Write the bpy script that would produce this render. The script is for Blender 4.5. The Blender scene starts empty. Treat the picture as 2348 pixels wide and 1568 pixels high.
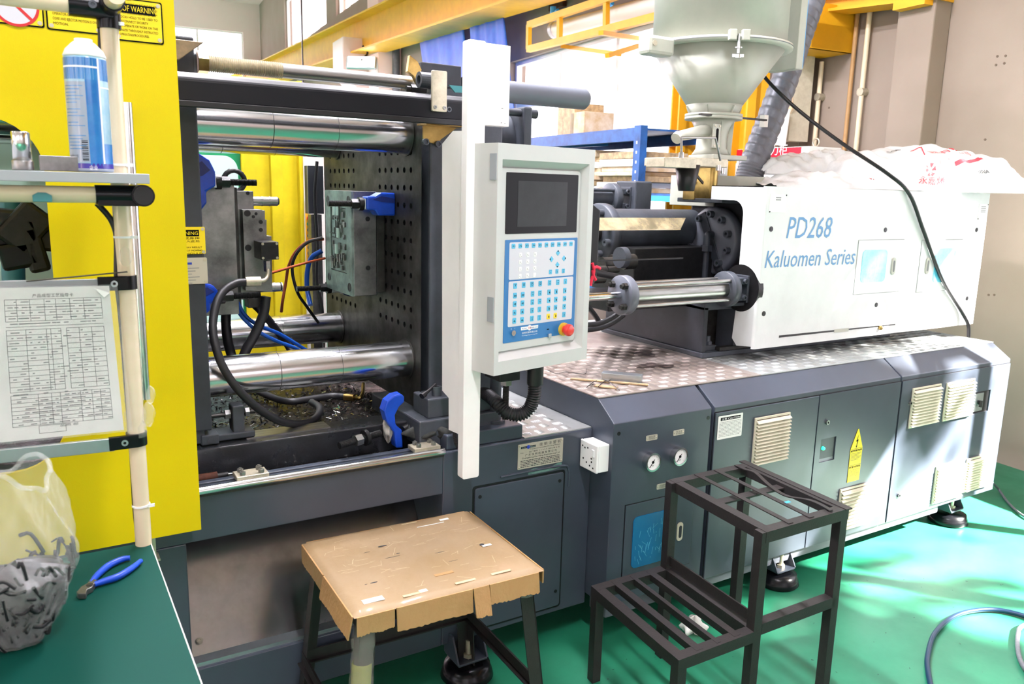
import bpy, bmesh, math, random
from math import sin, cos, pi, radians, sqrt
from mathutils import Vector as V, Matrix
random.seed(7)
S = bpy.context.scene
COL = S.collection
# ---------------------------------------------------------------- camera
YAW, PITCH, ROLL, FPX = 0.54873301, -0.18974674, 0.02467547, 1835.9645
fw = V((sin(YAW)*cos(PITCH), cos(YAW)*cos(PITCH), sin(PITCH)))
rt = fw.cross(V((0, 0, 1))).normalized(); up = rt.cross(fw)
RT = rt*cos(ROLL)+up*sin(ROLL); UP = up*cos(ROLL)-rt*sin(ROLL)
CAM = V((0, 0, 1.65))
cd = bpy.data.cameras.new('camera'); cam = bpy.data.objects.new('camera', cd); COL.objects.link(cam)
cam.matrix_world = Matrix(((RT.x, UP.x, -fw.x, CAM.x), (RT.y, UP.y, -fw.y, CAM.y), (RT.z, UP.z, -fw.z, CAM.z), (0, 0, 0, 1)))
cd.sensor_width = 36; cd.lens = FPX/2348*36; cd.clip_start = .02; cd.clip_end = 200
cd.dof.use_dof = True; cd.dof.focus_distance = 2.75; cd.dof.aperture_fstop = 7.0
S.camera = cam
# ---------------------------------------------------------------- light
S.view_settings.view_transform = 'Standard'; S.view_settings.look = 'None'
S.view_settings.gamma = 1; S.view_settings.use_curve_mapping = False
S.view_settings.exposure = 0.28
w = bpy.data.worlds.new('sky'); S.world = w; w.use_nodes = True
bg = w.node_tree.nodes['Background']; bg.inputs[0].default_value = (.94, .905, 1, 1); bg.inputs[1].default_value = 3.6
SUN_DIR = V((-0.50, 0.58, -0.60)).normalized()
sl = bpy.data.lights.new('sun', 'SUN'); sl.energy = 110; sl.angle = radians(.8); sl.color = (1, .95, .88)
so = bpy.data.objects.new('sun', sl); COL.objects.link(so); so.rotation_euler = SUN_DIR.to_track_quat('-Z', 'Y').to_euler(); so.location = (9, -6, 9)
# building frame: a runs along the right wall, d is the distance into the room
TH = radians(5.4); W0 = V((5.228, 2.55, 0)); UA = V((sin(TH), cos(TH), 0)); ND = V((-cos(TH), sin(TH), 0))
def bw(a, d, z=0): return W0+UA*a+ND*d+V((0, 0, z))
BM = Matrix(((ND.x, UA.x, 0, W0.x), (ND.y, UA.y, 0, W0.y), (0, 0, 1, 0), (0, 0, 0, 1)))   # local (d, a, z) -> world
def area(name, loc, sx, sy, power, target=None, col=(1, .925, 1)):
    l = bpy.data.lights.new(name, 'AREA'); l.shape = 'RECTANGLE'; l.size = sx; l.size_y = sy; l.energy = power; l.color = col
    o = bpy.data.objects.new(name, l); COL.objects.link(o); o.location = loc
    d = (V(target)-V(loc)) if target is not None else V((0, 0, -1))
    o.rotation_euler = d.to_track_quat('-Z', 'Y').to_euler()
    return o
LAMPS = [(-3, 9.0, 50, 'over the aisle behind the viewer'), (0.5, 9.0, 60, 'over the aisle left of the machine'), (4.0, 9.0, 70, 'over the aisle beyond the machine'), (-3, 4.4, 110, 'over the floor behind the step rack'), (0.5, 4.4, 280, 'right above the clamping area'), (4.0, 4.4, 120, 'above the back of the machine'), (8.5, 4.4, 300, 'above the blue tarpaulins'), (8.5, 9, 260, 'in the middle bay of the hall'), (14, 5, 1400, 'beside the white crane bracket'), (-0.1, 3.3, 190, 'above the electrical cabinets, added to brighten their sloped tops'), (20, 5, 2400, 'in the last bay before the end wall'), (25.5, 6, 2400, 'close to the end wall of the hall, added to brighten that wall')]   # (a, d, power, place); battens over the cabinets and nearest the end wall are added for brightness
for i, (a, d, pw_, _) in enumerate(LAMPS):
    p = bw(a, d, 4.42); l = area('batten_light', p, .16, 1.5, pw_, col=(.97, .93, 1) if pw_ < 700 else (1, .76, .94)); l.rotation_euler = (0, 0, -TH)
# daylight entering through the window openings (sky portals)
def P(px, py, ax, val):
    """point of the plane ax=val seen at photo pixel (px, py)"""
    d = RT*((px-1174)/FPX)-UP*((py-784)/FPX)+fw
    k = 'xyz'.index(ax); return CAM+d*((val-CAM[k])/d[k])
def PW(px, py, d=0):
    r = RT*((px-1174)/FPX)-UP*((py-784)/FPX)+fw
    return CAM+r*(((W0.dot(ND)+d)-CAM.dot(ND))/r.dot(ND))
def AW(px, py, d=0):
    q = PW(px, py, d); return (q-W0).dot(UA), q.z
# ---------------------------------------------------------------- materials
def lin(c):
    c = c/255.0; return c/12.92 if c <= .04045 else ((c+.055)/1.055)**2.4
def rgb(c): return (lin(c[0]), lin(c[1]), lin(c[2]), 1)
MATS = {}
def mat(name, col, rough=.5, metal=0, var=0, vs=6, bump=0, bs=60, col2=None, coat=0, trans=0, alpha=1, emit=0, spec=.5, rv=0, stretch=None, ior=1.45):
    m = bpy.data.materials.new(name); m.use_nodes = True; n = m.node_tree.nodes; L = m.node_tree.links
    b = n['Principled BSDF']; b.inputs['Base Color'].default_value = rgb(col); b.inputs['Roughness'].default_value = rough
    b.inputs['Metallic'].default_value = metal; b.inputs['Specular IOR Level'].default_value = spec; b.inputs['IOR'].default_value = ior
    if coat: b.inputs['Coat Weight'].default_value = coat; b.inputs['Coat Roughness'].default_value = .08
    if trans: b.inputs['Transmission Weight'].default_value = trans
    if alpha < 1: b.inputs['Alpha'].default_value = alpha
    if emit: b.inputs['Emission Color'].default_value = rgb(col); b.inputs['Emission Strength'].default_value = emit
    if var or bump or rv:
        tc = n.new('ShaderNodeTexCoord'); mp = n.new('ShaderNodeMapping'); L.new(tc.outputs['Object'], mp.inputs[0])
        if stretch: mp.inputs['Scale'].default_value = stretch
    if var or rv:
        t = n.new('ShaderNodeTexNoise'); t.inputs['Scale'].default_value = vs; t.inputs['Detail'].default_value = 6; t.inputs['Roughness'].default_value = .65
        L.new(mp.outputs[0], t.inputs['Vector'])
        r = n.new('ShaderNodeMapRange'); r.inputs[1].default_value = .32; r.inputs[2].default_value = .68; L.new(t.outputs['Fac'], r.inputs[0])
    if var:
        mx = n.new('ShaderNodeMix'); mx.data_type = 'RGBA'
        c2 = col2 or tuple(max(0, x*(1-var)) for x in col)
        mx.inputs['A'].default_value = rgb(col); mx.inputs['B'].default_value = rgb(c2)
        if col2:
            q = n.new('ShaderNodeMath'); q.operation = 'MULTIPLY'; q.inputs[1].default_value = var; L.new(r.outputs[0], q.inputs[0]); L.new(q.outputs[0], mx.inputs['Factor'])
        else: L.new(r.outputs[0], mx.inputs['Factor'])
        L.new(mx.outputs['Result'], b.inputs['Base Color'])
    if rv:
        q = n.new('ShaderNodeMath'); q.operation = 'MULTIPLY_ADD'; q.inputs[1].default_value = rv; q.inputs[2].default_value = rough
        L.new(r.outputs[0], q.inputs[0]); L.new(q.outputs[0], b.inputs['Roughness'])
    if bump:
        t2 = n.new('ShaderNodeTexNoise'); t2.inputs['Scale'].default_value = bs; t2.inputs['Detail'].default_value = 4; L.new(mp.outputs[0], t2.inputs['Vector'])
        bp = n.new('ShaderNodeBump'); bp.inputs['Strength'].default_value = bump; bp.inputs['Distance'].default_value = .004
        L.new(t2.outputs['Fac'], bp.inputs['Height']); L.new(bp.outputs[0], b.inputs['Normal'])
    MATS[name] = m; return m
mat('grey', (66, 73, 86), .34, spec=.6, var=.12, vs=3, bump=.05, bs=400)
mat('grey_light', (98, 102, 112), .42, var=.08, vs=3, bump=.05, bs=400)
mat('grey_dark', (52, 56, 64), .5, var=.25, vs=7, bump=.08, bs=120)
mat('casting', (70, 75, 84), .48, var=.3, vs=5, bump=.15, bs=60)
mat('white', (244, 242, 241), .42, var=.04, vs=3, bump=.04, bs=300)
mat('console_white', (202, 203, 202), .42, var=.04, vs=3, bump=.04, bs=300)
mat('shroud', (222, 226, 226), .45, var=.06, vs=4, bump=.04, bs=300)
mat('cream', (180, 182, 170), .4, var=.06, vs=5)
mat('yellow', (216, 195, 6), .42, spec=.22, var=.08, vs=4, bump=.06, bs=350, col2=(196, 172, 10))
mat('yellow_old', (222, 200, 20), .5, var=.5, vs=5, col2=(150, 132, 10))
mat('crane_yellow', (240, 178, 30), .5, var=.5, vs=4, col2=(205, 140, 25))
mat('rust', (96, 50, 32), .8, var=.5, vs=20)
mat('chrome', (215, 217, 220), .13, 1, rv=.1, vs=5, stretch=(1, 14, 14))
mat('chrome_dull', (170, 170, 168), .28, 1, rv=.15, vs=5, stretch=(1, 14, 14), var=.2)
mat('steel', (150, 150, 150), .33, 1, var=.35, vs=9, rv=.15, bump=.04, bs=200)
mat('steel_dark', (84, 82, 80), .42, .9, var=.4, vs=8, rv=.2)
mat('mold_green', (150, 170, 164), .35, .6, var=.35, vs=14, rv=.1)
mat('zinc', (206, 198, 176), .42, .65, var=.2, vs=20)
mat('zinc_dark', (150, 132, 108), .5, .6, var=.3, vs=20)
mat('brass', (190, 160, 96), .3, 1, var=.3, vs=12)
mat('black', (24, 24, 27), .4, var=.2, vs=9)
mat('black_gloss', (14, 15, 19), .25, spec=.3)
mat('beam_black', (20, 21, 26), .38, spec=.25)
mat('black_steel', (34, 34, 36), .4, .3, var=.4, vs=40, bump=.1, bs=200)
mat('rubber', (32, 32, 36), .5, var=.3, vs=10)
mat('bolt', (78, 82, 90), .35, .3)
mat('blue', (22, 74, 200), .32, var=.2, vs=12)
mat('blue_dark', (20, 44, 130), .4, var=.3, vs=12)
mat('blue_hose', (20, 70, 150), .35)
mat('orange_hose', (136, 62, 28), .4)
mat('navy_hose', (12, 42, 70), .35)
mat('rack_brown', (48, 44, 44), .45, .2, var=.35, vs=30, bump=.12, bs=160, col2=(32, 29, 29))
mat('cardboard', (156, 134, 106), .55, var=.8, vs=4, bump=.5, bs=30, col2=(142, 116, 78), coat=.15)
mat('foam', (150, 148, 72), .7, var=.6, vs=20, bump=.5, bs=60, col2=(96, 96, 60))
mat('tape_line', (196, 178, 142), .35)
mat('cardboard_side', (176, 138, 92), .6, var=.5, vs=12, bump=.5, bs=60, col2=(160, 116, 66), coat=.25)
mat('cardboard_far', (196, 164, 120), .8, var=.7, vs=8, col2=(235, 228, 215))
mat('plastic_wrap', (225, 215, 180), .18, trans=.85, alpha=.55, bump=.9, bs=60, ior=1.2)
mat('floor', (36, 126, 94), .28, spec=.8, var=.6, vs=1.6, bump=.06, bs=30, col2=(22, 92, 68), rv=.25)
mat('desk', (4, 59, 51), .6, spec=.12, var=.3, vs=5, col2=(4, 55, 47))
mat('wall_pink', (150, 136, 123), .85, var=.6, vs=1.3, col2=(137, 122, 109), bump=.15, bs=12)
mat('wall_white', (244, 218, 214), .85, var=.3, vs=1.2, col2=(230, 204, 200))
mat('frame_white', (232, 226, 220), .5)
mat('pane', (235, 245, 250), .02, trans=1, alpha=.12, ior=1.02)
mat('pipe_beige', (222, 206, 176), .3, var=.2, vs=14, coat=.3, col2=(198, 178, 146))
mat('plate_alu', (188, 182, 168), .42, .25)
mat('alu', (190, 198, 204), .3, .85, var=.1, vs=8)
mat('shelf_grey', (158, 163, 168), .4, .1)
mat('paper', (216, 218, 214), .6, var=.1, vs=6)
mat('paper_white', (236, 236, 232), .6)
mat('ink', (16, 16, 18), .7, spec=.1)
mat('ink_soft', (120, 122, 124), .7)
mat('ink_mid', (62, 64, 68), .7, spec=.15)
mat('red', (200, 36, 40), .4)
mat('red_knob', (226, 52, 48), .32, coat=.4)
mat('sign_red', (206, 28, 52), .5)
mat('knob_yellow', (222, 180, 50), .4)
mat('label_yellow', (236, 208, 14), .45)
mat('panel_blue', (44, 116, 178), .4)
mat('panel_blue_dark', (32, 84, 150), .4)
mat('key_blue', (86, 184, 222), .4)
mat('key_white', (240, 240, 240), .4)
mat('key_yellow', (250, 214, 50), .4)
mat('panel_lilac', (206, 206, 216), .4)
mat('letter_blue', (92, 144, 192), .5)
mat('logo_blue', (40, 66, 170), .5)
mat('screen', (16, 16, 18), .3, spec=.18)
mat('screen_lcd', (52, 54, 56), .3, spec=.2, var=.25, vs=7)
mat('tread', (176, 168, 162), .36, .75, var=.7, vs=5, col2=(132, 116, 108), rv=.2)
mat('tread_dark', (84, 70, 66), .5, .2, var=.6, vs=12)
mat('tread_clean', (186, 190, 190), .34, .8, var=.5, vs=4, col2=(150, 152, 150), rv=.2)
mat('vent', (214, 208, 188), .55, var=.4, vs=30, col2=(168, 158, 134))
mat('vent_dark', (104, 88, 74), .8)
mat('blue_glass', (14, 96, 146), .25, var=.5, vs=9, bump=.2, bs=40, coat=.2, col2=(24, 118, 166))
mat('cyan_glass', (60, 190, 220), .15, var=.6, vs=5, coat=.6, col2=(190, 238, 245))
mat('oily', (24, 22, 21), .14, 0, spec=.35, var=.6, vs=20, bump=.5, bs=90, rv=.25)
mat('oily_grey', (46, 48, 53), .2, .1, var=.5, vs=9, bump=.15, bs=80, rv=.25)
mat('glint', (190, 190, 185), .12, 1)
mat('mirror_steel', (170, 170, 172), .16, 1, var=.25, vs=4, rv=.12)
mat('lamp_white', (255, 253, 248), .5, emit=5)
mat('green_led', (40, 255, 170), .3, emit=3)
mat('acrylic', (225, 222, 205), .06, trans=1, alpha=.25, ior=1.02)
mat('acrylic_brown', (176, 162, 128), .22, alpha=.72, coat=.4, var=.4, vs=12)
mat('curtain', (42, 84, 200), .55, var=.5, vs=5, col2=(40, 130, 220))
mat('curtain_bright', (30, 120, 235), .4, var=.8, vs=16, col2=(90, 190, 250))
mat('shelf_blue', (36, 96, 168), .45, var=.3, vs=9)
mat('shelf_lightblue', (60, 160, 225), .45)
mat('bag_white', (236, 236, 236), .38, var=.1, vs=9, bump=.5, bs=14)
mat('bag_red', (212, 60, 74), .5)
mat('bag_film', (226, 230, 230), .18, alpha=.19, bump=1, bs=34, coat=1)
mat('clear_film', (235, 232, 222), .12, alpha=.16, bump=1, bs=50, coat=1)
mat('sack_film', (232, 234, 234), .3, alpha=.8, bump=1, bs=26, coat=.4)
mat('sheet_film', (235, 238, 238), .08, alpha=.16, bump=.9, bs=18, coat=1)
mat('scrap_dark', (30, 28, 34), .4, var=.7, vs=18, bump=.8, bs=30, col2=(120, 116, 122))
mat('duct', (112, 114, 122), .38, .2, var=.5, vs=18, bump=.5, bs=50, col2=(84, 86, 94))
mat('can_blue', (20, 96, 172), .25, coat=.6, var=.6, vs=12, col2=(60, 146, 200))
mat('can_sky', (116, 170, 200), .25, coat=.6, var=.7, vs=14, col2=(190, 206, 214))
mat('can_grey', (140, 152, 170), .3, coat=.5)
mat('can_navy', (44, 36, 140), .3, coat=.5)
mat('green_paint', (14, 124, 76), .4)
mat('window_milk', (190, 224, 214), .3)
mat('orange_label', (240, 170, 40), .5)
mat('worn_teal', (112, 150, 142), .5, var=.7, vs=40, col2=(70, 88, 92))
mat('teal_label', (62, 128, 134), .4)
mat('leaf', (70, 110, 50), .6)
mat('wood', (206, 176, 134), .6, var=.3, vs=20)
mat('rag', (58, 60, 58), .8, var=.6, vs=16, bump=.6, bs=40)
mat('rag_light', (196, 192, 186), .8, var=.3, vs=30, bump=.5, bs=60)
mat('red_ribbon', (228, 40, 70), .5)
# ---------------------------------------------------------------- mesh builder
ORG = {}
GM = None
class MB:
    def __init__(s, M=None): s.v = []; s.f = []; s.s = []; s.M = M or GM
    def add(s, vs, fs, sm=False):
        o = len(s.v); s.v += [V(p) for p in vs]
        for f in fs: s.f.append([i+o for i in f]); s.s.append(sm)
        return s
    def box(s, a, b):
        x0, y0, z0 = [min(a[i], b[i]) for i in range(3)]; x1, y1, z1 = [max(a[i], b[i]) for i in range(3)]
        return s.add([(x0, y0, z0), (x1, y0, z0), (x1, y1, z0), (x0, y1, z0), (x0, y0, z1), (x1, y0, z1), (x1, y1, z1), (x0, y1, z1)],
                     [(0, 3, 2, 1), (4, 5, 6, 7), (0, 1, 5, 4), (1, 2, 6, 5), (2, 3, 7, 6), (3, 0, 4, 7)])
    def bar(s, p, q, w, h, upv=(0, 0, 1)):
        """square bar from p to q, w wide sideways, h along up"""
        p, q = V(p), V(q); d = (q-p).normalized(); u = V(upv)
        if abs(d.dot(u)) > .98: u = V((0, 1, 0)) if abs(d.y) < .9 else V((1, 0, 0))
        sd = d.cross(u).normalized()*(w/2); u = sd.cross(d).normalized()*(h/2)
        c = [-sd-u, sd-u, sd+u, -sd+u]
        return s.add([p+k for k in c]+[q+k for k in c], [(0, 1, 2, 3), (7, 6, 5, 4), (0, 4, 5, 1), (1, 5, 6, 2), (2, 6, 7, 3), (3, 7, 4, 0)])
    def prism(s, pts, ax, a, b):
        n = len(pts)
        f = {'x': lambda p, t: (t, p[0], p[1]), 'y': lambda p, t: (p[0], t, p[1]), 'z': lambda p, t: (p[0], p[1], t)}[ax]
        ar = sum(pts[i][0]*pts[(i+1) % n][1]-pts[(i+1) % n][0]*pts[i][1] for i in range(n))
        if (ar < 0) != (ax == 'y'): pts = pts[::-1]
        if a > b: a, b = b, a
        return s.add([f(p, a) for p in pts]+[f(p, b) for p in pts],
                     [tuple(range(n))[::-1], tuple(range(n, 2*n))]+[(i, (i+1) % n, n+(i+1) % n, n+i) for i in range(n)])
    def cyl(s, p, q, r0, r1=None, n=20, cap=True, sm=True):
        p, q = V(p), V(q); r1 = r0 if r1 is None else r1; d = (q-p).normalized()
        u = d.orthogonal().normalized() if abs(d.z) < .99 else V((1, 0, 0)); w_ = d.cross(u)
        c = [u*cos(2*pi*i/n)+w_*sin(2*pi*i/n) for i in range(n)]
        s.add([p+k*r0 for k in c]+[q+k*r1 for k in c], [(i, (i+1) % n, n+(i+1) % n, n+i) for i in range(n)], sm)
        if cap: s.add([p+k*r0 for k in c], [tuple(range(n))[::-1]]); s.add([q+k*r1 for k in c], [tuple(range(n))])
        return s
    def ring(s, p, q, ro, ri, n=24):
        p, q = V(p), V(q); d = (q-p).normalized(); u = d.orthogonal().normalized(); w_ = d.cross(u)
        c = [u*cos(2*pi*i/n)+w_*sin(2*pi*i/n) for i in range(n)]; vs = [p+k*ro for k in c]+[q+k*ro for k in c]+[q+k*ri for k in c]+[p+k*ri for k in c]
        fs = []
        for i in range(n):
            j = (i+1) % n
            for k in range(4): a, b = k*n, ((k+1) % 4)*n; fs.append((a+i, a+j, b+j, b+i))
        return s.add(vs, fs)
    def hexn(s, p, q, r): return s.cyl(p, q, r, n=6, sm=False)
    def lathe(s, prof, o=(0, 0, 0), n=32, ax='z'):
        o = V(o); k = len(prof); vs = []
        for r, h in prof:
            for i in range(n):
                c, t = r*cos(2*pi*i/n), r*sin(2*pi*i/n)
                vs.append(o+(V((c, t, h)) if ax == 'z' else V((h, c, t)) if ax == 'x' else V((t, h, c))))
        fs = [(j*n+i, j*n+(i+1) % n, (j+1)*n+(i+1) % n, (j+1)*n+i) for j in range(k-1) for i in range(n)]
        s.add(vs, fs, True)
        if prof[0][0] > 1e-5: s.f.append([len(s.v)-k*n+i for i in range(n)][::-1]); s.s.append(False)
        if prof[-1][0] > 1e-5: s.f.append([len(s.v)-n+i for i in range(n)]); s.s.append(False)
        return s
    def tube(s, pts, r, n=10, sub=6, rf=None, cap=True):
        pts = [V(p) for p in pts]
        if sub > 1 and len(pts) > 2:
            o = []
            for i in range(len(pts)-1):
                p0 = pts[i-1] if i else pts[0]*2-pts[1]; p1, p2 = pts[i], pts[i+1]; p3 = pts[i+2] if i+2 < len(pts) else p2*2-p1
                for k in range(sub):
                    t = k/sub; o.append(.5*((2*p1)+(p2-p0)*t+(2*p0-5*p1+4*p2-p3)*t*t+(3*p1-p0-3*p2+p3)*t**3))
            o.append(pts[-1]); pts = o
        m = len(pts); d = (pts[1]-pts[0]).normalized(); u = d.orthogonal().normalized(); vs = []
        for i, p in enumerate(pts):
            t = (pts[min(i+1, m-1)]-pts[max(i-1, 0)]).normalized(); u = (u-t*u.dot(t)).normalized(); w_ = t.cross(u)
            rr = rf(i, m) if rf else r
            vs += [p+(u*cos(2*pi*k/n)+w_*sin(2*pi*k/n))*rr for k in range(n)]
        s.add(vs, [(i*n+k, i*n+(k+1) % n, (i+1)*n+(k+1) % n, (i+1)*n+k) for i in range(m-1) for k in range(n)], True)
        if cap: s.add(vs[:n], [tuple(range(n))[::-1]]); s.add(vs[-n:], [tuple(range(n))])
        return s
    def sphere(s, c, r, n=14, sq=(1, 1, 1)):
        c = V(c); k = n//2; vs = []
        for j in range(k+1):
            ph = pi*j/k-pi/2
            for i in range(n): vs.append(c+V((r*cos(ph)*cos(2*pi*i/n)*sq[0], r*cos(ph)*sin(2*pi*i/n)*sq[1], r*sin(ph)*sq[2])))
        return s.add(vs, [(j*n+i, j*n+(i+1) % n, (j+1)*n+(i+1) % n, (j+1)*n+i) for j in range(k) for i in range(n)], True)
    def grid(s, f, nu, nv, sm=True):
        return s.add([f(i/nu, j/nv) for j in range(nv+1) for i in range(nu+1)],
                     [(j*(nu+1)+i, j*(nu+1)+i+1, (j+1)*(nu+1)+i+1, (j+1)*(nu+1)+i) for j in range(nv) for i in range(nu)], sm)
    def quad(s, a, b, c, d): return s.add([a, b, c, d], [(0, 1, 2, 3)])
    def build(s, name, m, parent=None, bev=0, label=None, solid=0, kind=None, origin=None):
        vs = [s.M @ p for p in s.v] if s.M else s.v
        if origin is None:
            lo = V([min(p[i] for p in vs) for i in range(3)]); hi = V([max(p[i] for p in vs) for i in range(3)])
            origin = V(((lo.x+hi.x)/2, (lo.y+hi.y)/2, lo.z))
        fs = [f[::-1] for f in s.f] if s.M and s.M.determinant() < 0 else s.f
        me = bpy.data.meshes.new(name); me.from_pydata([p-origin for p in vs], [], fs)
        me.polygons.foreach_set('use_smooth', s.s); me.materials.append(MATS[m] if isinstance(m, str) else m); me.update()
        o = bpy.data.objects.new(name, me); COL.objects.link(o); ORG[o.name] = V(origin)
        if parent: o.parent = parent; o.location = V(origin)-ORG[parent.name]
        else: o.location = origin
        if bev:
            b = o.modifiers.new('bevel', 'BEVEL'); b.width = bev; b.segments = 2; b.limit_method = 'ANGLE'; b.angle_limit = radians(40)
        if solid:
            b = o.modifiers.new('solid', 'SOLIDIFY'); b.thickness = solid; b.offset = 0
        if label: o['label'] = label
        if kind: o['kind'] = kind
        return o
def thing(name, label, cat, loc, group=None):
    o = bpy.data.objects.new(name, None); COL.objects.link(o); o.empty_display_size = .1; o.location = loc; ORG[o.name] = V(loc)
    o['label'] = label; o['category'] = cat
    if group: o['group'] = group
    return o
def tag(o, label, cat, group=None):
    o['label'] = label; o['category'] = cat
    if group: o['group'] = group
    return o
def struct(o): o['kind'] = 'structure'; return o
def clone(o, off, parent=None, label=None):
    """copy of a thing (or part) and its children, moved by off"""
    c = o.copy(); COL.objects.link(c)
    if parent is not None: c.parent = parent
    c.location = o.location+V(off); ORG[c.name] = ORG[o.name]+V(off)
    if label: c['label'] = label
    for ch in list(o.children):
        if ch.name != c.name: clone(ch, (0, 0, 0), c)
    return c
def frame(o, x, y):
    """matrix with origin o, x and y axes; z = x cross y"""
    x = V(x).normalized(); y = V(y).normalized(); z = x.cross(y).normalized(); y = z.cross(x); o = V(o)
    return Matrix(((x.x, y.x, z.x, o.x), (x.y, y.y, z.y, o.y), (x.z, y.z, z.z, o.z), (0, 0, 0, 1)))
FRONT = lambda x, y, z: frame((x, y, z), (1, 0, 0), (0, 0, 1))      # facing the camera side (-y)
_txt = {}
def text(st, M, h, m, parent, name='lettering', w=None, align='LEFT', bold=0, ls=1.0, ext=.0002, shear=0):
    c = bpy.data.curves.new('t', 'FONT'); c.body = st; c.size = 1; c.align_x = align; c.extrude = 0; c.offset = bold; c.space_line = ls; c.resolution_u = 2; c.shear = shear
    t = bpy.data.objects.new('t', c); COL.objects.link(t)
    dg = bpy.context.evaluated_depsgraph_get(); me = bpy.data.meshes.new_from_object(t.evaluated_get(dg))
    bpy.data.objects.remove(t); bpy.data.curves.remove(c)
    if not me.vertices: return None
    xs = [v.co.x for v in me.vertices]; x0, x1 = min(xs), max(xs); sx = h
    if w: sx = w/(x1-x0)
    b = MB(M); b.add([((v.co.x)*sx, v.co.y*h, ext) for v in me.vertices], [tuple(p.vertices) for p in me.polygons])
    bpy.data.meshes.remove(me)
    return b.build(name, m, parent)
def rrect(x0, z0, x1, z1, r, n=5, corners=(1, 1, 1, 1)):
    """rounded rectangle outline; corners bl, br, tr, tl"""
    o = []
    for k, (cx, cz, a) in enumerate(((x0+r, z0+r, pi), (x1-r, z0+r, 1.5*pi), (x1-r, z1-r, 0), (x0+r, z1-r, .5*pi))):
        if corners[k]: o += [(cx+r*cos(a+pi/2*i/n), cz+r*sin(a+pi/2*i/n)) for i in range(n+1)]
        else: o.append(((x0, z0), (x1, z0), (x1, z1), (x0, z1))[k])
    return o
def socket_screw(parent, p, d, r=.012, h=.012, m='bolt', name='bolt'):
    """socket head cap screw, head from p outwards along d"""
    p, d = V(p), V(d).normalized(); b = MB(); b.cyl(p, p+d*h, r, n=14, cap=False); b.cyl(p+d*h, p+d*h*.4, r*.5, r*.5, n=6, cap=False)
    u = d.orthogonal().normalized(); w_ = d.cross(u); n = 12
    c = [u*cos(2*pi*i/n)+w_*sin(2*pi*i/n) for i in range(n)]
    b.add([p+d*h+k*r for k in c]+[p+d*h+k*r*.5 for k in c], [(i, (i+1) % n, n+(i+1) % n, n+i) for i in range(n)])
    b.add([p+d*h*.4+k*r*.5 for k in c], [tuple(range(n))])
    return b.build(name, m, parent)
# ================================================================ THE ROOM
ZC = 7.9; A0, A1, D1 = -9.0, 28.5, 15.0
def cells(x0, x1, z0, z1, holes, put):
    xs = sorted({x0, x1, *[h[0] for h in holes], *[h[1] for h in holes]}); zs = sorted({z0, z1, *[h[2] for h in holes], *[h[3] for h in holes]})
    for i in range(len(xs)-1):
        for j in range(len(zs)-1):
            cx, cz = (xs[i]+xs[i+1])/2, (zs[j]+zs[j+1])/2
            if not any(h[0] < cx < h[1] and h[2] < cz < h[3] for h in holes): put(xs[i], xs[i+1], zs[j], zs[j+1])
b = MB(BM); b.box((-.24, A0, -.12), (D1, A1, 0)); struct(b.build('floor', 'floor'))
b = MB(BM); b.box((-.24, A0, ZC), (D1, A1, ZC+.2)); struct(b.build('ceiling', 'wall_white'))
RW = [(-4.1, -.6, .8, 3.55), (3.55, 7.4, 1.0, 3.35), (8.1, 12.2, 1.0, 3.35), (12.0, 17.2, 5.6, 7.2), (18.2, 23.8, 5.6, 7.2), (4.0, 9.5, 5.6, 7.2)]
b = MB(BM); cells(A0, A1, 0, ZC, RW, lambda x0, x1, z0, z1: b.box((-.24, x0, z0), (0, x1, z1))); struct(b.build('wall_right', 'wall_pink'))
EW = [(.6, 5.2, 5.2, 6.9), (6.2, 10, 5.0, 6.6)]
b = MB(BM); cells(0, D1, 0, ZC, EW, lambda x0, x1, z0, z1: b.box((x0, A1, z0), (x1, A1+.24, z1))); struct(b.build('wall_back', 'wall_white'))
LW = [(-6, -1, 2.0, 4.4), (0, 5, 2.0, 4.4), (6, 11, 2.0, 4.4)]
b = MB(BM); cells(A0, A1, 0, ZC, LW, lambda x0, x1, z0, z1: b.box((D1, x0, z0), (D1+.24, x1, z1))); struct(b.build('wall_left', 'wall_white'))
FW = [(1.5, 4.5, 2.4, 4.4), (6.5, 9.5, 2.4, 4.4), (11, 14, 2.4, 4.4)]
b = MB(BM); cells(0, D1, 0, ZC, FW, lambda x0, x1, z0, z1: b.box((x0, A0-.24, z0), (x1, A0, z1))); struct(b.build('wall_front', 'wall_white'))
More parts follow.
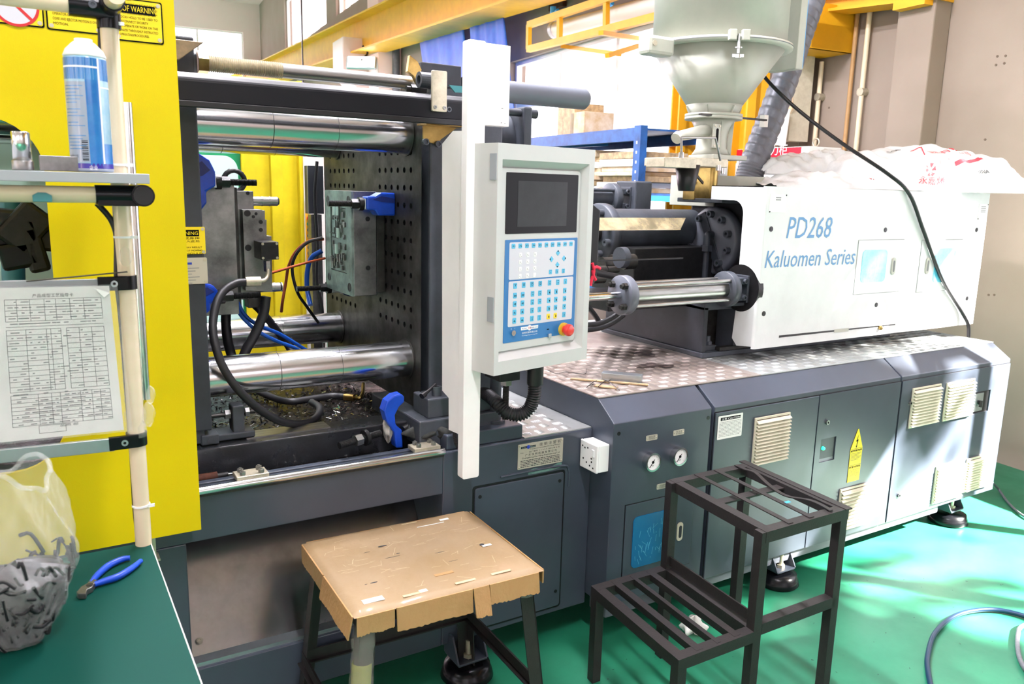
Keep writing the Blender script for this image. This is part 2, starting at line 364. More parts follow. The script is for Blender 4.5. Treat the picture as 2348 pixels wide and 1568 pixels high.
def window(n, put, a0, a1, z0, z1, nv, nh=None, side=0):
    """put(a, t, z): t is the depth in the wall; frame, mullions and panes"""
    root = bpy.data.objects.new('window_%d' % n, None); COL.objects.link(root); root['kind'] = 'structure'
    c = put((a0+a1)/2, 0, z0); root.location = c; ORG[root.name] = c
    def bx(mb, x0, x1, w0, w1, t0, t1):
        p = [put(x, t, z) for z in (w0, w1) for t in (t0, t1) for x in (x0, x1)]
        mb.add(p, [(0, 1, 3, 2), (4, 6, 7, 5), (0, 4, 5, 1), (2, 3, 7, 6), (0, 2, 6, 4), (1, 5, 7, 3)])
    f = MB(); e = .05
    bx(f, a0, a1, z0, z0+e, -.16, -.08); bx(f, a0, a1, z1-e, z1, -.16, -.08); bx(f, a0, a0+e, z0+e, z1-e, -.16, -.08); bx(f, a1-e, a1, z0+e, z1-e, -.16, -.08)
    f.build('window_frame', 'frame_white', root)
    xs = [a0+(a1-a0)*k/nv for k in range(nv+1)]
    zz = [z0, z1] if nh is None else [z0, nh, z1]
    for x in xs[1:-1]:
        m = MB(); bx(m, x-.03, x+.03, z0+e, z1-e, -.155, -.085); m.build('mullion', 'frame_white', root)
    if nh:
        m = MB(); bx(m, a0+e, a1-e, nh-.04, nh+.04, -.15, -.09); m.build('transom', 'frame_white', root)
    for i in range(nv):
        for j in range(len(zz)-1):
            m = MB(); m.add([put(xs[i]+.01, -.12, zz[j]+.01), put(xs[i+1]-.01, -.12, zz[j]+.01), put(xs[i+1]-.01, -.12, zz[j+1]-.01), put(xs[i]+.01, -.12, zz[j+1]-.01)], [(0, 1, 2, 3)])
            m.build('pane', 'pane', root)
    return root
rp = lambda a, t, z: bw(a, t, z)
window(1, rp, *RW[0], 3, 2.75); window(2, rp, *RW[1], 3, 2.77); window(3, rp, *RW[2], 4, 2.77)
window(4, rp, *RW[3], 5); window(5, rp, *RW[4], 5); window(6, rp, *RW[5], 4)
ep = lambda a, t, z: bw(A1-t, a, z)
for i, h in enumerate(EW): window(7+i, ep, *h, 3)
lp = lambda a, t, z: bw(a, D1-t, z)
for i, h in enumerate(LW): window(9+i, lp, *h, 3, 3.2)
fp = lambda a, t, z: bw(A0+t, a, z)
for i, h in enumerate(FW): window(12+i, fp, *h, 3, 3.2)
b = MB(BM); b.box((-2.7, 1.2, 3.9), (-.24, 13.5, 3.98)); struct(b.build('sun_block_canopy', 'wall_white'))  # unseen canopy added outside to keep direct sun out of the far windows
b = MB(BM); b.box((-2.3, A0, 7.72), (-.24, A1, 7.85)); struct(b.build('sun_block_eave', 'wall_white'))  # unseen roof overhang added to keep direct sun out of the upper windows
# piers of the right wall
b = MB(BM); b.box((0, .72, 0), (.16, 1.0, ZC)); struct(b.build('trim_1', 'wall_pink', bev=.01))
b = MB(BM); b.box((0, 1.86, 0), (.1, 2.35, ZC)); struct(b.build('trim_2', 'wall_pink', bev=.01))
b = MB(BM); b.box((0, 12.2, 0), (.45, 12.9, 5.2)); struct(b.build('trim_3', 'wall_white', bev=.01))
b = MB(BM); b.box((-.01, A0, 0), (.006, A1, .0)); 
# holes left by wall plugs
b = MB()
for px, py in [(2287, 129), (2306, 128), (2284, 149), (2303, 145), (2259, 320), (1919, 79), (1911, 124), (1901, 247), (2267, 676), (2280, 676), (2120, 700)]:
    q = PW(px, py, 0); b.cyl(q-ND*.002, q+ND*.003, .0075, n=8)
struct(b.build('trim_4', 'vent_dark'))
# ---- vertical pipes on the wall
for k, (px0, px1, m, lab) in enumerate([((1993, 20), (1966, 330), 'pipe_beige', 'thin beige pipe running down the wall beside the square pier'), ((1886, 120), (1868, 330), 'pipe_beige', 'thin beige pipe running down the wall under the yellow bracket')]):
    a, z = AW(*px0, .04); a2, z2 = AW(*px1, .04); am = (a+a2)/2
    t = thing('wall_pipe', lab, 'pipe', bw(am, .04, 0), 'pipes on the right wall')
    MB().cyl(bw(am, .04, 0), bw(am, .04, 7.8 if k == 0 else 2.66), .018, n=12).build('pipe', m, t)
    for z in (1.0, 2.4): MB().cyl(bw(am, .0, z), bw(am, .06, z), .03, n=10).build('clip', 'zinc', t)
a, z = AW(1972, 300, .02)
t = tag(MB().cyl(bw(1.46, .03, 0), bw(1.46, .03, 6), .016, n=10).build('wall_conduit', 'cardboard_side'), 'rust coloured conduit running down the wall left of the beige pipe', 'pipe')
# ---- crane runway beam high up
def obj_beam(p, q, h, w, name, lab, m, cat='beam', fl=.03):
    t = thing(name, lab, cat, (V(p)+V(q))/2)
    MB().bar(p, q, .03, h).build('web', m, t)
    MB().bar(V(p)+V((0, 0, h/2)), V(q)+V((0, 0, h/2)), w, fl).build('flange', m, t); MB().bar(V(p)-V((0, 0, h/2)), V(q)-V((0, 0, h/2)), w, fl).build('flange', m, t)
    return t
pa, pb = PW(541, 195, .55), PW(1130, -30, .55); dd = (pb-pa)
t = obj_beam(pa-dd*.25, pb+dd*.55, .62, .5, 'crane_beam', 'long yellow crane runway beam with a rusty rail high on the wall', 'crane_yellow')
MB().bar(pa-dd*.25+V((0, 0, .36)), pb+dd*.55+V((0, 0, .36)), .12, .07).build('rail', 'rust', t)
# white concrete corbels carrying it
for k, (px, py) in enumerate([(860, 150)]):
    q = PW(px, py, .2); a, z = (q-W0).dot(UA), q.z
    b = MB(BM); b.prism([(0, z-1.3), (.75, z-.1), (.75, z+.45), (0, z+.45)], 'y', a-.35, a+.35) if False else None
    M2 = BM; b = MB(M2); b.add([(x, y, zz) for y in (a-.4, a+.4) for x, zz in ((0, z-1.3), (.95, z-.2), (.95, z+.42), (0, z+.42))], [(0, 1, 2, 3), (7, 6, 5, 4), (0, 4, 5, 1), (1, 5, 6, 2), (2, 6, 7, 3), (3, 7, 4, 0)])
    tag(b.build('corbel', 'wall_white', bev=.02), 'white concrete bracket under the long yellow crane beam', 'bracket')
# grey drain pipe beside the bracket
q = PW(908, 130, .12); tag(MB().cyl((q.x, q.y, 0), (q.x, q.y, q.z+.35), .07, n=14).build('drain_pipe', 'duct'), 'grey drain pipe on the wall beside the white bracket', 'pipe')
# flood lamp
q = PW(828, 142, .75); t = thing('flood_lamp', 'small silver flood lamp hanging under the crane beam', 'lamp', q)
M3 = frame(q, (.8, -.5, 0), (.2, .3, .9)); MB(M3).box((-.28, -.12, -.08), (.28, .12, 0)).build('housing', 'alu', t, bev=.02)
MB(M3).box((-.25, -.1, .0), (.25, .1, .012)).build('lens', 'lamp_white', t)
MB().tube([q+V((0, 0, .02)), q+V((.15, .05, .18)), q+V((.05, .05, .3))], .02, sub=3).build('bracket', 'black', t)
# ---- upper yellow walkway frame in front of the window
def seg(name, root, pts, s=.05, m='crane_yellow', d=.9):
    for p, q in pts: MB().bar(p, q, s, s).build(name, m, root)
g = [PW(1212, 113, .55), PW(1499, 40, .55), PW(1213, 57, .55), PW(1499, -38, .55)]
ex = (g[1]-g[0])*.6
t = thing('walkway_frame', 'yellow welded steel frame hanging in front of the bright window', 'frame', g[0])
for p, q in ((g[0], g[1]+ex), (g[2], g[3]+(g[3]-g[2])*.6)): MB().bar(p, q, .06, .07).build('rail', 'crane_yellow', t)
for f_ in (0, .3, .68, 1.1): MB().bar(g[0].lerp(g[1], f_), g[2].lerp(g[3], f_), .05, .05).build('upright', 'crane_yellow', t)
h0, h1 = PW(1378, 75, .9), PW(1460, 88, .15); k0, k1 = PW(1392, 128, .75), PW(1465, 105, .25)
for p, q in ((h0, h1), (k0, k1), (PW(1290, 106, .4), PW(1420, 124, .4))): MB().bar(p, q, .05, .04).build('cross_bar', 'crane_yellow', t)
# white pipe with its end cap behind the frame, blue valves
p, q = PW(1275, 68, .35), PW(1500, 12, .35)
t = thing('white_duct', 'fat white pipe behind the yellow walkway frame', 'duct', p); MB().cyl(p, q+(q-p)*.6, .085, n=20).build('pipe', 'frame_white', t); MB().cyl(p-(q-p).normalized()*.03, p+(q-p).normalized()*.03, .1, n=20).build('end_cap', 'panel_lilac', t)
for px, py, l in [(1268, 28, 'bright blue valve handle left of the walkway frame'), (1390, 12, 'bright blue valve handle above the walkway frame')]:
    q = PW(px, py, .25); t = thing('valve_handle', l, 'valve', q, 'blue valves under the ceiling pipes')
    MB().cyl(q-UA*.12, q+UA*.12+V((0, 0, -.06)), .022, n=10).build('lever', 'shelf_lightblue', t); MB().cyl(q-V((0, 0, .05)), q+V((0, 0, .06)), .035, n=10).build('body', 'shelf_lightblue', t)
q = PW(1285, 5, 0); tag(MB(BM).box((0, AW(1300, 5)[0], q.z-.08), (.06, AW(1268, 5)[0], q.z+.2)).build('junction_box', 'rust', bev=.005), 'small brown box on the wall above the blue valve handle', 'box')
# ---- blue hanging tarpaulins
def sheet(name, c4, m, lab, cat, n=18, amp=.03, group=None, th=.006):
    a, b_, c, d = [V(x) for x in c4]; nn = (b_-a).cross(d-a).normalized()
    f = lambda u, v: a.lerp(b_, u).lerp(d.lerp(c, u), v)+nn*(amp*sin(u*17+2*sin(v*4))+amp*.5*sin(u*41+v*7))
    return tag(MB().grid(f, n*2, n).build(name, m, solid=th), lab, cat, group)
sheet('tarpaulin', (PW(938, -60, .3), PW(1052, -60, .3), PW(1085, 300, .3), PW(985, 250, .3)), 'curtain', 'blue tarpaulin hanging left of the white wall strip', 'tarpaulin', amp=.008, group='blue tarpaulins on the far wall')
sheet('tarpaulin', (PW(1068, -60, .32), PW(1145, -60, .32), PW(1180, 260, .32), PW(1092, 300, .32)), 'curtain', 'blue tarpaulin hanging behind the top of the white pillar', 'tarpaulin', amp=.008, group='blue tarpaulins on the far wall')
p, q = PW(1008, 14, .5), PW(1085, 40, .25)
tag(MB().bar(p, q, .06, .05).build('bracket_arm', 'crane_yellow'), 'short yellow arm sticking out under the crane beam', 'bracket')
# ---- yellow crane columns and jib
def ycol(px0, px1, py, d, w, lab, ztop=None):
    a, _ = AW((px0+px1)/2, py, d); a0, _ = AW(px1, py, d); a1, _ = AW(px0, py, d); s_ = (a1-a0)
    t = thing('crane_column', lab, 'column', bw(a, d, 0), 'yellow crane columns')
    zt = ztop or 3.4; h = s_/2
    MB(BM).box((d-.02, a-h, 0), (d+.02, a+h, zt)).build('web', 'crane_yellow', t)
    MB(BM).box((d-.1, a-h, 0), (d+.1, a-h+.02, zt)).build('flange', 'crane_yellow', t); MB(BM).box((d-.1, a+h-.02, 0), (d+.1, a+h, zt)).build('flange', 'crane_yellow', t)
    MB(BM).box((d-.14, a-h-.05, 0), (d+.14, a+h+.05, .02)).build('base_plate', 'crane_yellow', t)
    return t
ycol(1700, 1736, 260, .42, .2, 'yellow steel column standing right of the hopper')
ycol(1556, 1576, 300, .42, .2, 'yellow steel column standing left of the hopper neck')
a0, z0 = AW(1908, 20, .25); a1, z1 = AW(1862, 115, .25); 
t = thing('crane_bracket', 'yellow steel bracket bolted to the wall beside the grey duct hose', 'bracket', bw((a0+a1)/2, .25, z1))
MB(BM).box((0, a0, z1-.02), (.45, a0+.03, z0+.03)).build('plate', 'crane_yellow', t); MB(BM).box((0, a0, z1-.02), (.42, a1+.15, z1+.16)).build('shelf_beam', 'crane_yellow', t, bev=.004)
MB(BM).box((.38, a0, z0-.05), (.45, a1+.25, z0+.02)).build('top_rail', 'crane_yellow', t)
p, q = PW(1890, 14, .2), PW(2170, -22, .1)
t = obj_beam(p, q, .1, .2, 'jib_beam', 'yellow beam along the top of the wall above the pipes', 'crane_yellow', fl=.02)
MB(BM).box((.0, .74, PW(2130, 12, .1).z-.02), (.24, .98, PW(2130, 12, .1).z+.25)).build('wall_shoe', 'crane_yellow', t)
# ---- red-topped power cabinet
a0, zt = AW(1850, 335, .45); a1, _ = AW(1655, 335, .45); zb = AW(1840, 358, .45)[1]
t = thing('power_cabinet', 'pale electrical cabinet with a red sign strip against the wall', 'cabinet', bw((a0+a1)/2, .3, 0))
MB(BM).box((.12, a0-.02, 0), (.45, a1, zt)).build('body', 'white', t, bev=.006)
s_ = MB(BM).box((.45, a0+.05, zb), (.456, a1-.01, zt-.004)).build('sign_strip', 'sign_red', t)
am = AW(1779, 345, .45)[0]
text('动力柜', frame(bw(am+.14, .4575, zb+.02), -UA, (0, 0, 1)), .085, 'key_white', s_, w=.26)
MB(BM).box((.45, a0+.04, .1), (.457, a0+.42, zb-.04)).build('door', 'white', t, bev=.003); MB(BM).box((.45, a0+.44, .1), (.457, a1-.04, zb-.04)).build('door', 'white', t, bev=.003)
MB(BM).cyl(bw(a0+.0, .3, zt)+V((0, 0, 0)), bw(a0, .3, zt)+V((0, 0, .01)), .01) if False else None
q = bw(a0+.06, .3, zt+.035); MB().tube([q+UA*.03*cos(i*pi/6)+V((0, 0, .03*sin(i*pi/6))) for i in range(13)], .007, n=6, sub=1).build('lifting_eye', 'zinc', t)
# papers and plastic sheet pinned above
pc = [PW(1745, 205, .3), PW(1812, 150, .3), PW(1818, 250, .3), PW(1772, 350, .3)]
tag(MB().add(pc, [(0, 1, 2, 3)]).build('wall_board', 'cardboard_far', solid=.02), 'brown board leaning above the power cabinet behind the duct hose', 'board')
pc = [PW(1768, 262, .36), PW(1812, 250, .36), PW(1800, 335, .36), PW(1762, 330, .36)]
tag(MB().add(pc, [(0, 1, 2, 3)]).build('notice_sheet', 'paper_white', solid=.01), 'white notice sheet taped on the brown board', 'paper')
tag(MB(BM).box((.1, AW(1845, 150, .2)[0], 2.06), (.3, AW(1822, 150, .2)[0], 7)).build('wall_trunking', 'vent'), 'brownish square trunking on the wall right of the duct hose', 'trunking')
q = PW(1630, 330, .72); tag(MB().cyl((q.x, q.y, 0), (q.x, q.y, 2.5), .05, n=14).build('plastic_pipe', 'panel_lilac'), 'pale vertical plastic pipe between the hopper neck and yellow column', 'pipe')
# ---- blue rack with cardboard
D = 1.5; aR, zT = AW(1478, 287, D); aL = aR+3.4
t = thing('storage_rack', 'blue steel storage rack in front of the bright window', 'rack', bw((aR+aL)/2, D, 0))
for a in (aR, aL):
    for d in (D, D+.6 if False else D-.6):
        o = MB(BM).box((d-.03, a, 0), (d+.03, a+.085, zT)).build('upright', 'shelf_blue', t)
        if d == D:
            hb = MB(BM)
            for k in range(28): hb.box((d+.03, a+.035, .1+k*.07), (d+.0315, a+.05, .12+k*.07))
            hb.build('slots', 'frame_white', o, kind='stuff')
zb = AW(1400, 312, D)[1]
for d in (D, D-.6): MB(BM).box((d-.025, aR+.085, zb-.05), (d+.025, aL, zb+.03)).build('beam', 'shelf_blue', t)
MB(BM).box((D-.6, aR+.085, zb+.03), (D+.02, aL, zb+.045)).build('shelf_board', 'shelf_blue', t)
z2 = AW(1400, 445, D)[1]
for zz in (z2, .9, .35):
    for d in (D, D-.6): MB(BM).box((d-.025, aR-.9 if zz == z2 else aR+.085, zz-.04), (d+.025, aL, zz)).build('beam', 'shelf_lightblue' if zz == z2 else 'shelf_blue', t)
    MB(BM).box((D-.6, aR-.9 if zz == z2 else aR+.085, zz), (D+.02, aL, zz+.015)).build('shelf_board', 'shelf_blue', t)
for yy, aa, ab in ((322, 1290, 1600),):
    p, q = PW(aa, 335, D-.3), PW(ab, 320, D-1.1); MB().bar(p, q, .03, .035).build('brace', 'shelf_lightblue', t)
random.seed(3)
aa = aR+.12; k = 0
for st in range(4):
    z = z2+.015; wdt = .55
    for j in range(7):
        hh = random.uniform(.03, .055); o_ = random.uniform(-.04, .04)
        if z+hh > zb-.08: break
        c = ('cardboard_far', 'paper_white', 'wood', 'cardboard_far')[(j+st) % 4]
        tag(MB(BM).box((D-.5+o_, aa+o_, z), (D-.04+o_, aa+wdt+o_*.5, z+hh)).build('cardboard_stack', c, bev=.004), ['lowest', 'second', 'third', 'fourth', 'fifth', 'sixth', 'topmost'][j]+' cardboard bundle in the '+['pile nearest the hopper', 'second pile from the hopper', 'third pile from the hopper', 'pile farthest from the hopper'][st]+' on the blue rack', 'cardboard', 'flattened cardboard bundles on the blue rack'); z += hh+.002
    aa += wdt+.06
for px, w_, h_, l, m in [(1330, .3, .28, 'pale orange box standing on top of the blue rack', 'wood'), (1356, .24, .2, 'pale carton on the blue rack beside the orange box', 'cardboard_far')]:
    a = AW(px, 300, D-.3)[0]; t = tag(MB(BM).box((D-.45, a-w_/2, zb+.045), (D-.15, a+w_/2, zb+.045+h_)).build('carton', m, bev=.005), l, 'box')
# hanging black cable at the left
p = PW(690, -40, 2.2); tag(MB().tube([p+V((0, 0, 1)), p, P(693, 100, 'y', p.y) , P(695, 200, 'y', p.y), P(694, 420, 'y', p.y)], .012, sub=4).build('hanging_cable', 'black'), 'black cable hanging from the ceiling behind the threaded rod', 'cable')
# hanging battens that light the hall
for i, (a, d, _, pl_) in enumerate(LAMPS):
    t = thing('fluorescent_batten', 'white fluorescent batten hanging '+pl_, 'lamp', bw(a, d, 4.45), 'fluorescent battens under the ceiling')
    MB(BM).box((d-.05, a-.75, 4.46), (d+.05, a+.75, 4.5)).build('housing', 'frame_white', t)
    MB().cyl(bw(a-.72, d, 4.445), bw(a+.72, d, 4.445), .013, n=10).build('lamp_tube', 'lamp_white', t)
    for s_ in (-.6, .6): MB().cyl(bw(a+s_, d, 4.5), bw(a+s_, d, ZC), .004, n=6).build('hanger', 'zinc', t)
# tree outside the sunny window, its leaves dapple the sunlight
t = thing('garden_tree', 'leafy tree outside the window that dapples the sunlight', 'tree', (9.5, -3.6, 0))
MB().tube([(9.5, -3.6, -1), (9.4, -3.5, 2), (9.3, -3.6, 5)], .16, sub=4).build('trunk', 'rust', t)
random.seed(11); b = MB()
def leafblob(c, n, sp, r0, r1):
    for k in range(n):
        p = c+V((random.gauss(0, sp), random.gauss(0, sp), random.gauss(0, sp))); r = random.uniform(r0, r1); u = V((random.gauss(0, 1), random.gauss(0, 1), random.gauss(0, 1))).normalized(); v = u.orthogonal().normalized()
        b.add([p+u*r, p+v*r*.5, p-u*r, p-v*r*.5], [(0, 1, 2, 3)])
# crown shaped to block sun from the shroud and middle cabinet, sparse elsewhere
for k in range(1300):
    y = random.uniform(-6.5, .6); z = random.uniform(1.2, 8.0); dens = 1 if y < -3.95 or z > 5.8+.2*sin(y*5) else .025
    if random.random() < dens: leafblob(V((random.uniform(7.2, 8.2), y, z)), 9, .17, .07, .17)
b.build('foliage', 'leaf', t, kind='stuff')
# ================================================================ MACHINE BED AND CABINETS
YB, YC, XC = 2.22, 2.10, 1.708
def X(px, py, Y=YB): return P(px, py, 'y', Y).x
def Z(px, py, Y=YB): return P(px, py, 'y', Y).z
bed = thing('machine_bed', 'dark grey welded machine bed under the open clamping area', 'machine bed', (.3, 2.9, .1))
zr = .806; xo0, xo1 = X(430, 1300), X(1015, 1150); zo1 = Z(720, 1190); zo0 = Z(600, 1495)
# front wall with the chip opening, as welded plates
b = MB(); b.box((-1.5, YB, zo1), (xo1, YB+.06, zr)); b.build('front_beam', 'grey', bed, bev=.004)
b = MB(); b.box((xo0-.12, YB, .12), (xo0, YB+.3, zo1)); b.build('post', 'grey', bed, bev=.004)
b = MB(); b.box((xo0, YB, .12), (xo1, YB+.06, zo0)); b.build('lower_beam', 'grey', bed, bev=.004)
b = MB(); b.box((-1.5, YB, .12), (xo0-.12, YB+.02, zo1)); b.build('side_plate', 'grey', bed)
b = MB(); b.box((xo1, YB, .12), (XC, 3.55, zr)); b.build('platen_base', 'grey', bed, bev=.005)
b = MB(); b.box((-1.5, 3.5, .12), (xo1, 3.55, zr+.1)); b.build('rear_wall', 'grey_dark', bed)
b = MB(); b.box((xo0-.3, 3.1, .12), (xo1, 3.13, zr-.12)); b.build('inner_wall', 'black', bed)
# shiny chip chute
b = MB(); b.add([(xo0+.002, YB+.05, zo0+.004), (xo1-.002, YB+.05, zo0+.004), (xo1-.002, YB+.27, zo0+.36), (xo0+.002, YB+.27, zo0+.36)], [(0, 1, 2, 3)]); b.build('chute', 'mirror_steel', bed, solid=.004, label='shiny sheet steel chip chute')
b = MB(); b.box((xo0, YB+.01, zo0-.002), (xo1, YB+.05, zo0+.012)); b.build('lip', 'alu', bed)
b = MB(); b.box((xo0, YB+.27, zo0+.35), (xo1, YB+.30, zo1)); b.build('chute_shade_sheet', 'black', bed)  # black sheet stands for the shadow and dark reflection above the chute
socket_screw(bed, (xo0+.03, YB+.06, zo0+.05), (0, -.3, 1), .009, .006, 'zinc')
# access panel with its four bolts
ax0, ax1 = X(1088, 1120), X(1291, 1090); az1 = (Z(1088, 1116)+Z(1290, 1085))/2; az0 = Z(1283, 1384)
b = MB(); b.prism(rrect(ax0-.008, az0-.008, ax1+.008, az1+.008, .012), 'y', YB-.001, YB+.004); b.build('panel_gap', 'black', bed)
b = MB(); b.prism(rrect(ax0, az0, ax1, az1, .01), 'y', YB-.006, YB+.002); ap = b.build('access_panel', 'grey', bed, bev=.002)
for x, z in ((ax0+.018, az1-.03), (ax1-.018, az1-.03), (ax0+.018, az0+.06), (ax1-.018, az0+.06)): MB().cyl((x, YB-.0075, z), (x, YB-.004, z), .0065, n=12).build('bolt', 'black', ap)
# worn edge above the panel
b = MB(); b.tube([(ax0+.1, YB-.001, az1+.024), (ax1-.02, YB-.001, az1+.024), (ax1+.022, YB-.001, az1+.004), (ax1+.026, YB-.001, az1-.06)], .004, sub=5); b.build('weld_seam', 'grey', bed)
b = MB(); q0 = P(1250, 1075, 'y', YB-.001); b.grid(lambda u, v: (q0.x-.07+u*.14, YB-.0012, q0.z-.01+v*(.014+.006*sin(9*u))+.02*max(0, u-.7)), 14, 2); b.build('worn_paint', 'worn_teal', bed)
# name plate
nx0, nx1, nz0, nz1 = X(1187, 1050), X(1290, 1030), Z(1187, 1077), Z(1187, 1020)
b = MB(); b.prism(rrect(nx0, nz0, nx1, nz1, .003), 'y', YB-.002, YB+.001); np_ = b.build('name_plate', 'plate_alu', bed, label='engraved aluminium maker plate')
W_, H_ = nx1-nx0, nz1-nz0
fl = lambda x, z, d=.0025: FRONT(nx0+x, YB-d, nz0+z)
text('佳 明 注 塑 机', fl(W_*.46, H_*.83), .0125, 'ink_mid', np_, w=W_*.48)
b = MB(); b.box((nx0+W_*.06, YB-.0027, nz0+H_*.82), (nx0+W_*.38, YB-.0022, nz0+H_*.9)); b.build('logo_bar', 'ink_mid', np_)
MB().cyl((nx0+W_*.22, YB-.0022, nz0+H_*.86), (nx0+W_*.22, YB-.0030, nz0+H_*.86), H_*.075, n=20).build('logo_disc', 'logo_blue', np_)
text('KAI      MING', fl(W_*.075, H_*.835, .003), .005, 'alu', np_, w=W_*.29)
text('Programme-controlled Moulding Machine', fl(W_*.25, H_*.74), .006, 'ink_mid', np_, w=W_*.68)
text('No.        出厂编号  1 1 4 2 7  2010 年 8 月', fl(W_*.05, H_*.63), .006, 'ink_mid', np_, w=W_*.86)
text('广 东 佳 明 机 器 有 限 公 司', fl(W_*.15, H_*.5), .009, 'ink_mid', np_, w=W_*.7)
text('Guangdong Kai Ming Engineering Ltd', fl(W_*.08, H_*.4), .008, 'ink_mid', np_, w=W_*.84)
b = MB()
random.seed(5)
for k in range(5):
    x = W_*.06
    while x < W_*.93:
        l = random.uniform(.003, .011); b.box((nx0+x, YB-.0025, nz0+H_*(.31-.062*k)), (nx0+min(x+l, W_*.94), YB-.002, nz0+H_*(.31-.062*k)+.0022)); x += l+.002
b.build('small_print', 'ink_mid', np_)
for x, z in ((nx0+.006, nz0+.006), (nx1-.006, nz0+.006), (nx0+.006, nz1-.006), (nx1-.006, nz1-.006)): MB().sphere((x, YB-.002, z), .0035, 8, (1, .5, 1)).build('rivet', 'zinc', np_)
# ---- chrome gate rail with clamp blocks
rl = thing('gate_rail', 'polished steel rail the yellow gate slides on', 'rail', (.6, YB, zr))
MB().cyl((-1.4, YB-.004, zr+.006), (X(1017, 1035)+.0, YB-.004, zr+.006), .0115, n=20).build('rail', 'chrome', rl)
MB().box((-1.4, YB-.004, zr-.012), (X(1017, 1035), YB+.03, zr-.002)).build('rail_foot', 'steel_dark', rl)
for px, py in ((578, 1090), (982, 1030)):
    q = P(px, py, 'z', zr+.02); w_ = .045
    k = MB().box((q.x-w_, YB+.0, zr+.012), (q.x+w_, YB+.058, zr+.026)).build('clamp_plate', 'zinc', rl, bev=.002)
    for dx in (-.026, .026):
        for dy in (.014, .044):
            MB().hexn((q.x+dx, YB+dy, zr+.026), (q.x+dx, YB+dy, zr+.036), .0085).cyl((q.x+dx, YB+dy, zr+.036), (q.x+dx, YB+dy, zr+.039), .004, n=8).build('bolt', 'chrome_dull', k)
# ---- interior of the bed
b = MB(); b.box((-1.5, YB+.06, zr-.03), (XC-.3, YB+.085, zr+.004)); b.build('ledge', 'grey', bed, bev=.002)
b = MB(); b.box((-1.5, YB+.085, zr-.05), (1.12, YB+.16, zr-.02)); b.build('gutter', 'oily', bed)
b = MB(); b.box((-1.5, YB+.16, zr-.05), (1.12, YB+.27, zr+.07)); b.build('slideway', 'oily_grey', bed, bev=.004)
b = MB(); b.grid(lambda u, v: (-1.4+2.7*u, YB+.27+.98*v, zr+.035+.012*sin(u*31)*sin(v*13)), 40, 16); b.build('sump_floor', 'oily', bed)
# mirror strip on the slideway
b = MB(); q0, q1 = P(562, 1002, 'z', zr+.072), P(715, 978, 'z', zr+.072); b.box((q0.x, YB+.2, zr+.07), (q1.x+.05, YB+.268, zr+.074)); b.build('wear_strip', 'chrome_dull', bed)
# metal chips and plastic scraps, too many to count
random.seed(21); b = MB()
def chip(b, x, y, z, l, t=.002, up_=.4):
    a = random.uniform(0, 2*pi); e = random.uniform(-.2, up_); d = V((cos(a)*cos(e), sin(a)*cos(e), abs(sin(e)))); s_ = V((-sin(a), cos(a), random.uniform(-.5, .5))).normalized()
    p = V((x, y, z)); b.add([p, p+s_*t, p+d*l+s_*t*.4, p+d*l], [(0, 1, 2, 3)])
for k in range(900): chip(b, random.uniform(.4, 1.1), YB+.28+.65*random.random()**1.5, zr+.045+random.random()*.012, random.uniform(.004, .028), random.uniform(.001, .004))
o = b.build('steel_chips', 'glint', None, kind='stuff'); tag(o, 'shiny wet metal chips scattered over the oily sump', 'metal chips')
b = MB()
for k in range(1300):
    x = random.uniform(.38, 1.12); y = YB+.27+.75*random.random(); s_ = random.uniform(.004, .018); p = V((x, y, zr+.045)); u = V((random.gauss(0, 1), random.gauss(0, 1), random.gauss(0, .6))).normalized()*s_; v = u.cross(V((.3, .4, 1))).normalized()*s_*.5; w_ = u.cross(v).normalized()*s_*.3
    b.add([p, p+u, p+v+w_, p+w_*1.5], [(0, 1, 2), (0, 2, 3), (0, 3, 1), (1, 3, 2)])
o = b.build('plastic_scraps', 'black', None, kind='stuff'); tag(o, 'black plastic sprue scraps heaped in the oily sump', 'plastic scraps')
b = MB()
for k in range(260): chip(b, random.uniform(.3, 1.1), YB+.09+.06*random.random(), zr-.018, random.uniform(.003, .016), .0025, .1)
for k in range(200): chip(b, random.uniform(.62, .82), YB+.11+.02*random.random(), zr-.016, random.uniform(.003, .01), .003, .3)
tag(b.build('gutter_chips', 'glint', None, kind='stuff'), 'fine bright swarf lying in the gutter behind the gate rail', 'metal chips')
# stop bracket with its bolt (left in the sump)
q = P(540, 985, 'y', 2.46)
t = thing('stop_bracket', 'dark grey stop bracket with a long horizontal bolt in the sump', 'bracket', (q.x, 2.46, zr+.07))
z0 = zr+.075
MB().box((q.x-.012, 2.43, z0), (q.x+.022, 2.49, z0+.1)).build('upright', 'casting', t, bev=.004)
MB().box((q.x-.07, 2.42, z0), (q.x+.05, 2.5, z0+.02)).build('foot', 'casting', t, bev=.004)
MB().cyl((q.x-.12, 2.46, z0+.07), (q.x+.06, 2.46, z0+.07), .007, n=12).build('bolt_shank', 'steel_dark', t)
MB().hexn((q.x-.03, 2.46, z0+.07), (q.x-.014, 2.46, z0+.07), .015).build('nut', 'chrome_dull', t); MB().hexn((q.x+.03, 2.46, z0+.07), (q.x+.042, 2.46, z0+.07), .015).build('nut', 'chrome_dull', t)
MB().box((q.x-.11, 2.40, z0), (q.x-.06, 2.45, z0+.03)).cyl((q.x-.085, 2.398, z0+.012), (q.x-.085, 2.402, z0+.012), .008, n=10).build('hinge_lug', 'casting', t, bev=.003)
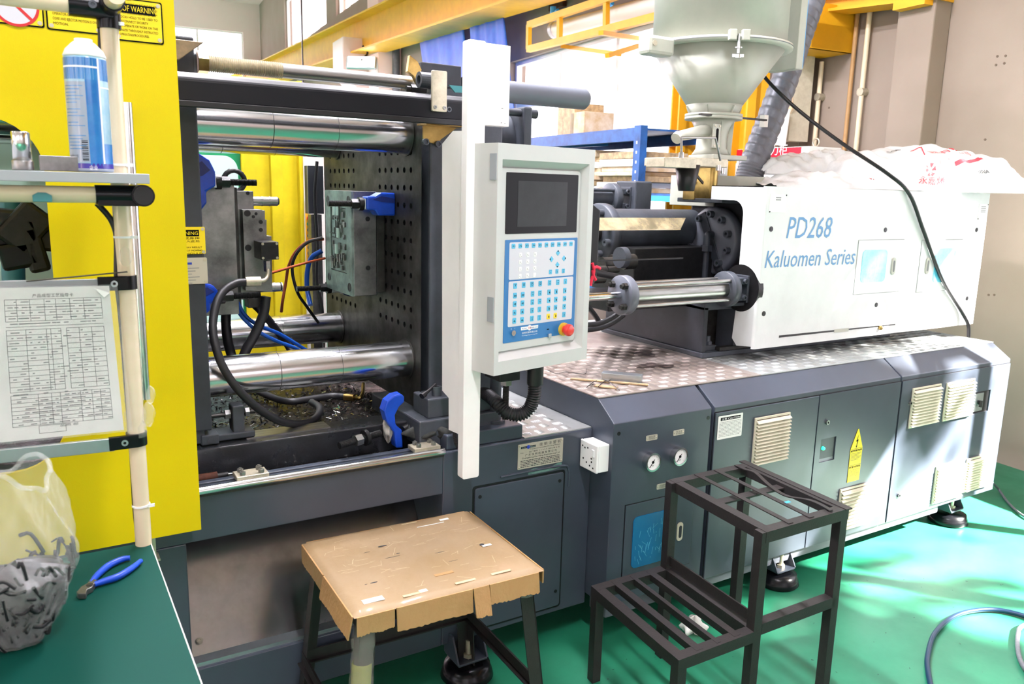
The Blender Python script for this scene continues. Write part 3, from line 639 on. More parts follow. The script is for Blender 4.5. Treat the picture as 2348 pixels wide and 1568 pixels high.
# push rod in the gutter at the lower left
q = P(470, 1076, 'z', zr)
t = thing('push_rod', 'rusty threaded push rod lying in the gutter next to the yellow gate', 'rod', (q.x, YB+.1, zr))
MB().cyl((q.x-.1, YB+.11, zr), (q.x+.02, YB+.11, zr), .014, n=14).build('barrel', 'rust', t); MB().cyl((q.x+.02, YB+.11, zr), (q.x+.05, YB+.11, zr), .009, n=10).build('thread', 'black_steel', t); MB().cyl((q.x+.05, YB+.11, zr), (q.x+.1, YB+.11, zr), .005, n=8).build('tip', 'chrome', t)
# ---- rear half of the bed: gauge cabinet, electrical cabinets
zf, zt, yt = .853, .921, 2.197   # front crease, top edge height, top edge depth
ztop, yback = .921, 3.6
def body(root, x0, x1, z0, m='grey', open_front=False):
    prof = [(yback, z0), (YC, z0), (YC, zf), (yt, zt), (yback, zt)]
    MB().prism(prof, 'x', x0, x1).build('body', m, root, bev=.003)
xg0, xg1 = XC, X(1600, 900, YC+.05)+.0
xg1 = X(1634, 940, YC); xm1 = X(2066, 876, YC); xe1 = X(2316, 833, YC)
gc = thing('gauge_cabinet', 'grey cabinet with two pressure gauges and a blue inspection door', 'cabinet', ((xg0+xg1)/2, YC, .16))
body(gc, xg0, xg1-.004, .16)
for px, py in ((1419, 994), (1624, 958)):
    q = P(px, py, 'y', YC); MB().cyl((q.x, YC-.001, q.z), (q.x, YC+.001, q.z), .0075, n=12).build('bolt_hole', 'black', gc)
def gauge(px, py):
    q = P(px, py, 'y', YC); x, z = q.x, q.z; r = .034
    g = MB().cyl((x, YC-.018, z), (x, YC+.002, z), r, n=32).build('gauge', 'chrome', gc, bev=.002, label='round chrome-rimmed pressure gauge')
    MB().ring((x, YC-.024, z), (x, YC-.016, z), r+.001, r-.005, 32).build('rim', 'chrome', g)
    MB().cyl((x, YC-.0195, z), (x, YC-.018, z), r-.005, n=28).build('dial', 'key_white', g)
    b = MB()
    for k in range(28):
        a = radians(225-270*k/27); l = .006 if k % 3 == 0 else .0035
        p = V((x+cos(a)*(r-.0065), YC-.0197, z+sin(a)*(r-.0065))); d = V((cos(a), 0, sin(a))); b.bar(p, p-d*l, .0008, .0004)
    b.build('scale', 'ink', g)
    a = radians(232); MB().bar((x-cos(a)*.012, YC-.0205, z-sin(a)*.012), (x+cos(a)*.024, YC-.0205, z+sin(a)*.024), .0022, .001).build('needle', 'ink', g)
    MB().cyl((x, YC-.022, z), (x, YC-.0195, z), .005, n=12).build('pivot', 'ink', g)
    text('bar', FRONT(x-.005, YC-.0198, z-.015), .008, 'ink', g)
gauge(1489, 1056); gauge(1551, 1043)
def tagplate(root, px, py, w, h, lines, m='plate_alu', tilt=0):
    q = P(px, py, 'y', YC); x0, z0 = q.x-w/2, q.z-h/2
    p = MB().prism(rrect(x0, z0, x0+w, z0+h, .004), 'y', YC-.002, YC).build('label_plate', m, root)
    for k, l in enumerate(lines): text(l, FRONT(x0+.012, YC-.0024, z0+h*(.55-.35*k)), h*.38, 'ink_mid', p, w=w-.024)
    for x in (x0+.005, x0+w-.005): MB().sphere((x, YC-.002, z0+h/2), .003, 8, (1, .5, 1)).build('rivet', 'zinc', p)
tagplate(gc, 1494, 1003, .053, .02, ['系统压力表', 'SYSTEM PRESSURE']); tagplate(gc, 1556, 991, .053, .02, ['背 压 表', 'BACK PRESSURE']); tagplate(gc, 1518, 1114, .053, .02, ['加热油温度表', 'OIL TEMPERATURE'])
# inspection door with blue window
dx0, dx1 = X(1432, 1200, YC), X(1586, 1200, YC); dz1 = Z(1432, 1160, YC); dz0 = .24
MB().box((dx0-.003, YC-.0005, dz0-.003), (dx1+.003, YC+.001, dz1+.003)).build('door_gap', 'black', gc)
d = MB().box((dx0, YC-.0035, dz0), (dx1, YC, dz1)).build('inspection_door', 'grey', gc, bev=.0015)
wx0, wx1 = X(1448, 1240, YC), X(1536, 1220, YC); wz0, wz1 = Z(1449, 1302, YC), Z(1449, 1186, YC)
MB().prism(rrect(wx0, wz0, wx1, wz1, .02), 'y', YC-.006, YC-.003).build('window', 'blue_glass', d, label='blue translucent oil window')
random.seed(31); b = MB()
for k in range(46):
    x, z, l, a_ = random.uniform(wx0+.012, wx1-.012), random.uniform(wz0+.03, wz1-.02), random.uniform(.006, .035), random.gauss(1.5, .35)
    b.add([(x, YC-.0062, z), (x+cos(a_)*l, YC-.0062, max(wz0+.01, z-sin(a_)*l)), (x+cos(a_)*l+.001, YC-.0062, max(wz0+.01, z-sin(a_)*l)), (x+.0012, YC-.0062, z)], [(0, 1, 2, 3)])
b.build('scratches', 'key_blue', d, kind='stuff')
def recess_handle(root, x, z, w=.016, h=.075):
    k = MB().prism(rrect(x-w, z-h/2, x+w, z+h/2, w*.95, 8), 'y', YC-.009, YC-.003).build('handle', 'vent', root, bev=.002)
    MB().prism(rrect(x-w*.5, z-h*.33, x+w*.5, z+h*.33, w*.48, 8), 'y', YC-.0095, YC-.0085).build('grip', 'ink_mid', k)
q = P(1556, 1217, 'y', YC); recess_handle(d, q.x, q.z, .0145)
# middle electrical cabinet with two doors
def vent(root, pts, n=13, y=YC):
    """plastic louvre; pts = pixel TL and BR"""
    q0, q1 = P(*pts[0], 'y', y), P(*pts[1], 'y', y); x0, x1, z1, z0 = q0.x, q1.x, q0.z, q1.z
    v = MB().box((x0, y-.008, z0), (x1, y, z1)).build('vent', 'vent', root, bev=.002, label='cream plastic louvred vent')
    MB().box((x0+.008, y-.0085, z0+.008), (x1-.008, y-.0075, z1-.008)).build('filter', 'vent_dark', v)
    h = (z1-z0-.016)/n; base = None
    for k in range(n):
        z = z0+.008+h*k; s_ = MB().prism([(y-.008, z+h*.15), (y-.021, z+h*.05), (y-.019, z+h*.3), (y-.008, z+h*.75)], 'x', x0+.004, x1-.004).build('slat', 'vent', v)
    return v
mc = thing('electrical_cabinet', 'grey double-door electrical cabinet with a green lamp and a lightning sticker', 'cabinet', ((xg1+xm1)/2, YC, .16))
body(mc, xg1+.012, xm1-.004, .16)
xd = X(1877, 912, YC); zd1 = zf-.022; zd0 = Z(1842, 1255, YC)
for x0, x1 in ((xg1+.012, xd-.003), (xd+.003, xm1-.006)):
    MB().box((x0-.002, YC-.0008, zd0-.004), (x1+.003, YC, zd1+.004)).build('door_gap', 'black', mc)
dl = MB().box((xg1+.014, YC-.006, zd0), (xd-.003, YC, zd1)).build('cabinet_door', 'grey', mc, bev=.002)
# right door with real recess
rx0, rx1, rz0, rz1 = X(1877, 1040, YC), X(1912, 1030, YC), Z(1877, 1060, YC), Z(1912, 1000, YC)
b = MB(); cells(xd+.003, xm1-.006, zd0, zd1, [(rx0, rx1, rz0, rz1)], lambda x0, x1, z0, z1: b.box((x0, YC-.006, z0), (x1, YC-.0, z1))); dr = b.build('cabinet_door', 'grey', mc)
b = MB(); y1 = YC-.0055; y2 = YC+.0
# shallow pocket in front of the body: built proud of the body face
MB().quad((rx0, y2-.0009, rz0), (rx1, y2-.0009, rz0), (rx1, y2-.0009, rz1), (rx0, y2-.0009, rz1)).build('pocket', 'green_paint' if False else 'grey_dark', dr)
q = P(1885, 1027, 'y', YC); MB().lathe([(.0001, -.012), (.006, -.010), (.008, -.004), (.008, 0)], (q.x, YC-.002, q.z), 16, 'y').build('signal_lamp', 'green_led', dr, label='small glowing green lamp')
MB().quad((rx0, y2-.0012, rz0), (rx1, y2-.0012, rz0), (rx1-.004, y2-.001, rz0+.014), (rx0+.002, y2-.001, rz0+.014)).build('lit_pocket_sill', 'grey_light', dr)  # flat quad, its lighter grey stands for sun on the pocket's bottom
for px, py, r_ in ((1893, 967, dr),):
    q = P(px, py, 'y', YC); k = MB().cyl((q.x, YC-.014, q.z), (q.x, YC-.006, q.z), .010, n=16).build('lock', 'chrome_dull', r_); MB().box((q.x-.003, YC-.0155, q.z-.004), (q.x+.003, YC-.014, q.z+.004)).build('keyhole', 'ink', k)
vent(dl, ((1730, 958), (1800, 1052)), 13, YC-.006); vent(dr, ((1925, 1122), (1980, 1200)), 11, YC-.006)
# caution label
q0, q1 = P(1647, 955, 'y', YC-.006), P(1699, 998, 'y', YC-.006); cx0, cx1, cz0, cz1 = q0.x, q1.x, q1.z, q0.z
YL = YC-.007
l = MB().prism(rrect(cx0, cz0, cx1, cz1, .004), 'y', YL-.001, YL).build('caution_label', 'paper_white', dl, label='white caution notice')
MB().box((cx0+.012, YL-.0015, cz1-.019), (cx1-.012, YL-.001, cz1-.007)).build('title_bar', 'ink', l)
text('注意 CAUTION', FRONT(cx0+.016, YL-.002, cz1-.0165), .009, 'key_white', l, w=cx1-cx0-.032)
b = MB()
for k in range(11):
    x = cx0+.007
    while x < cx1-.012:
        w_ = random.uniform(.004, .014); b.box((x, YL-.0013, cz1-.027-k*.0056), (min(x+w_, cx1-.007), YL-.001, cz1-.0255-k*.0056)); x += w_+.002
b.build('small_print', 'ink_soft', l)
# lightning sticker
yl = YC-.007; q0, q1, q2, q3 = P(1965, 984, 'y', yl), P(1942, 1105, 'y', yl), P(1968, 1101, 'y', yl), P(1974, 1025, 'y', yl)
xa, xb = q1.x-.0, q2.x+.002; zb_ = (q1.z+q2.z)/2; zs = (q3.z); ztp = q0.z
t_ = MB().prism([(xa, zs), ((xa+xb)/2-.003, ztp), ((xa+xb)/2+.003, ztp), (xb, zs)], 'y', yl-.0012, yl).build('warning_sticker', 'label_yellow', dr, label='yellow lightning warning sticker')
zm = (zs+zb_)/2
MB().box((xa, yl-.0012, zm+.001), (xb, yl, zs-.002)).build('warning_sticker', 'label_yellow', dr); MB().box((xa, yl-.0012, zb_), (xb, yl, zm-.001)).build('warning_sticker', 'label_yellow', dr)
xm_ = (xa+xb)/2; hh = ztp-zs
MB().prism([(xm_+.006, zs+hh*.72), (xm_-.009, zs+hh*.36), (xm_-.001, zs+hh*.38), (xm_-.004, zs+hh*.12), (xm_-.008, zs+hh*.14), (xm_-.004, zs+hh*.02), (xm_+.003, zs+hh*.14), (xm_-.0005, zs+hh*.14), (xm_+.007, zs+hh*.46), (xm_-.001, zs+hh*.43)], 'y', yl-.0016, yl-.0012).build('lightning_mark', 'ink', t_)
for zt_, s1 in ((zs-.004, '高压危险'), (zm-.003, '高温危险')):
    MB().box((xa+.004, yl-.0015, zt_-.010), (xb-.004, yl-.0012, zt_-.002)).build('title_bar', 'ink', t_); text(s1, FRONT(xa+.008, yl-.0018, zt_-.009), .007, 'label_yellow', t_, w=xb-xa-.016)
    b = MB()
    for k in range(6): b.box((xa+.006, yl-.0014, zt_-.019-.006*k), (xb-.006-.008*(k % 3), yl-.0012, zt_-.0175-.006*k))
    b.build('small_print', 'ink_mid', t_)
# end cabinet
ec = thing('end_cabinet', 'grey end cabinet in full sun with four louvred vents', 'cabinet', ((xm1+xe1)/2, YC, .16))
body(ec, xm1+.004, xe1, .16)
MB().box((xm1+.004, YC-.0008, zd0-.004), (xe1-.004, YC, zd1+.004)).build('door_gap', 'black', ec)
sx0, sx1, sz0, sz1 = X(2231, 925, YC), X(2266, 915, YC), Z(2231, 948, YC), Z(2266, 893, YC)
b = MB(); cells(xm1+.006, xe1-.006, zd0, zd1, [(sx0, sx1, sz0, sz1)], lambda x0, x1, z0, z1: b.box((x0, YC-.006, z0), (x1, YC, z1))); de = b.build('cabinet_door', 'grey', ec)
MB().box((sx0+.002, YC-.004, sz0+.01), (sx0+(sx1-sx0)*.6, YC-.001, sz1-.01)).build('switch_plate', 'alu', de)
q = V(((sx0*1.4+sx1*.6)/2, YC-.004, (sz0+sz1)/2)); MB().cyl(q, q-V((0, .006, 0)), .012, n=16).box((q.x-.004, YC-.022, q.z-.022), (q.x+.004, YC-.010, q.z+.012)).build('main_switch', 'black', de)
for a_, b_ in (((2092, 890), (2145, 968)), ((2170, 878), (2222, 952)), ((2145, 1070), (2198, 1136)), ((2216, 1052), (2262, 1112))): vent(de, (a_, b_), 12, YC-.006)
for px, py in ((2083, 923), (2057, 1134)):
    q = P(px, py, 'y', YC); k = MB().cyl((q.x, YC-.014, q.z), (q.x, YC-.006, q.z), .010, n=16).build('lock', 'chrome_dull', de); MB().box((q.x-.003, YC-.0155, q.z-.004), (q.x+.003, YC-.014, q.z+.004)).build('keyhole', 'ink', k)
# dark seams between the cabinets
for x in (xg1+.004, ):
    tag(MB().prism([(yback, .16), (YC+.02, .16), (YC+.02, zf-.01), (yt+.01, zt-.012), (yback, zt-.012)], 'x', xg1-.004, xg1+.012).build('sealing_gasket', 'black'), 'black gap strip between the gauge cabinet and the electrical cabinet', 'gasket')
# skid rail under the cabinets
for ya_, lb_, xe_ in ((YC+.02, 'long grey skid rail under the front of the cabinets', xe1-.45), (yback-.12, 'long grey skid rail under the back of the cabinets', xe1-.1)): tag(MB().box((XC+.02, ya_, .10), (xe_, ya_+.1, .159)).build('skid_rail', 'grey_light', bev=.004), lb_, 'rail')
# ---- worktop of tread plate and the lower step plate
def treads(b, x0, x1, y0, y1, z, pitch=.05, holes=()):
    nx = int((x1-x0)/pitch); ny = int((y1-y0)/pitch)
    for i in range(nx):
        for j in range(ny):
            cx, cy = x0+pitch*(i+.5), y0+pitch*(j+.5)
            if any(h[0] < cx < h[1] and h[2] < cy < h[3] for h in holes): continue
            hz = (i+j) % 2
            for k in range(5):
                o = (k-2)*.0075; L = .017; W = .0017
                cxx, cyy = (cx, cy+o) if hz else (cx+o, cy)
                dx, dy = (L, W) if hz else (W, L)
                b.add([(cxx-dx, cyy, z), (cxx, cyy-dy, z), (cxx+dx, cyy, z), (cxx, cyy+dy, z), (cxx-dx*.5 if hz else cxx, cyy if hz else cyy-dy*.5, z+.0028), (cxx+dx*.5 if hz else cxx, cyy if hz else cyy+dy*.5, z+.0028)],
                      [(0, 1, 4), (1, 2, 5, 4), (2, 3, 5), (3, 0, 4, 5)] if hz else [(1, 2, 4), (2, 3, 5, 4), (3, 0, 5), (0, 1, 4, 5)], True)
zw = ztop+.005
for k, (x0, x1, m, lab) in enumerate([(XC-.0, X(1745, 860, yt)-.001, 'tread', 'stained tread plate worktop under the injection unit, left sheet'), (X(1745, 860, yt)+.001, xm1, 'tread_clean', 'clean tread plate worktop below the white shroud'), (xm1+.002, xe1, 'tread_clean', 'sunlit tread plate worktop at the far right end')]):
    t = thing('tread_plate', lab, 'tread plate', ((x0+x1)/2, 2.8, ztop))
    MB().box((x0, yt-.002, ztop), (x1, yback, zw)).build('plate', m, t, bev=.001)
    b = MB(); treads(b, x0, x1, yt, 2.95 if k < 2 else 2.6, zw); b.build('tread_bars', m, t, kind='stuff')
zs_ = zr; t = thing('step_plate', 'lower shiny tread plate beside the ribbed conduit', 'tread plate', (1.5, 2.6, zs_))
MB().box((X(1205, 990, YB), YB+.004, zs_), (XC-.002, 3.5, zs_+.004)).build('plate', 'tread_clean', t)
b = MB(); treads(b, X(1205, 990, YB), XC-.01, YB+.01, 3.0, zs_+.004, .056); b.build('tread_bars', 'tread_clean', t, kind='stuff')
# rust stains and oil patches on the worktop: thin irregular films
def blot(px, py, sx, sy, m, name, lab, cat, z=zw+.0019, seed=1):
    random.seed(seed); q = P(px, py, 'z', z); n = 26; ph = [random.uniform(0, 6) for _ in range(4)]
    rr = [1+.25*sin(2*a+ph[0])+.2*sin(3*a+ph[1])+.12*sin(7*a+ph[2])+.08*sin(11*a+ph[3]) for a in [2*pi*i/n for i in range(n)]]
    b = MB(); b.add([(q.x, q.y, z)]+[(q.x+sx*rr[i]*cos(2*pi*i/n), q.y+sy*rr[i]*sin(2*pi*i/n), z) for i in range(n)], [(0, 1+i, 1+(i+1) % n) for i in range(n)])
    return tag(b.build(name, m), lab, cat)
blot(1478, 810, .06, .05, 'tread_dark', 'oil_stain', 'dark oil stain on the worktop in front of the injection base', 'stain', seed=2)
blot(1500, 838, .08, .045, 'tread_dark', 'oil_stain', 'larger brown oil stain on the worktop nearer the edge', 'stain', seed=5)
# ---- levelling feet
def foot(px, py, y=None, lab='', r=.085):
    q = P(px, py, 'z', .03); x, y = q.x, q.y+r if y is None else y
    t = thing('levelling_foot', lab, 'machine foot', (x, y, 0), 'round rubber levelling feet')
    MB().lathe([(r, 0), (r+.006, .008), (r, .03), (r-.004, .034), (r*.93, .05), (r*.6, .056), (0.0001, .056)], (x, y, 0), 36).build('rubber_pad', 'black_gloss', t)
    MB().box((x-.055, y-.045, .07), (x+.055, y+.06, .078)).box((x-.055, y+.05, .078), (x+.055, y+.06, .16)).build('bracket', 'grey', t, bev=.002)
    for s_ in (-1, 1): MB().prism([(y-.045, .078), (y+.06, .078), (y+.06, .16), (y-.0, .16)], 'x', x+s_*.055-.003, x+s_*.055+.003).build('gusset', 'grey', t)
    MB().cyl((x, y-.01, .05), (x, y-.01, .14), .011, n=12).build('stud', 'zinc', t); MB().hexn((x, y-.01, .078), (x, y-.01, .092), .019).build('nut', 'zinc', t)
foot(1819, 1340, lab='round black levelling foot under the electrical cabinet'); foot(2213, 1197, lab='round black levelling foot under the sunlit end cabinet', r=.09)
foot(1098, 1560, lab='black levelling foot in the shadow behind the cardboard stool')
q = P(2235, 1140, 'z', .08)
tag(MB().cyl((4.0, 2.42, .07), (4.42, 2.42, .07), .045, n=18).build('drain_hose_end', 'rubber', bev=.01), 'fat grey pipe end under the end cabinet', 'pipe')
# wall socket screwed to the side wall of the gauge cabinet, facing left
xf_ = XC-.046; ya, yb2 = min(P(1335, 1050, 'x', xf_).y, YB-.004), P(1373, 1060, 'x', xf_).y; za, zb_ = P(1373, 1086, 'x', xf_).z, P(1373, 1022, 'x', xf_).z
t = thing('socket_box', 'white double socket box with a switch on the cabinet corner', 'socket', (XC-.025, (ya+yb2)/2, za))
MB().box((xf_, yb2, za), (XC-.001, ya, zb_)).build('box', 'key_white', t, bev=.003)
fp_ = MB().box((xf_-.010, yb2-.001, za-.001), (xf_-.001, ya+.001, zb_+.001)).build('face_plate', 'key_white', t, bev=.003)
wS, hS = ya-yb2, zb_-za
b = MB(); b.box((xf_-.014, yb2+wS*.14, za+hS*.56), (xf_-.010, yb2+wS*.28, za+hS*.82)); b.build('rocker_switch', 'key_white', fp_, bev=.001)
b = MB()
for u, v in ((.86, .8), (.72, .76), (.55, .8), (.3, .34), (.2, .14), (.4, .18), (.8, .35), (.6, .25), (.32, .46)): b.box((xf_-.0105, yb2+wS*u-.003, za+hS*v-.003), (xf_-.010, yb2+wS*u+.003, za+hS*v+.003))
b.build('socket_slots', 'ink', fp_)
# ================================================================ CLAMPING UNIT
XF, YF = 1.111, 2.40; YBK = 3.376; zA, zB = .90, 1.96
def front_label(root, x0, x1, z0, z1, y, m, name='warning_plate', label=None, rivets=True):
    p = MB().prism(rrect(x0, z0, x1, z1, .004), 'y', y-.0015, y).build(name, m, root, label=label)
    if rivets:
        for x, z in ((x0+.006, z0+.006), (x1-.006, z0+.006), (x0+.006, z1-.006), (x1-.006, z1-.006)):
            MB().cyl((x, y-.003, z), (x, y-.0015, z), .0045, n=12).build('rivet', 'zinc', p)
    return p
# ---- fixed platen with its grid of tapped holes
fp = thing('fixed_platen', 'heavy dark cast platen with rows of bolt holes behind the mould', 'platen', (XF+.15, 2.9, zA))
MB().box((XF+.03, YF, zA), (XF+.3, YBK, zB)).build('body', 'casting', fp, bev=.006)
hy = [2.483+.0545*k for k in range(6)]; hy += [5.776-y for y in hy][::-1]
hz = [1.176+.0583*k for k in range(11)]
ys = sorted(set([YF]+[round(y+s*.025, 4) for y in hy for s in (-1, 1)]+[YBK])); zz = sorted(set([zA]+[round(z+s*.025, 4) for z in hz for s in (-1, 1)]+[zB]))
b = MB(); hb = MB(); r = .0105
for i in range(len(ys)-1):
    for j in range(len(zz)-1):
        y0, y1, z0, z1 = ys[i], ys[i+1], zz[j], zz[j+1]; cy, cz = (y0+y1)/2, (z0+z1)/2
        hole = any(abs(cy-y) < .003 for y in hy) and any(abs(cz-z) < .003 for z in hz) and y1-y0 > .045 and z1-z0 > .045
        if not hole: b.add([(XF, y0, z0), (XF, y1, z0), (XF, y1, z1), (XF, y0, z1)], [(0, 3, 2, 1)]); continue
        oc = [(1, 0), (1, 1), (0, 1), (-1, 1), (-1, 0), (-1, -1), (0, -1), (1, -1)]; hyy, hzz = (y1-y0)/2, (z1-z0)/2
        o = [(XF, cy+a*hyy, cz+c*hzz) for a, c in oc]; n_ = [(XF, cy+r*cos(k*pi/4), cz+r*sin(k*pi/4)) for k in range(8)]
        b.add(o+n_, [(k, 8+k, 8+(k+1) % 8, (k+1) % 8) for k in range(8)])
        hb.add(n_+[(XF+.028, p[1], p[2]) for p in n_], [(k, 8+k, 8+(k+1) % 8, (k+1) % 8) for k in range(8)]+[tuple(range(8, 16))])
b.build('platen_face', 'steel_dark', fp); hb.build('bolt_hole', 'black', fp, kind='stuff')
MB().box((XF-.06, YF-.12, .812), (XF+.24, YF+.3, zA)).box((XF-.02, YF-.1, zA-.001), (XF+.22, YF+.02, .965)).build('platen_foot', 'casting', fp, bev=.005)
socket_screw(fp, (XF+.03, YF-.06, .965), (0, 0, 1), .017, .03, 'bolt')
MB().cyl((XF-.03, YF-.08, .975), (XF+.03, YF-.05, 1.0), .006, n=10).cyl((XF-.035, YF-.082, .974), (XF-.02, YF-.075, .980), .010, n=10).build('loose_screw', 'black_steel', fp)
# ---- tie bars
for y, z, lab in ((2.52, 1.058, 'thick polished tie bar, lower one nearest the front'), (2.52, 1.815, 'thick polished tie bar, upper one nearest the front'), (3.22, 1.058, 'thick polished tie bar, lower one at the back'), (3.22, 1.815, 'thick polished tie bar, upper one at the back')):
    t = thing('tie_bar', lab, 'tie bar', (.5, y, z), 'four polished tie bars')
    MB().cyl((-1.2, y, z), (XF, y, z), .062, n=48, cap=False).build('shaft', 'chrome', t)
    MB().ring((.66, y, z), (.662, y, z), .0624, .061, 40).build('groove_line', 'steel_dark', t); MB().ring((.86, y, z), (.8612, y, z), .0623, .061, 40).build('groove_line', 'steel_dark', t)
    MB().ring((XF-.004, y, z), (XF+.001, y, z), .07, .0618, 40).build('collar', 'steel_dark', t)
# ---- moving platen
XM = .436
mp = thing('moving_platen', 'dark grey moving platen carrying the warning plates beside the yellow gate', 'platen', (.2, 2.9, zA))
MB().box((.10, YF, .925), (XM, YBK, 2.03)).build('body', 'grey_dark', mp, bev=.005)
MB().box((.11, YF+.01, .80+.085), (XM-.02, YBK, .925)).build('slide_shoe', 'casting', mp, bev=.003)
YW = YF-.001
x0, x1, z0, z1 = X(405, 520, YW), X(469, 520, YW), Z(470, 582, YW), Z(467, 520, YW)
x0 = x1-.135; p = front_label(mp, x0, x1, z0, z1, YW, 'label_yellow', label='yellow WARNING plate on the dark platen')
MB().box((x0+.008, YW-.0022, z1-.026), (x1-.016, YW-.0014, z1-.008)).build('title_bar', 'ink', p); text('WARNING', FRONT(x0+.05, YW-.0026, z1-.0225), .014, 'label_yellow', p, w=.066)
for k, s_ in enumerate(['请勿将手或身体', '其他部位伸入此处', '', 'SERIOUS INJURY MAY RESULT', 'KEEP HANDS OUT OF MOVING', 'PARTS OR MOULD']):
    if s_: text(s_, FRONT(x0+.02, YW-.002, z1-.034-.0085*k), .0068, 'ink', p, w=.1 if k < 2 else .105)
z1b = z0-.01; z0b = Z(473, 650, YW); p = front_label(mp, x0, x1+.002, z0b, z1b, YW, 'plate_alu', 'maker_plate', 'scratched silver plate below the yellow one')
MB().cyl((x0+.068, YW-.002, z1b-.016), (x0+.068, YW-.003, z1b-.016), .008, n=16).build('logo_disc', 'logo_blue', p)
MB().box((x0+.04, YW-.0022, z1b-.019), (x0+.096, YW-.0014, z1b-.013)).build('logo_bar', 'logo_blue', p)
b = MB()
for k in range(6): b.box((x0+.02, YW-.0018, z1b-.030-.0085*k), (x1-.02-.01*(k % 3), YW-.0015, z1b-.0282-.0085*k))
b.build('small_print', 'ink_soft', p)
# ---- fixed mould half
ym, yfar, xp = 2.706, 2.985, .985; mz0, mz1 = 1.258, 1.626
m = thing('fixed_mould_half', 'pale machined mould half bolted to the holed platen', 'mould', (1.05, 2.84, mz0), 'two halves of the injection mould')
MB().box((xp+.008, ym, mz0), (1.078, yfar, mz1)).build('cavity_block', 'steel', m, bev=.002)
MB().box((1.080, ym+.004, mz0+.01), (XF, yfar, mz1-.004)).build('clamp_plate', 'steel_dark', m, bev=.002)
b = MB(); holes = [(ym+.028, mz0+.03, .016), (ym+.028, mz1-.03, .014), (yfar-.03, mz0+.045, .015), (yfar-.03, mz1-.035, .015)]
# parting face with cavity pocket
fy0, fy1, fz0, fz1 = ym+.055, yfar-.055, mz0+.075, mz1-.06
cells(ym, yfar, mz0, mz1, [(fy0, fy1, fz0, fz1)], lambda a, c, d_, e: b.box((xp, a, d_), (xp+.008, c, e)) if not False else None)
b.build('parting_face', 'mold_green', m)
for y, z, r in holes: MB().ring((xp-.0015, y, z), (xp+.001, y, z), r, r-.004, 20).cyl((xp-.0005, y, z), (xp+.0005, y, z), r-.004, n=20).build('guide_bush', 'black_steel', m)
random.seed(9); b = MB(); y = fy0
core = MB().box((xp+.004, fy0+.003, fz0+.003), (xp+.0085, fy1-.003, fz1-.003)).build('core_insert', 'mold_green', m)
for k in range(34):
    cy, cz = random.uniform(fy0+.012, fy1-.012), random.uniform(fz0+.014, fz1-.014); w_, h_ = random.uniform(.004, .02), random.uniform(.005, .03)
    b.box((xp-.001-.004*random.random(), max(fy0, cy-w_/2), max(fz0, cz-h_/2)), (xp+.004, min(fy1, cy+w_/2), min(fz1, cz+h_/2)))
b.build('core_details', 'steel', core, kind='stuff')
b = MB()
for k in range(7): y_, z_ = random.uniform(fy0, fy1-.02), random.uniform(fz0+.03, fz1-.03); b.box((xp-.0065, y_, z_), (xp-.004, y_+random.uniform(.02, .06), z_+.003)).box((xp-.0065, y_, z_), (xp-.004, y_+.003, z_+random.uniform(.02, .08)))
b.build('runner_grooves', 'black', core, kind='stuff')
for dy, dz in ((.15, .28), (.19, .28), (.17, .14), (.15, .2)): MB().box((xp-.008, ym+dy-.03, mz0+dz), (xp-.002, ym+dy-.012, mz0+dz+.035)).build('insert_pin', 'window_milk', core)
for z in (mz0+.1, mz1-.095): MB().cyl((1.045, ym-.001, z), (1.045, ym+.002, z), .0085, n=14).build('lifting_hole', 'black', m)
# ---- moving mould half
xr = .612
m2 = thing('moving_mould_half', 'grey moving mould half with a black cylinder block and guide pins', 'mould', (.52, 2.84, mz0), 'two halves of the injection mould')
MB().box((XM, ym-.06, mz0-.03), (X(533, 560, ym), yfar+.06, mz1+.03)).build('clamp_plate', 'steel', m2, bev=.002)
xa = X(533, 560, ym); xb = X(547, 560, ym)
MB().box((xa, ym-.01, mz0-.01), (xb, yfar, mz1+.005)).build('spacer_block', 'steel_dark', m2, bev=.002)
x2 = X(589, 470, ym); z2 = Z(560, 480, ym)
MB().box((xb, ym+.02, mz0+.005), (X(585, 460, ym), yfar, Z(560, 438, ym))).build('ejector_plate', 'steel', m2, bev=.002)
prof = [(xb+.012, z2), (X(597, 470, ym), z2), (X(597, 470, ym), Z(597, 482, ym)), (X(604, 482, ym), Z(604, 482, ym)), (X(604, 500, ym), Z(604, 503, ym)), (X(608, 505, ym), Z(608, 503, ym)), (X(608, 538, ym), Z(608, 540, ym)), (X(619, 540, ym), Z(619, 540, ym)), (X(622, 690, ym), Z(622, 668, ym)), (xb+.012, Z(560, 664, ym))]
MB().prism(prof, 'y', ym-.02, yfar-.02).build('cavity_block', 'steel', m2, bev=.0015)
for px, py, r in ((567, 489, .0085), (569, 568, .0085), (587, 490, .003), (581, 497, .003), (598, 509, .0045), (598, 527, .0045), (568, 443, .004)):
    q = P(px, py, 'y', ym-.021 if py > 450 else ym+.019); k = MB().ring((q.x, q.y-.0015, q.z), (q.x, q.y, q.z), r+.002, r, 14).cyl((q.x, q.y-.001, q.z), (q.x, q.y, q.z), r, n=12).build('bolt_hole', 'black', m2)
for py, pa, pb_ in ((461, 585, 639), (659, 614, 645)):
    q0, q1 = P(pa, py, 'y', ym+.05), P(pb_, py, 'y', ym+.05); MB().cyl((q0.x-.04, ym+.05, q0.z), (q1.x-.006, ym+.05, q0.z), .0155, n=20).cyl((q1.x-.006, ym+.05, q0.z), (q1.x, ym+.05, q0.z), .0155, .011, n=20).ring((q0.x+.02, ym+.05, q0.z), (q0.x+.024, ym+.05, q0.z), .0165, .012).ring((q0.x+.045, ym+.05, q0.z), (q0.x+.048, ym+.05, q0.z), .0165, .012).build('guide_pin', 'chrome_dull', m2)
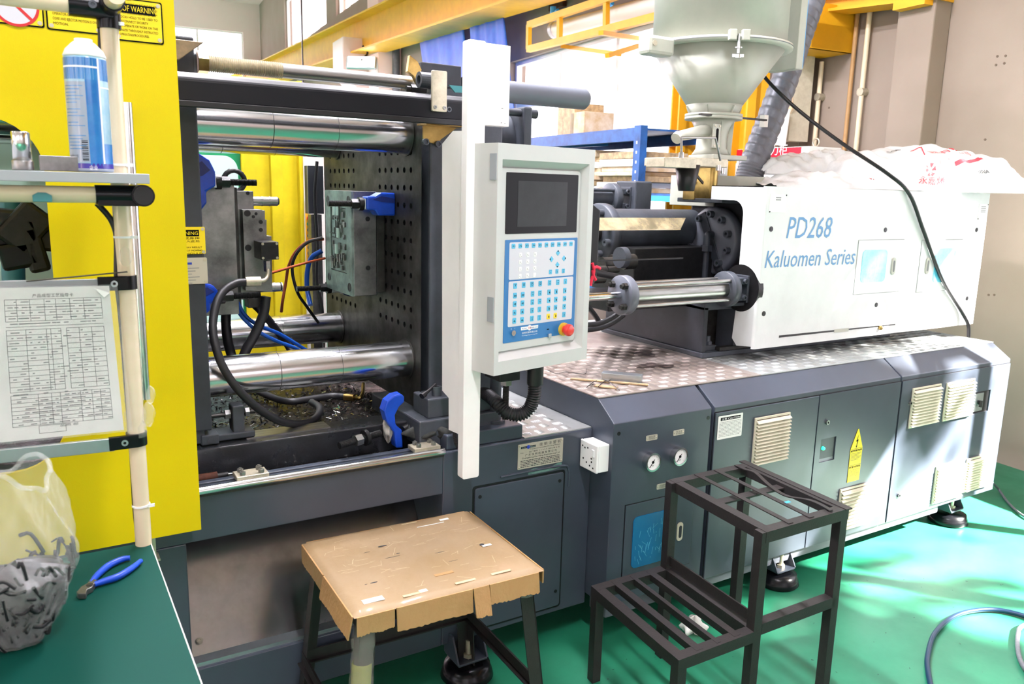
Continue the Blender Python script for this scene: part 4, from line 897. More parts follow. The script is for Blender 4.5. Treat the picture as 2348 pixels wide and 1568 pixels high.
# black hydraulic block
yb_ = ym-.11; x0, x1, z0, z1 = X(599, 595, yb_), X(640, 595, yb_), Z(602, 596, yb_), Z(600, 555, yb_)
k = MB().box((x0, yb_, z0), (x1, ym-.02, z1)).build('core_cylinder', 'black_steel', m2, bev=.002, label='black square hydraulic core cylinder')
for x, z in ((x0+.006, z0+.006), (x1-.006, z0+.006), (x0+.006, z1-.006), (x1-.006, z1-.006)): socket_screw(k, (x, yb_, z), (0, -1, 0), .004, .0025, 'zinc')
zl = Z(660, 680, ym)
MB().box((xb+.02, ym-.015, zl-.03), (xb+.09, ym+.04, zl+.002)).build('bottom_lug', 'steel_dark', m2, bev=.002)
# ---- clamp claws holding the moulds
def threaded(b, p, q, r, pitch=.004, n=14):
    p, q = V(p), V(q); L = (q-p).length; k = max(2, int(L/pitch)); d = (q-p)/k
    u = d.orthogonal().normalized(); w_ = d.cross(u).normalized(); vs = []
    for i in range(2*k+1):
        rr = r if i % 2 == 0 else r*.84; c = p+d*(i/2); vs += [c+(u*cos(2*pi*j/n)+w_*sin(2*pi*j/n))*rr for j in range(n)]
    return b.add(vs, [(i*n+j, i*n+(j+1) % n, (i+1)*n+(j+1) % n, (i+1)*n+j) for i in range(2*k) for j in range(n)], False).add(vs[:n], [tuple(range(n))[::-1]]).add(vs[-n:], [tuple(range(n))])
def claw(loc, sx, stud, lab, m='blue', tall=.09, flip=1, bl=.1, boxy=0):
    """blue mould clamp against a face at x=loc.x; sx: direction of the stud along x"""
    x, y, z = loc
    t = thing('mould_clamp', lab, 'clamp', loc, 'blue mould clamps')
    h = tall/2
    # arch-shaped body: thick C with a hollow
    pr = [(0, -h), (0, h*.9), (bl*.35, h), (bl*.8, h*.75), (bl, h*.35), (bl, -h*.15), (bl*.62, -h*.35), (bl*.62, -h*.75), (bl*.4, -h)]
    if boxy: pr = [(0, -h), (0, h), (bl*.5, h), (bl*.7, h*.7), (bl, h*.62), (bl, -h*.5), (bl*.72, -h*.55), (bl*.62, -h)]
    MB().prism([(x+sx*a, z+c*flip) for a, c in pr], 'y', y-.028, y+.028).build('clamp_body', m, t, bev=.006)
    for s_ in (-1, 1): MB().prism([(x+sx*a, z+c*flip) for a, c in [(.004, h*.5), (bl*.5, h*.7), (bl*.8, h*.4), (bl*.5, h*.2), (.004, h*.1)]], 'y', y+s_*.0285-.0015, y+s_*.0285+.0015).build('rib', 'blue_dark', t)
    MB().box((x+sx*bl*.72, y-.02, z-.018), (x+sx*(bl+.004), y+.02, z+.018)).build('washer_block', 'alu', t, bev=.002)
    b = MB().cyl((x+sx*(bl+.004), y, z), (x+sx*(bl+.02), y, z), .023, n=22).build('washer', 'black_steel', t, bev=.001)
    MB().hexn((x+sx*(bl+.02), y, z), (x+sx*(bl+.046), y, z), .0175).build('nut', 'black_steel', t, bev=.001)
    b = MB(); threaded(b, (x+sx*(bl+.046), y, z), (x+sx*(bl+.046+stud), y, z), .0105); b.build('stud', 'black_steel', t)
    return t
yc = 2.60
q = P(545, 418, 'y', yc); claw((XM, yc, q.z+.0), 1, .08, 'blue mould clamp high on the moving platen, its stud pointing right', tall=.17, bl=.075, m='blue')
q = P(570, 677, 'y', yc); claw((XM, yc, q.z-.0), 1, .085, 'blue mould clamp low on the moving platen behind the bent hose', tall=.10, bl=.07, flip=1, m='blue')
q = P(900, 468, 'y', 2.64); claw((XF, 2.64, q.z), -1, .08, 'bright blue mould clamp on the holed platen above right of the pale mould', tall=.078, bl=.105, m='blue', boxy=1)
q = P(755, 660, 'y', 3.0); claw((XF-.0, 3.01, q.z), -1, .09, 'dark blue mould clamp under the far corner of the pale mould', tall=.07, bl=.1, m='blue_dark')
# eye bolt
q = P(537, 412, 'y', ym+.08); t = thing('eye_bolt', 'black ring eye bolt above the moving mould half', 'bolt', (q.x, ym+.08, q.z-.03))
q = P(537, 415, 'y', ym+.08); MB().tube([q+V((.034*cos(k*pi/8), 0, .034*sin(k*pi/8))) for k in range(17)], .0085, n=10, sub=1).build('ring', 'black_steel', t)
MB().cyl(q-V((0, 0, .034)), q-V((0, 0, .055)), .012, n=12).build('shank', 'black_steel', t)
# ---- hoses
def hose(pts, r, m, lab, name='hydraulic_hose', cat='hose', group=None, sub=7, n=12):
    return tag(MB().tube(pts, r, n=n, sub=sub).build(name, m), lab, cat, group)
yh = 2.56
def H(l, y0=yh): return [P(a, b_, 'y', y0 if c is None else c) for a, b_, c in l]
t = thing('pressure_hose', 'black hydraulic hose looping from the steel elbow down to the sump', 'hose', P(540, 650, 'y', 2.58))
MB().tube(H([(566, 647, 2.58), (540, 650, 2.57), (512, 668, 2.54), (495, 700, 2.5), (488, 750, 2.46), (496, 800, 2.43), (516, 850, 2.41), (552, 900, 2.40), (600, 942, 2.42), (650, 968, 2.45), (700, 970, 2.5), (727, 955, 2.55), (733, 935, 2.62), (715, 922, 2.72)]), .0125, n=14, sub=8).build('hose', 'rubber', t)
p, q = P(563, 646, 'y', 2.58), P(597, 645, 'y', 2.58); MB().cyl(p, q, .0155, n=16).build('ferrule', 'brass' if False else 'zinc', t)
MB().tube(H([(596, 644, 2.58), (606, 643, 2.58), (613, 634, 2.59), (615, 618, 2.595), (614, 610, 2.6)]), .007, sub=5).build('elbow', 'zinc', t)
p, q = P(614, 622, 'y', 2.6), P(613, 598, 'y', 2.6); MB().hexn(p, q, .0125).build('fitting', 'chrome_dull', t)
hose(H([(519, 700, 2.75), (518, 740, 2.75), (522, 780, 2.75), (531, 815, 2.75), (545, 860, 2.7)]), .016, 'rubber', 'thick black hose hanging behind the bent hydraulic hose')
hose(H([(610, 680, 2.66), (604, 720, 2.66), (585, 765, 2.66), (563, 805, 2.66), (548, 850, 2.66)]), .016, 'rubber', 'thick black hose slanting down left from the moving mould')
hose(H([(575, 690, 2.8), (600, 715, 2.8), (625, 745, 2.85), (648, 775, 2.9), (665, 800, 2.9), (675, 830, 2.85)]), .014, 'rubber', 'black hose slanting down right behind the blue hoses')
hose(H([(545, 692, 2.7), (560, 720, 2.7), (590, 745, 2.7), (640, 765, 2.74), (690, 795, 2.78), (712, 808, 2.8)]), .0065, 'blue_hose', 'blue water hose, upper one of the pair crossing the rear tie bar', 'water_hose', group='blue water hoses')
hose(H([(540, 695, 2.68), (552, 722, 2.68), (585, 755, 2.68), (630, 780, 2.7), (675, 797, 2.74), (700, 812, 2.78)]), .0065, 'blue_hose', 'blue water hose, lower one of the pair crossing the rear tie bar', 'water_hose', group='blue water hoses')
hose(H([(742, 548, 3.02), (710, 552, 3.06), (680, 575, 3.1), (662, 610, 3.12), (655, 650, 3.14), (648, 690, 3.14), (645, 715, 3.16)]), .006, 'orange_hose', 'orange hose arching down in front of the yellow rear door', 'water_hose')
hose(H([(745, 592, 3.02), (700, 603, 2.98), (655, 616, 2.92), (620, 626, 2.85)]), .0048, 'orange_hose', 'thin orange brown hose running nearly level to the mould', 'water_hose')
hose(H([(740, 545, 3.0), (705, 556, 3.02), (678, 585, 3.04), (670, 620, 3.06), (682, 670, 3.06), (705, 705, 3.08), (730, 740, 3.1)]), .006, 'black', 'thin black hose curving in front of the yellow rear door', 'water_hose')
hose(H([(738, 575, 3.2), (715, 590, 3.22), (705, 620, 3.24), (704, 660, 3.24), (712, 700, 3.2)]), .010, 'blue_hose', 'thick blue hose hanging by the far edge of the holed platen', 'water_hose')
hose(H([(727, 370, 3.42), (722, 450, 3.42), (728, 560, 3.42), (726, 640, 3.42), (738, 700, 3.42), (742, 790, 3.42), (735, 860, 3.3)]), .007, 'black', 'black cable running down behind the far edge of the holed platen', 'cable', 'cable')
# hose lying in the sump
t = thing('sump_hose', 'black hose with brass end lying in the oily sump', 'hose', P(700, 915, 'z', .87))
MB().tube([P(a, b_, 'z', .87) for a, b_ in ((560, 880), (610, 905), (660, 920), (710, 915), (760, 908), (792, 910))], .013, n=12, sub=6).build('hose', 'rubber', t)
MB().cyl(P(790, 910, 'z', .872), P(812, 912, 'z', .872), .014, n=12).tube([P(812, 912, 'z', .872), P(825, 912, 'z', .876), P(832, 900, 'z', .886), P(833, 880, 'z', .9)], .007, sub=4).build('end_fitting', 'brass', t)
# ---- rear safety door in yellow with a green framed window
YR = 3.75
rd = thing('rear_safety_door', 'yellow ribbed rear safety door seen through the clamping area', 'door', (.6, YR, .5))
xl, xm_, xr_ = X(300, 500, YR), X(556, 420, YR), X(699, 420, YR)
MB().box((xl, YR, .55), (xm_, YR+.03, 2.1)).build('green_frame', 'green_paint', rd, bev=.004, label='green painted window frame')
wz1, wz0 = Z(520, 357, YR), Z(520, 775, YR)
MB().prism(rrect(xl+.02, wz0, X(546, 420, YR), wz1, .06, 8), 'y', YR-.006, YR-.001).build('milky_window', 'window_milk', rd, label='milky green plastic window')
MB().box((xm_, YR, .5), (xr_, YR+.03, 2.1)).build('door_panel', 'yellow_old', rd, bev=.004)
for px0, px1, dy in ((623, 649, .03), (688, 699, .04), (556, 562, .02)): MB().box((X(px0, 450, YR-dy), YR-dy, .5), (X(px1, 450, YR-dy), YR, 2.1)).build('rib', 'yellow_old', rd, bev=.003)
MB().box((xm_-.3, YR-.012, .5), (xr_, YR, Z(600, 775, YR))).build('kick_plate', 'yellow_old', rd, bev=.003)
# guard post and emergency label strip right of it
t = thing('rear_control_post', 'slim pale rear post with a strip of orange labels and buttons', 'post', (X(712, 500, 3.7), 3.7, .5))
x0, x1 = X(699, 500, 3.7), X(716, 500, 3.7)
MB().box((x0, 3.7, .5), (x1+.06, 3.76, 2.05)).build('post', 'frame_white', t, bev=.003)
MB().box((x0+.002, 3.696, Z(705, 600, 3.7)), (X(708, 500, 3.7), 3.7, Z(705, 465, 3.7))).build('label_strip', 'orange_label', t)
for k in range(8):
    z = Z(704, 500+k*13.5, 3.69); MB().cyl((x0+.018, 3.690, z), (x0+.018, 3.696, z), .011, n=12).build('push_button', ('red', 'green_paint', 'bolt', 'bolt', 'bolt', 'bolt', 'bolt', 'bolt')[k], t)
x0, x1 = X(707, 440, 3.45), X(742, 440, 3.45)
t = thing('terminal_cover', 'dark sheet cover with bright edges behind the far side of the mould', 'cover', ((x0+x1)/2, 3.45, 1.0))
MB().box((x0, 3.45, Z(720, 490, 3.45)), (x1, 3.5, Z(720, 380, 3.45))).build('upper_cover', 'grey_dark', t); MB().box((x0-.004, 3.448, Z(720, 490, 3.45)), (x0, 3.452, Z(720, 380, 3.45))).build('edge_strip', 'alu', t)
MB().box((x0+.01, 3.452, .85), (x1-.01, 3.5, Z(720, 492, 3.45))).build('lower_cover', 'steel', t)
# ---- black top beam, brackets, threaded rod
tb = thing('top_gate_beam', 'long black beam over the clamping area that carries the gate', 'beam', (.6, 2.3, 1.88))
zb0, zb1 = 1.846, 1.922
MB().prism([(2.25, zb0), (2.33, zb0), (2.33, zb1), (2.268, zb1), (2.25, zb1-.018)], 'x', -1.3, 1.225).build('beam', 'beam_black', tb, bev=.006)
MB().box((-1.3, 2.244, zb0-.012), (1.19, 2.262, zb0+.004)).build('lip', 'black', tb, bev=.002)
q = P(1020, 250, 'y', 2.249); MB().ring((q.x+.015, 2.2485, q.z), (q.x+.015, 2.2505, q.z), .008, .005).build('hole_rim', 'bolt', tb)
# bracket plate on the beam
x0, x1, z0, z1 = X(990, 200, 2.24), X(1024, 200, 2.24), Z(1005, 256, 2.24), Z(1005, 162, 2.24)
t = thing('beam_bracket', 'nickel plated strap with two screws clamped on the black top beam', 'bracket', ((x0+x1)/2, 2.24, z0))
MB().prism(rrect(x0, z0, x1, z1, .004), 'y', 2.236, 2.246).build('strap', 'zinc', t, bev=.0015)
for x in (x0+.009, x1-.009): socket_screw(t, (x, 2.236, z0+.012), (0, -1, 0), .0055, .004, 'chrome_dull')
x2, z2 = X(960, 185, 2.3), Z(975, 184, 2.3); MB().ring((x2, 2.30, z2), (x1, 2.30, z2), .0235, .013, 22).build('pipe_stub', 'grey_dark', t)
# dark gusset plate behind
YG = 2.40
MB().prism([(X(966, 142, YG), Z(966, 141, YG)), (X(1058, 150, YG), Z(1058, 152, YG)), (X(1058, 200, YG), Z(1058, 202, YG)), (X(966, 200, YG), Z(966, 200, YG))], 'y', YG, YG+.03).build('gusset_plate', 'grey_dark', t, bev=.003)
MB().prism([(X(1028, 196, YG-.03), Z(1028, 195, YG-.03)), (X(1068, 199, YG-.03), Z(1068, 199, YG-.03)), (X(1068, 213, YG-.03), Z(1068, 213, YG-.03)), (X(1042, 212, YG-.03), Z(1042, 212, YG-.03))], 'y', YG-.035, YG-.03).build('teal_wedge', 'teal_label', t)
MB().prism([(X(932, 170, YG-.02), Z(932, 165, YG-.02)), (X(937, 128, YG-.02), Z(937, 127, YG-.02)), (X(955, 145, YG-.02), Z(955, 142, YG-.02)), (X(964, 165, YG-.02), Z(962, 160, YG-.02)), (X(955, 192, YG-.02), Z(955, 195, YG-.02)), (X(945, 175, YG-.02), Z(945, 175, YG-.02))], 'y', YG-.03, YG-.012).build('catch_plate', 'brass', t, bev=.0015, label='brownish pointed catch plate')
p = P(955, 205, 'y', YG-.04); MB().hexn(p-V((.02, 0, 0)), p+V((.03, 0, 0)), .014).cyl(p-V((.035, 0, 0)), p, .009, n=10).build('adjusting_nut', 'black_steel', t)
# threaded rod
YT = 2.42; p0, p1, p2, p3 = P(475, 147, 'y', YT), P(645, 160, 'y', YT), P(950, 190, 'y', YT), P(452, 145, 'y', YT)
zr_ = (p0.z+p2.z)/2
t = thing('safety_rod', 'long bright rod with a threaded left end over the clamping area', 'rod', (p1.x, YT, zr_))
b = MB(); threaded(b, (p0.x, YT, zr_), (p1.x, YT, zr_), .0225, .0055, 20); b.build('thread', 'zinc', t)
MB().cyl((p1.x, YT, zr_), (p2.x, YT, zr_), .0205, n=28).build('shaft', 'chrome_dull', t)
MB().hexn((p3.x, YT, zr_), (p0.x, YT, zr_), .032).build('lock_nut', 'brass', t)
# holder on the moving platen
t = thing('rod_holder', 'cast block holding the threaded rod beside the yellow gate', 'bracket', (.36, 2.42, 1.95))
x0, x1 = X(398, 150, 2.4), X(453, 150, 2.4)
MB().box((x0-.06, 2.401, zb1-.04), (x1, 2.46, Z(430, 120, 2.4))).build('block', 'casting', t, bev=.004)
MB().prism([(X(380, 90, 2.36), Z(380, 88, 2.36)), (X(466, 96, 2.36), Z(466, 98, 2.36)), (X(410, 138, 2.36), Z(410, 138, 2.36)), (X(380, 138, 2.36), Z(380, 140, 2.36))], 'y', 2.35, 2.375).build('stop_plate', 'zinc_dark', t, bev=.002, label='slanted brownish steel plate')
# big grey tube beyond the pillar
YT2 = 2.44; c0, c1 = P(1168, 213, 'y', YT2), P(1340, 226, 'y', YT2)
t = thing('rod_sleeve', 'thick grey plastic tube sticking out right of the white pillar', 'tube', (c1.x, YT2, c1.z)); zc = (c0.z+c1.z)/2
xs_ = X(1345, 226, YT2)
MB().cyl((X(1062, 195, YT2), YT2, zc), (xs_-.012, YT2, zc), .0365, n=36, cap=False).cyl((xs_-.012, YT2, zc), (xs_, YT2, zc), .0365, .027, n=36).build('tube', 'duct' if False else 'grey_light', t)
# brass angle bracket under the beam
t = thing('brass_angle_bracket', 'gold passivated angle bracket under the right end of the black beam', 'bracket', P(1000, 300, 'y', YF-.03))
q = [P(a, b_, 'y', YF-.012) for a, b_ in ((970, 279), (1062, 282), (1010, 320), (1003, 332), (970, 322))]
MB().prism([(p.x, p.z) for p in q], 'y', YF-.014, YF-.006).build('plate', 'brass', t)
q0, q1 = P(970, 286, 'y', YF-.05), P(1064, 290, 'y', YF-.05); MB().box((q0.x, YF-.075, q1.z-.004), (q1.x, YF-.006, q1.z+.002)).build('flange', 'brass', t)
for px, py in ((979, 325), (1008, 330)): q = P(px, py, 'y', YF-.03); MB().ring((q.x, YF-.026, q.z), (q.x, YF-.014, q.z), .0105, .006, 18).cyl((q.x, YF-.022, q.z), (q.x, YF-.014, q.z), .006, n=12).build('bolt', 'bolt', t)
# ---- blue clamp, studs, rags lying on the bed
t = thing('loose_mould_clamp', 'loose blue mould clamp standing on edge at the right of the sump', 'clamp', P(915, 1000, 'z', .83))
yq = 2.34; pr = [(917, 901), (925, 908), (924, 920), (912, 932), (903, 950), (905, 972), (919, 984), (921, 1025), (905, 1025), (901, 990), (884, 965), (877, 940), (884, 918), (900, 905)]
MB().prism([(X(a, b_, yq), Z(a, b_, yq)) for a, b_ in pr], 'y', yq-.012, yq+.03).build('clamp_body', 'blue', t, bev=.005)
p0, p1 = P(778, 1022, 'y', 2.31), P(812, 1006, 'y', 2.31); p2, p3 = P(838, 1002, 'y', 2.33), P(872, 993, 'y', 2.34)
b = MB(); threaded(b, p0, p3, .0115); b.build('stud', 'black_steel', t); d = (p3-p0).normalized(); c = p0.lerp(p3, .45)
MB().hexn(c-d*.012, c+d*.012, .019).build('nut', 'chrome_dull', t, label='bright hexagon nut'); MB().cyl(c+d*.022, c+d*.034, .026, n=22).build('washer', 'black_steel', t)
p4, p5 = P(922, 985, 'y', 2.36), P(962, 962, 'y', 2.42); b = MB(); threaded(b, p4, p5, .0115); b.build('stud', 'black_steel', t)
def rag(c, s, m, name, lab, seed):
    random.seed(seed); ph = [random.uniform(0, 6) for _ in range(6)]; b = MB()
    def f(u, v):
        a = 2*pi*u; e = (v-.5)*pi; r = 1+.3*sin(3*a+ph[0]+v*3)+.22*sin(5*a+ph[1]-v*5)+.12*sin(9*a+ph[2]+v*9); return V(c)+V((s[0]*r*cos(e)*cos(a), s[1]*r*cos(e)*sin(a), s[2]*(1+sin(e)*(1+.4*sin(4*a+ph[3])))))
    b.grid(f, 40, 16); return tag(b.build(name, m), lab, 'rag')
q = P(890, 988, 'y', 2.36); rag((q.x, 2.36, .83), (.016, .022, .035), 'rag_light', 'paper_wad', 'pale crumpled wad stuck around the blue clamp stud', 4)
q = P(962, 1005, 'y', 2.34); rag((q.x, 2.35, .83), (.055, .045, .02), 'rag', 'oily_rag', 'dark oily rag heaped at the right end of the sump', 8)
q = P(1005, 985, 'y', 2.30); rag((q.x-.005, 2.3, .835), (.05, .04, .018), 'rag', 'work_glove', 'folded grey green work glove against the platen foot', 12)
# ---- black corrugated thin cable by the pillar
def corrugated(b, pts, r, pitch, n=18, amp=.16):
    pts = [V(p) for p in pts]; o = []
    for i in range(len(pts)-1):
        p0 = pts[i-1] if i else pts[0]*2-pts[1]; p1, p2 = pts[i], pts[i+1]; p3 = pts[i+2] if i+2 < len(pts) else p2*2-p1
        for k in range(40): t_ = k/40; o.append(.5*((2*p1)+(p2-p0)*t_+(2*p0-5*p1+4*p2-p3)*t_*t_+(3*p1-p0-3*p2+p3)*t_**3))
    o.append(pts[-1]); L = [0]
    for i in range(1, len(o)): L.append(L[-1]+(o[i]-o[i-1]).length)
    m_ = int(L[-1]/(pitch/4)); s_ = []; j = 0
    for k in range(m_+1):
        t_ = L[-1]*k/m_
        while j < len(L)-2 and L[j+1] < t_: j += 1
        s_.append(o[j].lerp(o[j+1], (t_-L[j])/max(1e-6, L[j+1]-L[j])))
    return b.tube(s_, r, n=n, sub=1, rf=lambda i, m2_: r*(1-(amp if i % 4 >= 2 else 0)))
b = MB(); corrugated(b, [P(1058, 955, 'y', 2.2), P(1046, 975, 'y', 2.2), P(1044, 1000, 'y', 2.2), P(1050, 1022, 'y', 2.2), P(1062, 1030, 'y', 2.2)], .0085, .005, 12)
tag(b.build('spiral_cable', 'rubber'), 'thin black spiral cable beside the bottom of the white pillar', 'cable')
# ================================================================ GATE, PILLAR, CONSOLE
# ---- yellow operator gate
YD = 2.12
gt = thing('operator_gate', 'large yellow sliding safety gate with warning plates and a rounded window', 'gate', (-.3, YD, .75))
xg = X(440, 800, YD); zg0, zg1 = Z(455, 1215, YD), 2.12
# sheet with the window opening: a cell grid around the rounded window (window right edge px 90..130, top px 270, bottom px 1100)
xw = X(93, 560, YD); zw1 = Z(0, 268, YD); zw0 = Z(20, 1085, YD)
wx_l = xw-.75
def rounded_hole_sheet(b, X0, X1, Z0, Z1, hx0, hx1, hz0, hz1, r, y0, y1, n=8):
    out = [(X1, Z1), (X0, Z1), (X0, Z0), (X1, Z0)]
    inn = rrect(hx0, hz0, hx1, hz1, r, n); k = len(inn)//4
    def side(y, rev):
        vs = [(x, y, z) for x, z in inn]+[(x, y, z) for x, z in ((X0, Z0), (X1, Z0), (X1, Z1), (X0, Z1))]; m_ = len(inn); fs = []
        for c in range(4):
            for i in range(k-1): fs.append((c*k+i, c*k+i+1, m_+c))
            fs.append((c*k+k-1, ((c+1)*k) % m_, m_+(c+1) % 4, m_+c))
        b.add(vs, [f[::-1] for f in fs] if rev else fs)
    side(y0, True); side(y1, False)
    m_ = len(inn); vs = [(x, y0, z) for x, z in inn]+[(x, y1, z) for x, z in inn]; b.add(vs, [(i, m_+i, m_+(i+1) % m_, (i+1) % m_) for i in range(m_)])
    o = [(X0, Z0), (X1, Z0), (X1, Z1), (X0, Z1)]; b.add([(x, y0, z) for x, z in o]+[(x, y1, z) for x, z in o], [(i, (i+1) % 4, 4+(i+1) % 4, 4+i) for i in range(4)])
b = MB(); rounded_hole_sheet(b, -1.5, xg, zg0, zg1, wx_l, xw+.02, zw0, zw1, .11, YD, YD+.012); b.build('gate_panel', 'yellow', gt, bev=.0015)
MB().box((xg-.03, YD+.012, zg0), (xg, YD+.05, zg1)).build('edge_fold', 'yellow', gt)
MB().box((-1.5, YD+.013, zg0+.01), (xg-.001, YD+.02, zg0+.03)).build('bottom_fold', 'yellow', gt)
MB().quad((wx_l-.02, YD+.016, zw0-.02), (xw+.03, YD+.016, zw0-.02), (xw+.03, YD+.016, zw1+.02), (wx_l-.02, YD+.016, zw1+.02)).build('window_pane', 'acrylic', gt)
MB().box((X(300, 240, YD-.03), YD-.042, Z(290, 905, YD)), (X(300, 240, YD-.03)+.012, YD-.03, Z(290, 232, YD-.03))).build('old_handle', 'chrome', gt) if False else None
# chrome handle tube behind the rack post
xh = X(292, 240, YD-.04); xh2 = X(341, 905, YD-.04); MB().cyl((xh, YD-.04, Z(292, 235, YD-.04)), (xh, YD-.04, Z(330, 915, YD-.04)), .0105, n=20).build('handle_tube', 'chrome', gt, label='long polished vertical gate handle')
for z in (Z(292, 260, YD), Z(330, 895, YD)): MB().cyl((xh, YD-.04, z), (xh, YD, z), .007, n=10).build('handle_mount', 'chrome_dull', gt)
YL = YD-.001
def bigplate(px0, px1, pyb0, pyb1, ztop, lines, hd=None, name='warning_plate', lab=None, th=.0095):
    x0, x1 = X(px0, pyb0, YL), X(px1, pyb1, YL); z0 = (Z(px0, pyb0, YL)+Z(px1, pyb1, YL))/2; z1 = ztop
    MB().prism(rrect(x0, z0, x1, z1, .005), 'y', YL-.0008, YL+.0).build('plate_border', 'ink', gt)
    p = front_label(gt, x0+.003, x1-.003, z0+.003, z1-.003, YL-.0006, 'label_yellow', name, lab)
    for k, s_ in enumerate(lines): 
        if s_: text(s_, FRONT(x0+.012, YL-.0026, z0+.012+(len(lines)-1-k)*th*1.25), th*.95, 'ink', p, w=(x1-x0-.024)*(1 if len(s_) > 20 else .35 if len(s_) < 9 else .75))
    if hd: 
        MB().box((x0+.01, YL-.0026, z1-.032), (x1-.016, YL-.0019, z1-.012)).build('title_bar', 'ink', p); text(hd, FRONT(x0+.02, YL-.003, z1-.028), .018, 'label_yellow', p, w=(x1-x0)*.7)
    return p, x0, x1, z0, z1
p, *_ = bigplate(108, 236, 66, 82, Z(130, -60, YL), ['防护门打开时禁止', 'SERIOUS INJURY CAN OCCUR IN', 'CLAMP  MOULD  AREA  WHEN  THE', 'OPERATOR GATE(S) IS OPEN WHILE', 'CORE AND EJECTOR MOTION IS ON', 'MOTION.'], th=.0082, lab='yellow warning plate about the clamp mould area')
p, x0, x1, z0, z1 = bigplate(262, 376, 92, 103, Z(365, 6, YL), ['请勿将身体部位', '在未关闭电源时', 'WHEN WORKING ON THIS MACHINE FOR', 'OTHER THAN MOTOR(S) AND', 'AFTER DISCONNECTS TO "OFF"', 'LOCKS HOLD TO BE USED TO', 'DISCONNECT SECURITY', 'OR OPERATE OR WORK ON THIS', 'UNLESS THROUGHLY INSTRUCTED', 'OPERATINGPROCEDURES'], hd='OF WARNING', lab='yellow OF WARNING plate at the top corner of the gate', th=.0076)
p, x0, x1, z0, z1 = bigplate(-60, 103, 46, 66, Z(60, -80, YL), [], lab='yellow prohibition plate with a red ring', )
q = P(36, 12, 'y', YL); cx, cz = q.x, q.z; MB().cyl((cx, YL-.0024, cz), (cx, YL-.0028, cz), .042, n=40).build('picture_disc', 'panel_lilac', p)
MB().ring((cx, YL-.0034, cz), (cx, YL-.0024, cz), .044, .0385, 48).build('red_ring', 'red', p); MB().bar((cx-.029, YL-.0032, cz+.029), (cx+.029, YL-.0032, cz-.029), .006, .0008, (0, 1, 0)).build('red_slash', 'red', p)
# machinery seen through the gate window: toggle links
tl = thing('toggle_linkage', 'black toggle linkage seen through the gate window', 'linkage', (-.05, 2.6, 1.2))
for a_, c_, w_, m in [((20, 560), (95, 480), .09, 'black_steel'), ((0, 590), (90, 575), .07, 'black_gloss'), ((55, 500), (95, 620), .05, 'black_steel')]:
    p, q = P(*a_, 'y', 2.5), P(*c_, 'y', 2.5); MB().bar(p, q, .1, w_).build('link', m, tl, bev=.01)
MB().cyl(P(-20, 560, 'y', 2.6), P(85, 562, 'y', 2.6), .02, n=16).build('link_pin', 'chrome_dull', tl)
MB().cyl(P(25, 440, 'y', 2.75), P(32, 660, 'y', 2.75), .03, n=16).build('cylinder_rod', 'teal_label', tl)
MB().box((-.9, 3.3, .95), (.095, 3.32, 2.2)).build('rear_sheet', 'window_milk', tl)
MB().box((-1.2, 2.6, 1.80), (X(60, 300, 2.6), 2.7, 2.1)).build('crosshead', 'black_steel', tl, bev=.01)
MB().bar((-.9, 2.55, 1.62), (.09, 2.5, 1.5), .06, .1).build('link', 'black_steel', tl, bev=.01)
# bracket under the gate
q = P(362, 1262, 'y', 2.18); t = thing('gate_hook', 'small bent zinc hook below the corner of the yellow gate', 'hook', (q.x, 2.18, q.z-.03))
MB().box((q.x-.012, 2.18, Z(362, 1283, 2.18)), (q.x-.004, 2.215, Z(362, 1215, 2.18))).box((q.x-.012, 2.17, Z(362, 1283, 2.18)), (q.x+.004, 2.215, Z(362, 1278, 2.18))).build('hook', 'zinc', t)
# ---- white pillar cover
XP = X(1067, 600, YD); XP2 = X(1107, 600, YD); zp0, zp1 = Z(1062, 1100, YD), Z(1067, 88, YD)
pc = thing('pillar_cover', 'tall off-white sheet metal pillar in front of the fixed platen', 'pillar', ((XP+XP2)/2, YD, zp0))
MB().prism(rrect(XP, zp0, XP2, zp1, .008, 4), 'y', YD, YD+.035).build('front_strip', 'white', pc, bev=.002)
q = [P(a, b_, 'x', XP+.006) for a, b_ in ((1062, 1000), (1030, 985), (1030, 912), (1015, 895), (1015, 330), (1040, 300), (1064, 300))]
ymin = YD+.03; pts = [(max(p.y, ymin), p.z) for p in q]; pts[0] = (ymin, pts[0][1]); pts[-1] = (ymin, pts[-1][1])
MB().prism(pts, 'x', XP+.004, XP+.012).build('side_sheet', 'white', pc)
x0, x1, z0, z1 = XP2-.001, X(1166, 200, YD+.02), Z(1120, 288, YD+.02), Z(1120, 100, YD+.02)
MB().box((x0, YD+.012, z0), (x1, YD+.05, z1)).build('upper_sheet', 'white', pc, bev=.002)
for px, py, w_ in ((1152, 249, .006), (1150, 282, .004), (1158, 284, .003)): q = P(px, py, 'y', YD+.011); MB().box((q.x-w_/2, YD+.0115, q.z), (q.x+w_/2, YD+.0125, q.z+.0015)).build('scratch', 'ink_mid', pc)
# ---- cylinder end behind the console
t = thing('cylinder_end_flange', 'dark cast flange with a fat cylinder behind the white console', 'cylinder', P(1200, 300, 'y', 2.7))
yF = 2.62; xA = XF+.3; 
fz0, fz1 = 1.70, Z(1215, 245, yF)
xfl = X(1220, 300, yF)
MB().box((xfl-.035, yF, 1.55), (xfl, yF+.36, fz1)).build('flange_plate', 'casting', t, bev=.006)
MB().cyl((XF+.3, yF+.16, Z(1180, 318, yF+.1)), (xfl-.034, yF+.16, Z(1180, 318, yF+.1)), .1, n=36).build('cylinder', 'casting', t)
zq = Z(1180, 258, yF+.03); MB().cyl((XF+.3, yF+.03, zq), (xfl+.035, yF+.03, zq), .0135, n=16).cyl((xfl, yF+.03, zq), (xfl+.035, yF+.03, zq), .017, n=16).build('tension_rod', 'grey_dark', t)
